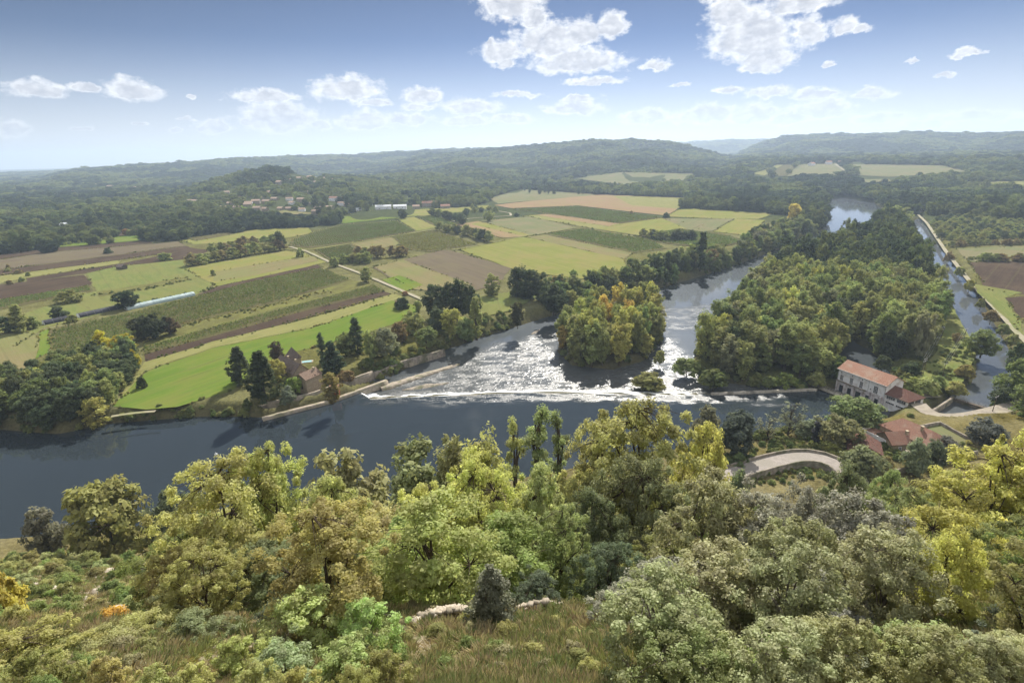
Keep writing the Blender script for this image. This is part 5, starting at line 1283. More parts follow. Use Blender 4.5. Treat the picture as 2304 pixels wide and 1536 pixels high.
# ------------------------------------------------------------------ near bank and the slope below the lookout
def fg(kind, name, px, Y, top, wpx, color, label, cat='tree', hmax=40, zoff=0.0):
    """px: centre column, Y: distance forward on the slope, top: row of the crown top, wpx: crown width"""
    x = col_x(px, Y)
    z = g1(x, Y) - .2 + zoff; h = 1.0
    for h in np.arange(.5, hmax, .1):
        if proj((x, Y, z + h))[1] <= top: break
    dep = Y * CS + (CAM_H - z - h * .6) * SN
    return (tree if cat == 'tree' else bush_parts)(kind, name, x, Y, float(h), wpx * dep / FPX, color, label, None, cat, z=z)
def bush_parts(kind, name, x, y, h, w, color, label, group, cat, z):
    return tree(kind, name, x, y, h, w, color, label, group, cat, z=z)
YGF, OLF, VIV, GRN, HOL, MAP, ORA, PAL = (.215, .210, .094), (.162, .163, .07), (.135, .164, .058), (.100, .120, .045), (.208, .212, .112), (.235, .235, .078), (.215, .20, .09), (.215, .24, .105)
FG = [
 # near bank of the river, from the left
 ('round1', 'bank_tree', 120, 126, 1148, 80, (0.131, 0.130, 0.095), 'small greyish feathery tree on the near shore, farthest to the left'),
 ('round0', 'bank_tree', 265, 122, 1088, 165, (0.173, 0.172, 0.066), 'big golden olive dome tree on the near shore'),
 ('round2', 'bank_tree', 412, 118, 1106, 112, (0.080, 0.093, 0.059), 'dark green tree on the near shore beside the golden dome'),
 ('bank0', 'bank_tree', 362, 124, 1150, 60, OLF, 'narrow olive tree squeezed between the golden dome and the dark shore tree'),
 ('bank1', 'bank_tree', 800, 92, 1018, 170, (0.204, 0.202, 0.103), 'feathery tawny tree with bare looking top against the river'),
 ('poplar1', 'bank_tree', 955, 78, 1003, 130, (0.152, 0.165, 0.082), 'leafy olive tree left of the river gap'),
 ('poplar2', 'bank_tree', 1030, 80, 980, 100, (0.173, 0.172, 0.088), 'tawny topped tree between the river gap and the ivy poles'),
 ('poplar3', 'bank_tree', 1095, 72, 968, 100, YGF, 'yellow green tree just left of the ivy clad poles'),
 ('ivytree0', 'ivy_tree', 1162, 98, 938, 62, (0.204, 0.217, 0.088), 'leftmost of three slim ivy clad trees rising against the river'),
 ('ivytree0', 'ivy_tree', 1212, 100, 917, 92, (0.141, 0.162, 0.073), 'tallest and widest of three slim ivy clad trees against the river'),
 ('ivytree0', 'ivy_tree', 1256, 100, 928, 64, (0.131, 0.157, 0.073), 'rightmost of three slim ivy clad trees with long bare trunk'),
 ('round3', 'bank_tree', 1585, 176, 915, 62, (0.131, 0.130, 0.088), 'thin brownish tree on the near bank against the weir pool'),
 ('round0', 'bank_tree', 1652, 172, 930, 88, (0.059, 0.071, 0.059), 'dense dark green tree on the bank beside the road start'),
 ('bare0', 'bank_tree', 1725, 184, 935, 56, (0.131, 0.134, 0.088), 'thin half bare sapling on the near bank right of the dark tree'),
 ('bare0', 'bank_tree', 1772, 186, 905, 70, (0.131, 0.143, 0.095), 'tall half bare tree on the bank above the road bend'),
 ('round1', 'bank_tree', 1812, 186, 946, 60, (0.121, 0.138, 0.088), 'grey green tree on the bank between bare tree and brown tree'),
 ('column1', 'bank_tree', 1833, 178, 950, 20, (0.037, 0.038, 0.046), 'dark leaning ivy stump tree on the bank'),
 ('round2', 'bank_tree', 1882, 176, 938, 92, (0.141, 0.140, 0.073), 'domed brown tree beside the dark roofed house'),
 ('bank2', 'bank_tree', 1905, 190, 895, 100, (0.121, 0.151, 0.066), 'tall fresh green tree in front of the power house'),
 ('bank1', 'bank_tree', 1958, 190, 915, 84, (0.121, 0.153, 0.073), 'fresh green tree between power house annex and red roofed house'),
 ('round0', 'garden_tree', 1935, 152, 1012, 88, (0.141, 0.159, 0.088), 'round green garden tree below the dark roofed house'),
 ('round3', 'garden_tree', 2052, 156, 990, 62, (0.141, 0.164, 0.103), 'pale green garden tree in front of the long red roof'),
 ('round1', 'garden_tree', 2095, 160, 992, 56, (0.080, 0.096, 0.059), 'dark green garden shrub tree by the lawn corner'),
 ('round2', 'garden_tree', 2215, 176, 945, 80, (0.088, 0.096, 0.088), 'dull grey green tree group at the end of the drive'),
 ('round0', 'garden_tree', 2125, 168, 985, 50, (0.100, 0.099, 0.088), 'brownish shrub tree between red roof and lawn'),
 # main crowns of the slope
 ('oak0', 'oak_tree', 560, 37, 1035, 320, YGF, 'largest bright yellow green oak rising in front of the dark river'),
 ('oak1', 'oak_tree', 665, 40, 1012, 210, (0.214, 0.228, 0.095), 'highest top of the bright oak group against the river'),
 ('oak2', 'oak_tree', 790, 36, 1075, 230, (0.204, 0.213, 0.095), 'yellow green oak on the river gap side of the bright oak group'),
 ('oak1', 'oak_tree', 985, 44, 1095, 200, (0.266, 0.265, 0.109), 'tawny olive oak below the river gap'),
 ('oak0', 'oak_tree', 1085, 47, 1028, 260, (0.225, 0.233, 0.086), 'bright yellow green oak below the ivy clad trees'),
 ('oak2', 'oak_tree', 1215, 46, 1055, 200, (0.183, 0.196, 0.095), 'pale olive oak at the foot of the ivy clad trees'),
 ('oak1', 'oak_tree', 1420, 56, 905, 300, (0.183, 0.182, 0.082), 'huge olive oak rising highest in the middle of the slope'),
 ('oak0', 'oak_tree', 1345, 58, 950, 190, (0.204, 0.202, 0.095), 'olive yellow crown on the river side of the huge middle oak'),
 ('oak2', 'oak_tree', 1550, 60, 960, 170, (0.245, 0.244, 0.088), 'golden yellow oak between the huge oak and the road'),
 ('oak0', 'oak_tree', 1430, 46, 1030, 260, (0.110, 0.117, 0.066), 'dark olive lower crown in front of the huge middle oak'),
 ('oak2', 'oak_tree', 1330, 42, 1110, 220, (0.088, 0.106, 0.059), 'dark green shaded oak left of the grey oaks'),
 ('pine0', 'locust_tree', 1135, 32, 1165, 250, VIV, 'vivid green feathery tree in the centre of the slope'),
 ('pine0', 'locust_tree', 920, 32, 1165, 160, (0.131, 0.170, 0.066), 'vivid green feathery tree left of the dry stone wall'),
 ('oak2', 'oak_tree', 1010, 33, 1180, 150, OLF, 'olive oak between the two vivid green trees'),
 ('oak1', 'oak_tree', 1260, 34, 1150, 180, (0.141, 0.162, 0.073), 'green oak right of the vivid green centre tree'),
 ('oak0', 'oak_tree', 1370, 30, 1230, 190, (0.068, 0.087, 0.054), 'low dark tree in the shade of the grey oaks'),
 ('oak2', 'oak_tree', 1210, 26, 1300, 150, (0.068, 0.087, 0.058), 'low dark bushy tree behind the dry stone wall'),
 ('oak0', 'oak_tree', 640, 29, 1230, 260, (0.110, 0.127, 0.066), 'dull green oak below the bright oak group'),
 ('oak2', 'oak_tree', 820, 29, 1230, 180, (0.121, 0.139, 0.073), 'green oak below the river gap oak'),
 ('oak1', 'oak_tree', 470, 29, 1250, 160, (0.131, 0.138, 0.082), 'olive oak at the edge of the rocky scrub'),
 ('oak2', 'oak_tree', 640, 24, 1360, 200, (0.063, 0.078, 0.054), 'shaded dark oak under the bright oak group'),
 # grey holm oaks
 ('holm0', 'holm_oak', 1575, 31, 1068, 270, HOL, 'tallest grey green holm oak below the road'),
 ('holm1', 'holm_oak', 1690, 29, 1120, 220, (0.182, 0.181, 0.146), 'grey green holm oak right of the tallest one'),
 ('holm0', 'holm_oak', 1905, 30, 1128, 260, (0.177, 0.176, 0.146), 'broad grey brown holm oak under the red roofed houses'),
 ('holm1', 'holm_oak', 1770, 34, 1095, 150, (0.163, 0.162, 0.137), 'narrow grey brown holm oak between the two broad ones'),
 ('holm1', 'holm_oak', 1510, 24, 1280, 220, (0.163, 0.167, 0.129), 'low holm oak right of the grassy clearing'),
 ('holm0', 'holm_oak', 1650, 22, 1290, 260, (0.163, 0.162, 0.137), 'holm oak filling the lower slope below the tallest one'),
 ('holm1', 'holm_oak', 1830, 22, 1310, 240, (0.157, 0.157, 0.129), 'holm oak on the lower slope below the broad one'),
 ('holm0', 'holm_oak', 1940, 20, 1400, 230, (0.170, 0.172, 0.153), 'pale grey green holm oak at the bottom right of the slope'),
 ('holm1', 'holm_oak', 1400, 22, 1330, 150, (0.177, 0.180, 0.137), 'small holm oak at the top edge of the grassy clearing'),
 ('holm0', 'holm_oak', 1560, 18, 1420, 220, (0.163, 0.162, 0.137), 'lowest holm oak above the bright green shrub'),
 ('juniper0', 'juniper', 1108, 22.4, 1278, 120, (0.110, 0.117, 0.082), 'cone shaped juniper standing alone before the dry stone wall'),
 # yellow maples on the right
 ('maple0', 'maple_tree', 2110, 34, 1155, 250, MAP, 'bright yellow maple with dark forked trunk'),
 ('maple1', 'maple_tree', 2235, 33, 1185, 230, (0.297, 0.295, 0.103), 'dull yellow maple at the right edge of the slope'),
 ('oak1', 'oak_tree', 2180, 50, 1015, 280, (0.256, 0.255, 0.089), 'golden tawny oak under the garden wall'),
 ('oak0', 'oak_tree', 2290, 48, 985, 190, (0.214, 0.217, 0.080), 'yellow green oak at the right edge below the drive'),
 ('oak2', 'oak_tree', 2285, 70, 905, 150, (0.225, 0.223, 0.082), 'yellow green treetop at the right edge beside the sluice pole'),
 ('oak2', 'oak_tree', 2080, 56, 1060, 200, (0.214, 0.213, 0.088), 'tawny oak above the bright yellow maple'),
 ('oak1', 'oak_tree', 1990, 50, 1100, 160, (0.141, 0.162, 0.082), 'green oak between broad holm oak and yellow maple'),
 ('oak0', 'oak_tree', 1865, 66, 1045, 140, (0.094, 0.109, 0.066), 'small dark green oak just under the road bend'),
 ('oak2', 'oak_tree', 1960, 72, 1060, 130, (0.131, 0.157, 0.073), 'green bushy tree right of the road bend'),
 ('maple1', 'maple_tree', 2060, 25, 1310, 200, (0.214, 0.217, 0.080), 'yellow green maple sapling below the bright yellow one'),
 ('maple0', 'maple_tree', 2240, 25, 1300, 200, (0.173, 0.172, 0.066), 'olive maple at the lower right edge'),
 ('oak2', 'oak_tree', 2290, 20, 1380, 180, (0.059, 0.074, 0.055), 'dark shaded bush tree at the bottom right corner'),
 # close shrubs at the bottom
 ('young0', 'young_oak', 700, 19.5, 1335, 250, PAL, 'pale green young oak with bare grey twigs at the bottom left of the clearing'),
 ('young0', 'young_oak', 830, 19, 1355, 190, (0.173, 0.217, 0.088), 'bright leaved young oak next to the clearing'),
 ('young0', 'young_oak', 540, 17, 1445, 150, (0.204, 0.228, 0.088), 'low yellow green young oak at the bottom edge'),
 ('young0', 'young_oak', 640, 16.2, 1460, 210, (0.152, 0.179, 0.103), 'grey twigged young oak at the bottom edge below the pale one'),
 ('young0', 'young_oak', 790, 15.8, 1450, 220, (0.183, 0.223, 0.095), 'bright green shrub oak at the very bottom left of the clearing'),
 ('oak1', 'oak_tree', 70, 19, 1430, 260, (0.214, 0.213, 0.082), 'yellow green bush tree in the bottom left corner'),
 ('oak0', 'oak_tree', 215, 19.5, 1440, 220, (0.183, 0.182, 0.088), 'olive bush tree near the bottom left corner'),
 ('maple1', 'maple_tree', 335, 22, 1385, 190, (0.204, 0.202, 0.088), 'loose yellowish bush tree with thin twigs at the lower left'),
 ('oak2', 'oak_tree', 440, 21, 1390, 190, (0.131, 0.148, 0.082), 'green bush tree left of the young oaks'),
 ('young0', 'young_oak', 1755, 15.6, 1445, 170, (0.183, 0.228, 0.084), 'vivid yellow green shrub at the bottom under the holm oaks'),
 ('young0', 'young_oak', 1650, 15.4, 1465, 110, (0.152, 0.183, 0.073), 'small green shrub beside the vivid yellow green one'),
 ('holm1', 'holm_oak', 1900, 15.6, 1470, 190, (0.152, 0.167, 0.118), 'holm oak shrub cut by the bottom edge'),
 ('young0', 'young_oak', 2120, 16.5, 1430, 260, (0.152, 0.173, 0.082), 'broad leafy shrub at the bottom right'),
 ('young0', 'young_oak', 2270, 15.8, 1440, 170, (0.110, 0.132, 0.103), 'blue green shrub in the bottom right corner'),
 ('young0', 'young_oak', 2010, 15.5, 1475, 150, (0.193, 0.207, 0.088), 'yellow green shrub at the bottom edge right of the holm oaks'),
]
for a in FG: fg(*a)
# the rest of the thicket between the trees named above
def thicket(n, pxr, Yr, kinds, hr, pal, place, group, sp=3.6):
    k = tries = 0
    while k < n and tries < n * 14:
        tries += 1; px = rng.uniform(*pxr); Y = Yr[0] + (Yr[1] - Yr[0]) * rng.random() ** 1.15; x = col_x(px, Y)
        if 890 < px < 1440 and Y < 28: continue
        if any((x - a_) ** 2 + (Y - b_) ** 2 < (sp * (.6 + Y / 70)) ** 2 for a_, b_, _w in TREES): continue
        k += 1; c = pick(pal); h = rng.uniform(*hr) * (.65 + Y / 90)
        nm = {YGF: 'yellow green', OLF: 'olive', GRN: 'dark green', HOL: 'grey green', MAP: 'yellow', VIV: 'fresh green', ORA: 'tawny'}[c]
        tree(kinds[rng.integers(len(kinds))], 'thicket_tree', x, Y, h, h * rng.uniform(.75, 1.05), var(c, .15), f'{nm} crown in the thicket {place} {"close to the lookout" if Y < 26 else "halfway down" if Y < 60 else "near the river"}', group + ' ' + nm, z=g1(x, Y) - .4)
OKS = ['oak0', 'oak1', 'oak2']
thicket(34, (420, 930), (22, 95), OKS, (6, 10), [(YGF, 4), (OLF, 2), (GRN, 1.5)], 'under the bright oak group', 'bright oak thicket')
thicket(44, (900, 1620), (25, 130), OKS + ['pine0'], (6, 10), [(YGF, 3), (OLF, 3), (GRN, 2), (VIV, 1.3), (ORA, .2)], 'in the middle of the slope', 'middle thicket')
thicket(40, (1430, 2010), (15.5, 60), ['holm0', 'holm1', 'holm0', 'oak2'], (4.5, 7.5), [(HOL, 5), (OLF, 1.5), (GRN, 1)], 'among the grey holm oaks', 'holm oak thicket', 2.6)
thicket(40, (1960, 2380), (15.5, 100), ['maple0', 'maple1', 'oak1', 'oak2'], (5, 8.5), [(MAP, 2), (YGF, 3), (OLF, 3), (GRN, 1.5), (ORA, .3)], 'on the yellow eastern slope', 'yellow thicket', 3)
thicket(36, (-80, 900), (13.2, 15.6), ['young0', 'maple1', 'young0', 'young0'], (2.0, 3.1), [(YGF, 4), (OLF, 2.5), (GRN, .8)], 'above the rocky scrub', 'near left thicket', 1.9)
thicket(30, (1440, 2400), (13.2, 16), ['young0', 'holm1', 'holm0'], (3.0, 4.5), [(HOL, 3), (VIV, 1), (OLF, 2), (YGF, 1)], 'at the foot of the lookout', 'near right thicket', 1.8)

# scrub on the slopes: round bushes one can tell apart
def scrub_field(n, pxr, Yr, hr, wr, pal, labels, group, skip=None):
    k = 0; tries = 0; done = []
    while k < n and tries < n * 12:
        tries += 1; px = rng.uniform(*pxr); Y = Yr[0] + (Yr[1] - Yr[0]) * rng.random() ** .8
        x = col_x(px, Y)
        if skip and skip(x, Y): continue
        s = .45 + Y / 75.
        if any((x - a) ** 2 + (Y - b_) ** 2 < (s * .9) ** 2 for a, b_ in done): continue
        done.append((x, Y)); k += 1; c = pick(pal); nm = {VIV: 'fresh green', GRN: 'dark green', OLF: 'olive', ORA: 'orange', YGF: 'yellow', HOL: 'grey green'}[c]
        w = rng.uniform(*wr) * s
        bush('scrub%d' % rng.integers(3), 'bush', x, Y, w * rng.uniform(*hr), w, var(c, .15), labels.format(c=nm, p='on the upper part' if Y < 45 else 'halfway down' if Y < 80 else 'on the lower part'), group + ' ' + nm, z=None)
bare_gap = lambda x, y: fbm(np.array([x / 12]), np.array([y / 12]), 33, 3)[0] > .58
scrub_field(165, (-80, 470), (23, 128), (.6, .95), (1.1, 2.6), [(GRN, 4), (OLF, 4), (VIV, 1), (HOL, 1.5), (ORA, .2), (YGF, .25)], '{c} rounded bush {p} of the rocky scrub slope', 'bushes of the rocky slope', bare_gap)
scrub_field(120, (1640, 2330), (30, 140), (.55, .9), (2.2, 4.2), [(GRN, 3), (OLF, 3), (VIV, 2.5), (YGF, .8), (ORA, .2)], '{c} rounded bush {p} of the slope under the road', 'bushes under the road')
scrub_field(40, (470, 1640), (48, 140), (.7, 1.0), (2.6, 4.6), [(GRN, 3), (OLF, 3), (VIV, 1.5)], '{c} rounded bush {p} of the wooded middle slope', 'bushes of the middle slope')
for px, Y, top, w, c, lb in ((20, 36, 1275, 56, (.24, .215, .06), 'bright yellow bush at the left edge of the rocky slope'), (250, 27, 1375, 80, (.26, .17, .04), 'orange bush at the lower end of the rocky slope'),
                         (1742, 178, 1000, 50, (.13, .15, .05), 'yellow green bush on the verge behind the road parapet'), (1800, 180, 990, 46, (.14, .155, .05), 'rounded yellow green bush above the road bend'), (1865, 172, 994, 60, (.15, .155, .05), 'broad yellow green bush outside the road bend'),
                         (1662, 162, 1022, 54, (.08, .10, .045), 'dark grey green bush at the near end of the parapet'), (1650, 140, 1058, 46, (.08, .095, .05), 'grey green bush growing beside the road start'), (1990, 158, 1028, 46, (.12, .105, .05), 'brownish bush in front of the small gabled house')):
    fg('scrub%d' % rng.integers(3), 'bush', px, Y, top, w, c, lb, 'bush')
# bushes behind the power house and along the tailrace, reeds and islet shrubs below the weir
for px, by_, ty, w, c, lb in ((1545, 838, 806, 60, GR, 'low green shrub islet at the tip of the big island'), (1605, 868, 832, 66, (.075, .095, .035), 'domed twin shrub on a gravel islet above the weir wall'), (1460, 862, 838, 72, (.13, .13, .05), 'flat yellowish shrub islet in the glittering shallows'),
                          (1484, 816, 788, 26, OL, 'small lone shrub standing in the glittering water'), (1768, 868, 840, 46, LG, 'fresh green shrub at the foot of the island wood'), (1730, 870, 846, 34, GR, 'green shrub on the shore behind the weir wall'), (1836, 866, 836, 40, OL, 'olive shrub at the start of the intake deck'),
                          (2040, 892, 850, 60, (.12, .13, .045), 'bushy mass behind the annex roof'), (2080, 884, 850, 60, OL, 'olive shrub mass between annex and canal strip'), (2105, 872, 845, 40, GR, 'green shrub near the single power pole'), (2150, 886, 858, 40, (.17, .16, .06), 'tawny reeds at the sluice bridge'), (2170, 850, 820, 40, (.18, .16, .06), 'tall dry grass clump on the canal strip'),
                          (2050, 840, 812, 40, DG, 'dark shrub on the tailrace bank'), (1985, 826, 800, 40, DG, 'dark shrub overhanging the tailrace'), (1880, 858, 800, 50, (.06, .08, .03), 'dark ivy tree beside the power house gable')):
    by_px('bush%d' % rng.integers(3), 'shrub', px, by_, ty, w, c, lb, z0=1.2 if px < 1900 else 2.4, cat='shrub')

# dry stone wall ruins on the grassy clearing
def stone_ruin(px0, px1, Y0, Y1, n, hgt, label):
    V, Q = [], []
    for i in range(n):
        t = rng.random(); px = px0 + (px1 - px0) * t; Y = Y0 + (Y1 - Y0) * t + rng.normal(0, .16); x = col_x(px, Y); z = g1(x, Y)
        lay = rng.random() ** 1.3 * hgt * (.5 + .5 * math.sin(t * PI)); s = np.array([rng.uniform(.10, .26), rng.uniform(.09, .2), rng.uniform(.05, .12)])
        c = np.array([x, Y, z + lay]); a = rng.uniform(0, PI); base = len(V)
        for dx, dy, dz in ((-1, -1, -1), (1, -1, -1), (1, 1, -1), (-1, 1, -1), (-1, -1, 1), (1, -1, 1), (1, 1, 1), (-1, 1, 1)):
            q_ = np.array([dx, dy, dz]) * s * rng.uniform(.7, 1.1, 3); V.append(c + np.array([q_[0] * math.cos(a) - q_[1] * math.sin(a), q_[0] * math.sin(a) + q_[1] * math.cos(a), q_[2] + q_[0] * rng.uniform(-.2, .2)]))
        Q += [[base + k for k in f] for f in ((0, 3, 2, 1), (4, 5, 6, 7), (0, 1, 5, 4), (1, 2, 6, 5), (2, 3, 7, 6), (3, 0, 4, 7))]
    tag(link('dry_stone_wall', mesh_np('dry_stone_wall', np.array(V), np.array(Q), M['chalk'])), label, 'wall')
stone_ruin(930, 1065, 22.6, 24.0, 340, .8, 'crumbling dry stone wall left of the cone shaped juniper')
stone_ruin(1165, 1285, 24.6, 25.2, 300, .8, 'crumbling dry stone wall right of the cone shaped juniper')
stone_ruin(60, 100, 30.0, 33.0, 90, .6, 'pile of pale rocks on the left of the scrub slope')

def boulder(seed):
    g = np.random.default_rng(seed); n1, n2 = 9, 6; V = []
    for i in range(n2 + 1):
        for j in range(n1):
            th, ph = PI * i / n2, 2 * PI * j / n1; d = np.array([math.sin(th) * math.cos(ph), math.sin(th) * math.sin(ph), math.cos(th)])
            V.append(d * np.array([.62, .5, .36]) * (1 + .35 * (vnoise(d[0] * 2 + seed, d[1] * 2 + d[2] * 3, seed) - .5) * (0 < i < n2)) + g.normal(0, .02, 3) * (0 < i < n2))
    q = [[i * n1 + j, (i + 1) * n1 + j, (i + 1) * n1 + (j + 1) % n1, i * n1 + (j + 1) % n1] for i in range(n2) for j in range(n1)]
    return mesh_np('boulder', np.array(V), np.array(q), M['chalk'])
BO = [boulder(i) for i in range(4)]
k_ = 0
for _ in range(900):
    px, Y = rng.uniform(20, 430), rng.uniform(26, 118); x = col_x(px, Y)
    if fbm(np.array([x / 12]), np.array([Y / 12]), 33, 3)[0] < .53 or k_ >= 70: continue
    k_ += 1; s_ = rng.uniform(.5, 1.5) * (.7 + Y / 70)
    o = link('boulder', BO[k_ % 4], None, (x, Y, g1(x, Y) + .05 * s_), rng.uniform(0, 6.2), (s_, s_, s_ * rng.uniform(.7, 1.1)))
    tag(o, 'pale limestone boulder lying between bushes of the rocky scrub slope', 'boulder', 'boulders of the rocky slope')

# ------------------------------------------------------------------ things nobody could count: grass, undergrowth, far woods
LEAF_ARGS = {'leaf_broad': {}, 'leaf_far': dict(trans=.8, gloss=.0, hue=.03, val=.6), 'leaf_close': dict(trans=1.3, gloss=.015, hue=.035, val=.75)}
FIXED = {}
def tinted(me, c):
    """the mesh with its leaf material in a colour of its own (scattered copies have no object colour)"""
    base = me.materials[0].name; key = (base, c)
    if key not in FIXED: FIXED[key] = mat_leaf(base + '_tone', fixed=c, **LEAF_ARGS[base])
    m2 = me.copy(); m2.materials[0] = FIXED[key]; return m2

def instancer(name, pts, sources, label, cat, kind='stuff'):
    """pts: (x, y, z, sx, sz, variant) rows; sources: [(mesh, colour)]"""
    pts = np.array(pts, float)
    coll = bpy.data.collections.new(name + '_kinds')
    for i, (m_, c) in enumerate(sources):
        o = bpy.data.objects.new('kind_%03d' % i, tinted(m_, c)); coll.objects.link(o)
    c0 = pts[:, :3].mean(0)
    me = mesh_np(name, pts[:, :3] - c0, np.zeros((0, 3), int), None, {'sc': np.stack([pts[:, 3], pts[:, 3], pts[:, 4]], 1), 'kind': pts[:, 5], 'turn': rng.uniform(0, 2 * PI, len(pts))})
    o = link(name, me, None, c0)
    ng = bpy.data.node_groups.new(name, 'GeometryNodeTree'); ng.interface.new_socket('Geometry', in_out='INPUT', socket_type='NodeSocketGeometry'); ng.interface.new_socket('Geometry', in_out='OUTPUT', socket_type='NodeSocketGeometry')
    gi, go = ng.nodes.new('NodeGroupInput'), ng.nodes.new('NodeGroupOutput'); ip = ng.nodes.new('GeometryNodeInstanceOnPoints')
    ci = ng.nodes.new('GeometryNodeCollectionInfo'); ci.inputs['Collection'].default_value = coll; ci.inputs['Separate Children'].default_value = True; ci.inputs['Reset Children'].default_value = True
    def attr(n, t): a = ng.nodes.new('GeometryNodeInputNamedAttribute'); a.data_type = t; a.inputs['Name'].default_value = n; return a.outputs[0]
    cx = ng.nodes.new('ShaderNodeCombineXYZ'); ng.links.new(attr('turn', 'FLOAT'), cx.inputs[2])
    f2i = ng.nodes.new('FunctionNodeFloatToInt'); ng.links.new(attr('kind', 'FLOAT'), f2i.inputs[0])
    ng.links.new(gi.outputs[0], ip.inputs['Points']); ng.links.new(ci.outputs[0], ip.inputs['Instance']); ip.inputs['Pick Instance'].default_value = True
    ng.links.new(f2i.outputs[0], ip.inputs['Instance Index']); ng.links.new(cx.outputs[0], ip.inputs['Rotation']); ng.links.new(attr('sc', 'FLOAT_VECTOR'), ip.inputs['Scale']); ng.links.new(ip.outputs[0], go.inputs[0])
    md = o.modifiers.new('scatter', 'NODES'); md.node_group = ng
    return tag(o, label, cat, kind=kind)

def far_crown(seed, h, w, n, size, shape='round'):
    g = np.random.default_rng(seed); t = g.random(n) ** .8; a = g.uniform(0, 2 * PI, n); e = envelope(shape, t)
    lob = 1 + .3 * np.sin(a * 3 + seed + t * 5) + .2 * np.sin(a * 5 - t * 9)
    r = e * lob * w / 2 * np.where(g.random(n) < .2, .5, 1); c = np.stack([r * np.cos(a), r * np.sin(a), .3 + (h - .3) * t], 1)
    nrm = np.stack([np.cos(a) * e, np.sin(a) * e, (t - .35) * 1.8], 1) + g.normal(0, .35, (n, 3))
    k = np.floor(a * 3) + np.floor(t * 4) * 7; ct = np.abs(np.sin(k * 12.9898 + seed)) 
    v, q, tt = leaf_quads(c, nrm, size * g.uniform(.7, 1.3, n), ct * .6 + g.random(n) * .4, .8)
    return mesh_np('far_crown', v, q, M['leaf_far'], {'tint': tt})
FAR = [far_crown(10 + i, 1, 1, 240, .115, ('round', 'oval', 'dome', 'round')[i]) for i in range(4)]
FAR_COL = [(.040, .055, .026), (.060, .077, .031), (.095, .110, .040), (.026, .038, .024)]
FAR_SRC = [(m_, c) for m_ in FAR for c in FAR_COL]
MID_SRC = [(T[k]['crown'], c) for k in ('round0', 'round1', 'bank0', 'round2') for c in FAR_COL]
NEARLEFT = {}
for nm, lb in (('island_wood', 'dense treetops at the far end of the big river island'), ('bank_wood', 'dense treetops of the far river bank')):
    if nm in STUFF:
        rows_ = []
        for x, y, z, w, h, c in STUFF[nm]: rows_.append((x, y, z - .3, w / 12, h / 14, rng.integers(len(MID_SRC))))
        instancer(nm, rows_, MID_SRC, lb, 'woods')

# woods beyond the plain and over the hills
def far_points():
    out = []
    r = 560.0
    while r < 8200:
        sp = max(11.0, r * .0058); n = int(2.0 * r / sp)
        a = np.linspace(-.98, .98, n) + rng.uniform(-.5, .5, n) * (1.96 / n); rr = r + rng.uniform(-.5, .5, n) * sp
        out.append(np.stack([rr * np.sin(a), rr * np.cos(a), np.full(n, sp)], 1)); r += sp * .9
    return np.concatenate(out)
FP = far_points(); x, y, sp = FP.T
r = np.hypot(x, y)
px_of = 1152 + FPX * x / (y * CS + 100 * SN)
ok = np.ones(len(x), bool)
for w in FIELD_POLYS: ok &= ~inpoly(x, y, w)
WOODS = [P2(p, 5) for p in (
 [(-300, 590), (-100, 585), (0, 572), (60, 560), (104, 545), (112, 520), (120, 508), (60, 480), (-300, 470)],
 [(100, 512), (170, 508), (205, 512), (270, 498), (300, 505), (340, 520), (400, 532), (440, 528), (560, 514), (640, 508), (755, 500), (762, 484), (700, 480), (600, 486), (450, 470), (300, 462), (100, 470), (-300, 480), (-300, 500)],
 [(1530, 468), (1620, 474), (1700, 480), (1790, 486), (1836, 486), (1866, 470), (1845, 452), (1700, 446), (1600, 452), (1535, 460)],
 [(2090, 480), (2150, 474), (2330, 495), (2600, 510), (2600, 440), (2000, 430), (2010, 470), (2062, 480)],
 [(1900, 445), (2000, 450), (2062, 478), (2060, 440), (1900, 430)])]
for q_ in ([(1688, 391), (1920, 396), (2190, 390), (2200, 398), (1990, 411), (1920, 408), (1690, 404)], [(1288, 402), (1400, 416), (1572, 404), (1578, 412), (1400, 426), (1282, 412)], [(1920, 404), (2012, 404), (2018, 422), (1940, 420)], [(2116, 412), (2420, 409), (2420, 428), (2150, 427)]):
    ok &= ~inpoly(x, y, np.array([hit(a, b, 300, 8000)[:2] for a, b in q_]))
inw = np.zeros(len(x), bool)
for w in WOODS: inw |= inpoly(x, y, w)
plain_end = np.interp(px_of, [-400, 0, 440, 760, 800, 960, 1060, 1110, 1180, 1340, 1540, 1600, 1700, 1860, 2000, 2400], [900, 900, 900, 960, 1060, 1090, 1160, 1330, 1500, 1400, 1240, 1240, 1240, 1150, 1120, 1000])
ok &= inw | (r > plain_end)
near_w = r < 1600
wd = np.full(len(x), 99.)
wd[near_w] = np.minimum(sdist(x[near_w], y[near_w], riv_poly), sdist(x[near_w], y[near_w], can_poly)); ok &= wd > 2
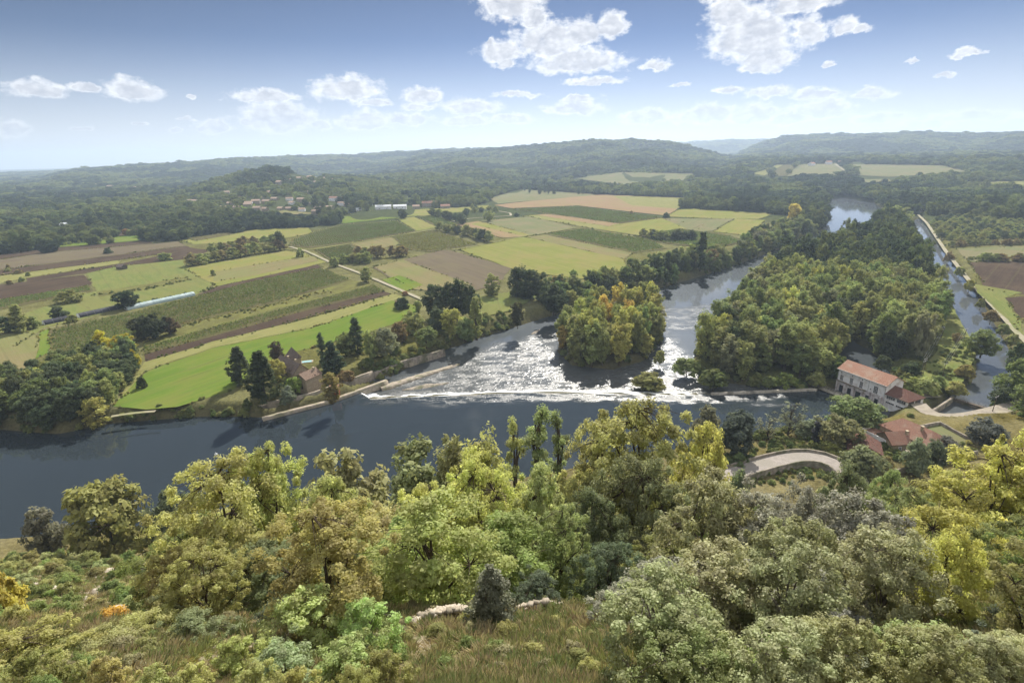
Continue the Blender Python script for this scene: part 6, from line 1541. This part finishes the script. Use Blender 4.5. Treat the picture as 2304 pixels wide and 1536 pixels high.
# village clearings: thinner woods
vill = P2([(440, 478), (470, 460), (600, 452), (700, 450), (800, 462), (960, 458), (985, 470), (770, 482), (620, 484)], 5)
thin = inpoly(x, y, vill); ok &= ~thin | (rng.random(len(x)) < .38)
left_town = (px_of < 460) & (r > 1150) & (r < 3000); ok &= ~left_town | (rng.random(len(x)) < .62)
ok &= ~((fbm(x / 240, y / 240, 201, 3) > .66) & (r > 1300) & (r < 2600) & (rng.random(len(x)) < .8))
HOUSE_PX = [(498, 470), (512, 466), (520, 474), (535, 472), (550, 470), (548, 462), (566, 474), (580, 472), (600, 476), (618, 474), (640, 476), (655, 474), (668, 478), (684, 476), (698, 480), (712, 476), (560, 458), (590, 460), (622, 458), (650, 464), (688, 462), (715, 460), (735, 468), (510, 456), (530, 450), (455, 462), (470, 455), (480, 446), (545, 445), (575, 450), (605, 448), (640, 452), (672, 452), (700, 446), (755, 462), (770, 468), (760, 450), (600, 440), (560, 436), (640, 440), (690, 436), (505, 440), (460, 438), (430, 448), (780, 455), (910, 462), (930, 472)]
HILL_PX = [(640, 410), (665, 405), (690, 402), (720, 406), (745, 408), (705, 414), (620, 415), (735, 418), (655, 420), (690, 424)]
TOWN_PX = [(30, 418), (55, 415), (75, 413), (95, 416), (120, 414), (150, 412), (40, 410), (85, 410), (175, 415), (20, 424), (210, 420), (240, 424), (300, 428), (340, 432), (380, 436), (310, 440), (260, 446), (205, 440), (400, 452), (360, 448), (420, 462), (440, 456), (160, 436), (110, 440)]
OTHER_PX = [(845, 472), (885, 470), (802, 476), (828, 462), (950, 466), (992, 470), (45, 468), (135, 512), (150, 534), (1826, 374), (1860, 371), (1885, 371), (1745, 360), (2075, 414), (2290, 352), (2062, 478), (740, 452)]
azp = np.arctan2(x, y)
for q_ in HOUSE_PX + HILL_PX + TOWN_PX + OTHER_PX:
    p_ = hit(*q_, 300, 9000); rh = math.hypot(p_[0], p_[1]); wide = 14 if q_[0] < 800 or q_[0] > 1000 else 20
    ok &= ~((np.abs(azp - math.atan2(p_[0], p_[1])) * rh < wide) & (r > rh - 95) & (r < rh + 10) & (rng.random(len(x)) < .8))
x, y, sp, r = x[ok], y[ok], sp[ok], r[ok]
z = ground(x, y)
vis = visible(x, y, z + 16); x, y, z, sp, r = x[vis], y[vis], z[vis], sp[vis], r[vis]
tone = .5 + (fbm(x / 170, y / 170, 301, 4) - .5) * 1.5 + rng.normal(0, .11, len(x))
vi = np.clip(((tone - .25) / .5 * 4), 0, 3).astype(int)[:, None]; order_c = np.array([3, 0, 1, 2])[vi[:, 0]]
kind = rng.integers(0, 4, len(x)) * 4 + order_c
hh = np.clip(8 + 12 * fbm(x / 110, y / 110, 305, 3), 9, 19) * np.exp(rng.normal(0, .2, len(x))); ww = sp * 1.35 * np.exp(rng.normal(0, .22, len(x)))
nearm = r < 1250
rows_n = np.column_stack([x, y, z - .5, ww / 12.5, hh / 13.5, kind])[nearm]
rows_f = np.column_stack([x, y, z - .8, ww, hh, kind])[~nearm]
instancer('woodland', rows_n, MID_SRC, 'dark hedgerow woods between the plain, the village and the hills', 'woods')
instancer('hill_forest', rows_f, FAR_SRC, 'continuous forest covering the far hills', 'forest')
print('woods', len(rows_n), len(rows_f))

# rows of poplars seen far across the valley
for i in range(46):
    px = 1180 + i * 11 + rng.uniform(-3, 3); p = P(px, rng.uniform(426, 437) if px < 1560 else rng.uniform(432, 440), 5)
    tree('poplar%d' % (i % 5), 'far_poplar', p[0], p[1], rng.uniform(17, 24), rng.uniform(10, 14), var((.05, .07, .032)), 'far poplar in the long dark row behind the rosy stubble field', 'far poplar row')

# undergrowth along the shores, weeds on verges, grass and scrub on the slope
und = []
def along(px, z, n, off, w, pal=(0, 1, 2)):
    pts = ribbon_pts([tuple(p) for p in P2(px, z)], .4)
    for _ in range(n):
        p = pts[rng.integers(len(pts))] + rng.normal(0, off, 2); zz = g1(*p)
        if zz < (-1.95 if sdist(p[0:1], p[1:2], riv_poly)[0] < 5 else -.25) or (sdist(p[0:1], p[1:2], pool_poly)[0] < .3): continue
        s = rng.uniform(*w); und.append((p[0], p[1], zz - .2, s / 4, s * rng.uniform(.7, 1.2) / 4, rng.choice(pal) * 3 + rng.integers(3)))
along([(250, 946), (350, 938), (450, 932), (560, 930)], 2, 150, 2.0, (2.0, 4.5))
along([(0, 965), (130, 972), (250, 948)], 2, 70, 1.5, (2.5, 5))
along([(840, 832), (905, 806), (990, 780), (1050, 765), (1130, 738), (1210, 714)], 3, 260, 3.5, (2, 5.5))
along([(960, 770), (1060, 735), (1150, 710)], 5, 140, 7, (2, 5))
along([(1300, 690), (1420, 656), (1560, 622), (1750, 556), (1850, 515)], 2, 200, 3.5, (3, 6))
along([(1562, 803), (1600, 750), (1655, 692), (1705, 632), (1765, 592)], 0, 120, 2, (3, 6))
along([(1545, 836), (1600, 852), (1700, 866), (1832, 868)], 0, 260, 2, (2, 5.5))
along([(1254, 790), (1286, 820), (1380, 830), (1450, 810), (1484, 770), (1490, 732)], 0, 300, 1.5, (2, 5.5))
along([(a - 5, b) for a, b in CAN_L[:8]], 2, 90, 2.0, (1.2, 2.6)); along([(a + 9, b) for a, b in CAN_R[4:]], 3, 110, 1.6, (1.2, 2.8)); along([(2252, 905), (2290, 870), (2300, 840), (2294, 790)], 4, 70, 2.5, (2, 4.5))
along([(1895, 795), (1920, 765), (1985, 805), (2040, 838)], 2, 80, 2, (3, 6)); along([(2040, 868), (2080, 862), (2120, 840), (2160, 800), (2190, 770)], 2.5, 170, 6, (1.2, 3.2))
along([(600, 888), (700, 866), (780, 848), (840, 822)], 4, 90, 2.2, (1.2, 3.2)); along([(630, 868), (700, 850), (740, 840)], 4, 40, 3, (1.5, 3.2))
along([(1560, 1002), (1660, 990), (1760, 976), (1860, 962), (1960, 952)], 3, 150, 4, (1.5, 4)); along([(1600, 1035), (1720, 1008), (1840, 985)], 8, 90, 4, (1.2, 3))
along([(330, 812), (560, 750), (880, 664)], 5, 60, 1.5, (.8, 2.0), (0, 1)); along([(216, 664), (330, 650), (425, 630)], 5, 60, 2, (1, 2.6)); along([(400, 735), (560, 700), (740, 655)], 5, 110, 3, (.8, 2.2), (0, 3)); along([(420, 690), (520, 668), (640, 645)], 5, 40, 2, (1, 2))
along([(1180, 533), (1230, 526), (1340, 516)], 5, 50, 2, (1.5, 3)); along([(1180, 486), (1340, 516), (1480, 540)], 5, 40, 2, (1.5, 3)); along([(270, 690), (440, 660), (490, 645)], 5, 40, 2, (1.5, 3))
along([(2070, 500), (2128, 572), (2180, 640)], 4, 60, 2, (1.5, 3.5)); along([(2190, 585), (2304, 582)], 4.5, 40, 4, (2, 4))
along([(1650, 1040), (1750, 1014), (1850, 1000)], 8, 60, 2.5, (1.2, 2.6)); along([(1640, 1085), (1720, 1068), (1800, 1058), (1870, 1062)], 8, 130, 2.6, (1.0, 2.6)); along([(1920, 1020), (2000, 1030), (2080, 1020), (2160, 1010)], 7, 120, 4, (1.2, 3.2))
for w in FIELD_POLYS:
    if np.hypot(*w.mean(0)) > 1150: continue
    e_ = ribbon_pts([tuple(p) for p in w] + [tuple(w[0])], 2.2); m_ = fbm(e_[:, 0] / 22, e_[:, 1] / 22, 404, 3)
    for p, q_ in zip(e_, m_):
        if q_ < .5 or rng.random() < .35: continue
        s_ = rng.uniform(.5, 1.5) * (1 + max(0, q_ - .6) * 4); p = p + rng.normal(0, .7, 2); zz = g1(*p)
        if zz > 4: und.append((p[0], p[1], zz + .25, s_ / 4, s_ * rng.uniform(.5, 1.0) / 4, rng.choice((0, 2, 3)) * 3 + rng.integers(3)))
UC = [(.11, .125, .045), (.08, .105, .038), (.14, .15, .055), (.23, .21, .08)]
instancer('undergrowth', und, [(T['bush%d' % i]['crown'], c) for c in UC for i in range(3)], 'bushy undergrowth along shores, lanes and verges', 'undergrowth')

def tuft(seed, n, h, w):
    g = np.random.default_rng(seed); a = g.uniform(0, 2 * PI, n); r0 = g.random(n) ** .5 * w * .45
    b0 = np.stack([r0 * np.cos(a), r0 * np.sin(a), np.zeros(n)], 1); l = g.uniform(.5, 1, n) * h; bend = g.uniform(.3, 1.3, n) * h
    tip = b0 + np.stack([np.cos(a) * bend, np.sin(a) * bend, l], 1); side = np.stack([-np.sin(a), np.cos(a), np.zeros(n)], 1) * .022
    mid = (b0 + tip) / 2 + np.array([0, 0, .12 * h])
    v = np.stack([b0 - side, mid - side * .8, tip, mid + side * .8], 1).reshape(-1, 3)
    return mesh_np('tuft', v, np.arange(n * 4).reshape(-1, 4), M['leaf_fg'], {'tint': np.repeat(g.random(n), 4)})
TU = [tuft(i, 110, .27, .7) for i in range(3)]
gr = []
n = 26000; Y = 14 + (95 - 14) * rng.random(n) ** 1.9; pxs = rng.uniform(-120, 2420, n); xx = (pxs - 1152) / FPX * (Y * 1.22)
zz = ground(xx, Y); bad = fbm(xx / 12, Y / 12, 33, 3) > .56
for a, b_, c, q_ in zip(xx, Y, zz, bad):
    if (q_ or (b_ > 24 and a < -b_ * .42)) and rng.random() < .8: continue
    s = rng.uniform(.6, 1.5) * (.8 + b_ / 60); gr.append((a, b_, c - .05, s, s, rng.integers(12)))
GC = [(.16, .14, .07), (.115, .12, .045), (.19, .155, .09), (.09, .105, .04)]
instancer('dry_grass', gr, [(m_, c) for m_ in TU for c in GC], 'dry tufted grass over the slope and clearing', 'grass')
lo = []
for _ in range(2600):
    Yv = 16 + 110 * rng.random() ** 1.5; pv = rng.uniform(-150, 2450); xv = (pv - 1152) / FPX * (Yv * 1.22)
    if fbm(np.array([xv / 12]), np.array([Yv / 12]), 33, 3)[0] > .6: continue
    if 880 < pv < 1450 and Yv < 25 and rng.random() < .45: continue
    if pv < 440 and Yv > 22 and rng.random() < .9: continue
    s = rng.uniform(.5, 1.3) * (.6 + Yv / 60); lo.append((xv, Yv, g1(xv, Yv) - .1, s / 2.4, s / 2.6, rng.integers(12)))
LC = [(.14, .145, .06), (.10, .125, .045), (.18, .175, .075), (.15, .14, .085)]
instancer('ground_cover', lo, [(T['scrub%d' % i]['crown'], c) for i in range(3) for c in LC], 'low scrub and ground cover on the slope', 'ground cover')

# ------------------------------------------------------------------ village and far houses
def cottage(px, py, s, label, wallm='stone_pale', tilem='tile_pale', group='village houses', L=None, rot=None):
    p = hit(px, py, 300, 9000); L = L or rng.uniform(11, 16); W = rng.uniform(8, 10); e = rng.uniform(3.5, 6)
    rot = rng.uniform(-.5, .5) if rot is None else rot
    return gable_house(label, (p[0], p[1], p[2] - .3), rot, L * s, W * s, e * s, (e + 2.6) * s, M[wallm], M[tilem], base=-2, over=.4, group=group,
                       wins=[(L * s * .25, 1.2, 1.2, 1.6, 0.0), (L * s * .7, 1.2, 1.2, 1.6, 0.0)] if s > 1.05 else ())
HL = 'small house with pale walls and clay roof among the trees of the village'
for i_, (px, py) in enumerate(HOUSE_PX):
    if i_ % 5 == 3: continue
    px += rng.uniform(-6, 6); py += rng.uniform(-4, 3)
    cottage(px, py, 1.0, HL, 'stone_pale' if rng.random() < .7 else 'plaster')
for px, py, s, L, wm, lb, rt in ((845, 472, 1.2, 26, 'plaster', 'long white roofed shed at the edge of the village meadow', .2), (885, 470, 1.1, 24, 'plaster', 'second long white shed beside the village meadow', .1), (802, 476, 1.1, 9, 'plaster', 'white cottage at the village meadow left of the sheds', .3), (828, 462, 1.1, 9, 'plaster', 'white house just behind the long sheds', .4), (950, 466, 1.5, 26, 'stone_pale', 'big pale country house among trees right of the village', .1), (992, 470, 1.2, 16, 'stone_pale', 'lilac grey outbuilding beside the big country house', .2)):
    cottage(px, py, s, lb, wm, 'white' if 'shed' in lb else 'tile', None, L, rt)
for px, py in HILL_PX:
    cottage(px, py, 1.25, 'pale house scattered on the wooded hill above the village', group='hill houses')
for px, py in TOWN_PX:
    cottage(px, py, 1.6, 'tiny pale house of the far town in the hazy valley', wallm='plaster' if rng.random() < .6 else 'stone_pale', group='far town houses')
cottage(45, 468, 1.3, 'white flat barn among the dark woods on the left', 'plaster', 'white', None, 28, .2)
cottage(135, 512, 1.2, 'low pale roofed farm building behind the dark plot', 'plaster', 'white', None, 24, .15); cottage(150, 534, 1.1, 'dark roofed farmhouse beside the orchard saplings', 'stone_pale', 'slate', None, 17, .2)
for px, py, lb in ((1826, 374, 'white house on the crest of the far vineyard terrace'), (1860, 371, 'grey house on the terrace crest beside the white road'), (1885, 371, 'pale house right where the white terrace road starts'), (1745, 360, 'pale farm in the trees left of the terrace'), (2075, 414, 'bluish roofed barn below the far terrace'), (2290, 352, 'white buildings far right at the foot of the hills'), (2062, 478, 'stone lock house at the head of the canal'), (740, 452, 'white house in the trees above the village sheds')):
    cottage(px, py, 1.7 if py < 420 else 1.2, lb, 'plaster', 'tile', None)

# ------------------------------------------------------------------ light, sky with cumulus, air, camera
W = bpy.data.worlds.new('World'); SC.world = W; W.use_nodes = True
nt = W.node_tree; nt.nodes.clear(); ln = nt.links
sky = N(nt, 'ShaderNodeTexSky', sky_type='NISHITA', sun_disc=False, sun_elevation=SUN_EL, sun_rotation=SUN_AZ, altitude=200, air_density=.6, dust_density=0.0, ozone_density=3.0)
geo = N(nt, 'ShaderNodeTexCoord').outputs['Generated']
def vmul(a, b):
    n = nt.nodes.new('ShaderNodeVectorMath'); n.operation = 'MULTIPLY'; ln.new(a, n.inputs[0]); n.inputs[1].default_value = b; return n.outputs[0]
sx_ = N(nt, 'ShaderNodeSeparateColor'); ln.new(vmul(sky.outputs[0], (.125, .125, .125)), sx_.inputs[0])
cx_ = N(nt, 'ShaderNodeCombineColor')
for k_, (g_, a_) in enumerate(((1.85, 11.9), (1.75, 7.5), (1.9, 5.75))): ln.new(math_(nt, 'MULTIPLY', math_(nt, 'POWER', sx_.outputs[k_], g_), a_), cx_.inputs[k_])
sp_ = N(nt, 'ShaderNodeSeparateXYZ'); ln.new(geo, sp_.inputs[0])
az = math_(nt, 'MULTIPLY', math_(nt, 'ARCTAN2', sp_.outputs[0], sp_.outputs[1]), 180 / PI)
el = math_(nt, 'MULTIPLY', math_(nt, 'ARCSINE', sp_.outputs[2]), 180 / PI)
hzw = math_(nt, 'MULTIPLY', math_(nt, 'POWER', math_(nt, 'DIVIDE', math_(nt, 'SUBTRACT', 10.0, el), 9.0, True), 1.4), .8, True)
skyc = mixc(nt, hzw, cx_.outputs[0], (9.0, 9.0, 9.3))      # bright moist air low over the horizon
cv = N(nt, 'ShaderNodeCombineXYZ'); ln.new(az, cv.inputs[0]); ln.new(el, cv.inputs[1]); pos = cv.outputs[0]
def vadd(a, b, op='ADD'):
    n = nt.nodes.new('ShaderNodeVectorMath'); n.operation = op
    for i, v in enumerate((a, b)):
        if isinstance(v, tuple): n.inputs[i].default_value = v
        else: ln.new(v, n.inputs[i])
    return n.outputs[0]
wn = nt.nodes.new('ShaderNodeTexNoise'); wn.inputs['Scale'].default_value = .55; wn.inputs['Detail'].default_value = 7; wn.inputs['Roughness'].default_value = .62; ln.new(vadd(pos, (1, 1.35, 1), 'MULTIPLY'), wn.inputs['Vector'])
warp = vadd(vadd(wn.outputs['Color'], (.5, .5, .5), 'SUBTRACT'), (2.6, 1.5, 0), 'MULTIPLY')
wp_ = vadd(pos, warp)
BG = bpy.data.node_groups.new('cloud_puff', 'ShaderNodeTree')
for nm, ty in (('P', 'NodeSocketVector'), ('C', 'NodeSocketVector'), ('K', 'NodeSocketVector'), ('In', 'NodeSocketFloat')): BG.interface.new_socket(nm, in_out='INPUT', socket_type=ty)
BG.interface.new_socket('Out', in_out='OUTPUT', socket_type='NodeSocketFloat')
gi, go = BG.nodes.new('NodeGroupInput'), BG.nodes.new('NodeGroupOutput')
s1 = BG.nodes.new('ShaderNodeVectorMath'); s1.operation = 'SUBTRACT'; BG.links.new(gi.outputs[0], s1.inputs[0]); BG.links.new(gi.outputs[1], s1.inputs[1])
s2 = BG.nodes.new('ShaderNodeVectorMath'); s2.operation = 'MULTIPLY'; BG.links.new(s1.outputs[0], s2.inputs[0]); BG.links.new(gi.outputs[2], s2.inputs[1])
sx = BG.nodes.new('ShaderNodeSeparateXYZ'); BG.links.new(s2.outputs[0], sx.inputs[0])
ng_ = math_(BG, 'MULTIPLY', sx.outputs[1], -1.6); mx_ = math_(BG, 'MAXIMUM', sx.outputs[1], ng_)
d_ = math_(BG, 'SQRT', math_(BG, 'ADD', math_(BG, 'MULTIPLY', sx.outputs[0], sx.outputs[0]), math_(BG, 'MULTIPLY', mx_, mx_)))
BG.links.new(math_(BG, 'MAXIMUM', gi.outputs[3], math_(BG, 'SUBTRACT', 1.0, d_)), go.inputs[0])
CLOUDS = [(1690, 92, 88, 62), (1640, 35, 45, 45), (1800, 10, 80, 24), (1725, 130, 66, 36), (1818, 78, 34, 36), (1895, 66, 38, 20), (1945, 68, 26, 10), (1712, 155, 44, 14), (1640, -20, 60, 30),
 (1150, 15, 62, 42), (1205, 48, 30, 26), (1235, 98, 76, 40), (1310, 82, 42, 32), (1375, 66, 34, 26), (1300, 145, 96, 28), (1130, 122, 48, 26), (1135, 146, 26, 12), (1340, 185, 62, 9), (1475, 148, 30, 11), (1530, 195, 20, 6), (1104, 97, 14, 9),
 (85, 205, 72, 22), (190, 202, 36, 13), (300, 207, 68, 24), (605, 220, 80, 15), (780, 205, 78, 28), (840, 232, 42, 10), (950, 218, 42, 18), (940, 240, 42, 10), (630, 272, 88, 40), (560, 277, 24, 15), (720, 284, 26, 16), (480, 288, 46, 20), (825, 278, 58, 26), (920, 270, 52, 16), (1060, 243, 62, 18), (1050, 272, 52, 15), (1165, 215, 46, 8), (35, 296, 50, 20), (180, 287, 24, 6), (318, 280, 17, 5), (400, 295, 13, 9), (430, 224, 15, 6), (415, 263, 26, 4),
 (1640, 205, 34, 10), (1730, 212, 46, 16), (1835, 215, 58, 13), (1960, 213, 46, 16), (2175, 122, 30, 9), (2128, 170, 22, 6), (2055, 138, 17, 5), (1870, 145, 16, 7), (1290, 247, 62, 18), (1450, 267, 56, 20), (1590, 262, 72, 26), (1690, 262, 62, 24), (1850, 250, 62, 26), (1980, 268, 72, 16), (2200, 264, 115, 16), (1300, 225, 42, 9), (1150, 270, 50, 14), (1780, 272, 60, 18), (2080, 280, 70, 14)]
val = None
for px, py, w, h in CLOUDS:
    d = ray(px, py); a_d = math.degrees(math.atan2(d[0], d[1])); e_d = math.degrees(math.asin(d[2] / np.linalg.norm(d)))
    k = 57.3 / FPX; ca = 1 / math.hypot(1, (px - 1152) / FPX)
    g_ = nt.nodes.new('ShaderNodeGroup'); g_.node_tree = BG
    ln.new(wp_, g_.inputs[0]); g_.inputs[1].default_value = (a_d, e_d, 0); g_.inputs[2].default_value = (1 / (w * k * ca * ca * 1.12), 1 / (h * k * ca * 1.15), 0)
    if val is None: g_.inputs[3].default_value = -9
    else: ln.new(val, g_.inputs[3])
    val = g_.outputs[0]
# loose cumulus overhead, out of the picture, for the light and the reflections
pl = vadd(geo, (1, 1, 1), 'MULTIPLY'); dz_ = math_(nt, 'MAXIMUM', sp_.outputs[2], .05)
pc = N(nt, 'ShaderNodeCombineXYZ'); ln.new(math_(nt, 'DIVIDE', sp_.outputs[0], dz_), pc.inputs[0]); ln.new(math_(nt, 'DIVIDE', sp_.outputs[1], dz_), pc.inputs[1])
beh = math_(nt, 'MAXIMUM', ramp(nt, el, (38.0, 58.0)), ramp(nt, math_(nt, 'MULTIPLY', sp_.outputs[1], -1.0), (-.1, .25)))
over = math_(nt, 'MULTIPLY', math_(nt, 'SUBTRACT', noise(nt, pc.outputs[0], .9, 6, .6), math_(nt, 'SUBTRACT', .575, math_(nt, 'MULTIPLY', beh, .175))), 6)
over = math_(nt, 'SUBTRACT', over, math_(nt, 'MULTIPLY', math_(nt, 'SUBTRACT', 1.0, ramp(nt, el, (14.0, 19.0))), 9))
val = math_(nt, 'MAXIMUM', val, over)
val = math_(nt, 'MINIMUM', math_(nt, 'MULTIPLY', val, 1.7), .78)
cp_ = vadd(pos, (1, 1.5, 1), 'MULTIPLY')
fn = noise(nt, cp_, 1.0, 8, .6)
lo1 = noise(nt, cp_, .8, 3, .5); lo2 = noise(nt, vadd(vadd(pos, (-.12, .5, 0)), (1, 1.5, 1), 'MULTIPLY'), .8, 3, .5)
dens = math_(nt, 'ADD', val, math_(nt, 'MULTIPLY', math_(nt, 'SUBTRACT', fn, .5), 1.9))
alpha = math_(nt, 'MULTIPLY', ramp(nt, dens, (-.22, .72)), .96)
core = ramp(nt, math_(nt, 'ADD', val, math_(nt, 'MULTIPLY', math_(nt, 'SUBTRACT', lo1, .5), 1.5)), (.44, .86))
lite = math_(nt, 'ADD', .5, math_(nt, 'ADD', math_(nt, 'MULTIPLY', math_(nt, 'SUBTRACT', lo1, lo2), 2.2), math_(nt, 'MULTIPLY', math_(nt, 'SUBTRACT', fn, .5), .35)), True)
edge = mixc(nt, lite, (10.0, 10.2, 10.7), (13.2, 13.2, 13.1))
ccol = mixc(nt, math_(nt, 'MULTIPLY', core, math_(nt, 'SUBTRACT', 1.2, math_(nt, 'MULTIPLY', lite, .7)), True), edge, (6.6, 6.8, 7.6))
lowf = ramp(nt, el, (0.2, 6.5))
ccol = mixc(nt, math_(nt, 'MULTIPLY', beh, .9), ccol, (14.0, 14.0, 14.2))
ccol = mixc(nt, lowf, mixc(nt, .55, skyc, ccol), ccol)
final = mixc(nt, alpha, skyc, ccol)
bg = N(nt, 'ShaderNodeBackground'); ln.new(final, bg.inputs[0]); bg.inputs[1].default_value = .05
ow = nt.nodes.new('ShaderNodeOutputWorld'); ln.new(bg.outputs[0], ow.inputs[0])
W.cycles.sampling_method = 'MANUAL'; W.cycles.sample_map_resolution = 1024

sl = bpy.data.lights.new('sun', 'SUN'); sl.energy = 5.0; sl.angle = math.radians(.53); sl.color = (1, .94, .84)
so = bpy.data.objects.new('sun', sl); COL.objects.link(so)
sd = Vector((math.sin(SUN_AZ) * math.cos(SUN_EL), math.cos(SUN_AZ) * math.cos(SUN_EL), math.sin(SUN_EL)))
so.rotation_euler = (-sd).to_track_quat('-Z', 'Y').to_euler(); so.location = (0, 0, 500)

hz = MB(); hz.box(-16800, -16800, -20, 16800, 16800, 420)
hm = bpy.data.materials.new('valley_haze'); nt, ns, ln = nodes(hm)
pv = N(nt, 'ShaderNodeVolumePrincipled'); pv.inputs['Color'].default_value = (.62, .77, 1.0, 1); pv.inputs['Density'].default_value = 1.1e-4; pv.inputs['Anisotropy'].default_value = .3
o_ = nt.nodes.new('ShaderNodeOutputMaterial'); nt.links.new(pv.outputs[0], o_.inputs['Volume'])
ho = hz.build('haze', hm); tag(ho, 'thin blue air haze filling the valley', 'haze', kind='stuff'); ho.display_type = 'WIRE'

cam = bpy.data.cameras.new('camera'); cam.sensor_width = 36; cam.lens = 36 * FPX / 2304; cam.clip_end = 60000; cam.clip_start = .3
co = bpy.data.objects.new('camera', cam); COL.objects.link(co); co.location = (0, 0, CAM_H); co.rotation_euler = (Matrix.Rotation(PI / 2 - TH, 3, 'X') @ Matrix.Rotation(-ROLL, 3, 'Z')).to_euler(); SC.camera = co
SC.view_settings.view_transform = 'Standard'; SC.view_settings.look = 'None'; SC.view_settings.exposure = .82; SC.view_settings.gamma = 1
SC.render.engine = 'CYCLES'; SC.cycles.use_denoising = True; SC.cycles.max_bounces = 7; SC.cycles.diffuse_bounces = 3; SC.cycles.transmission_bounces = 3; SC.cycles.volume_bounces = 1
SC.cycles.sample_clamp_indirect = 6; SC.cycles.sample_clamp_direct = 0; SC.cycles.use_adaptive_sampling = True; SC.cycles.adaptive_threshold = .02
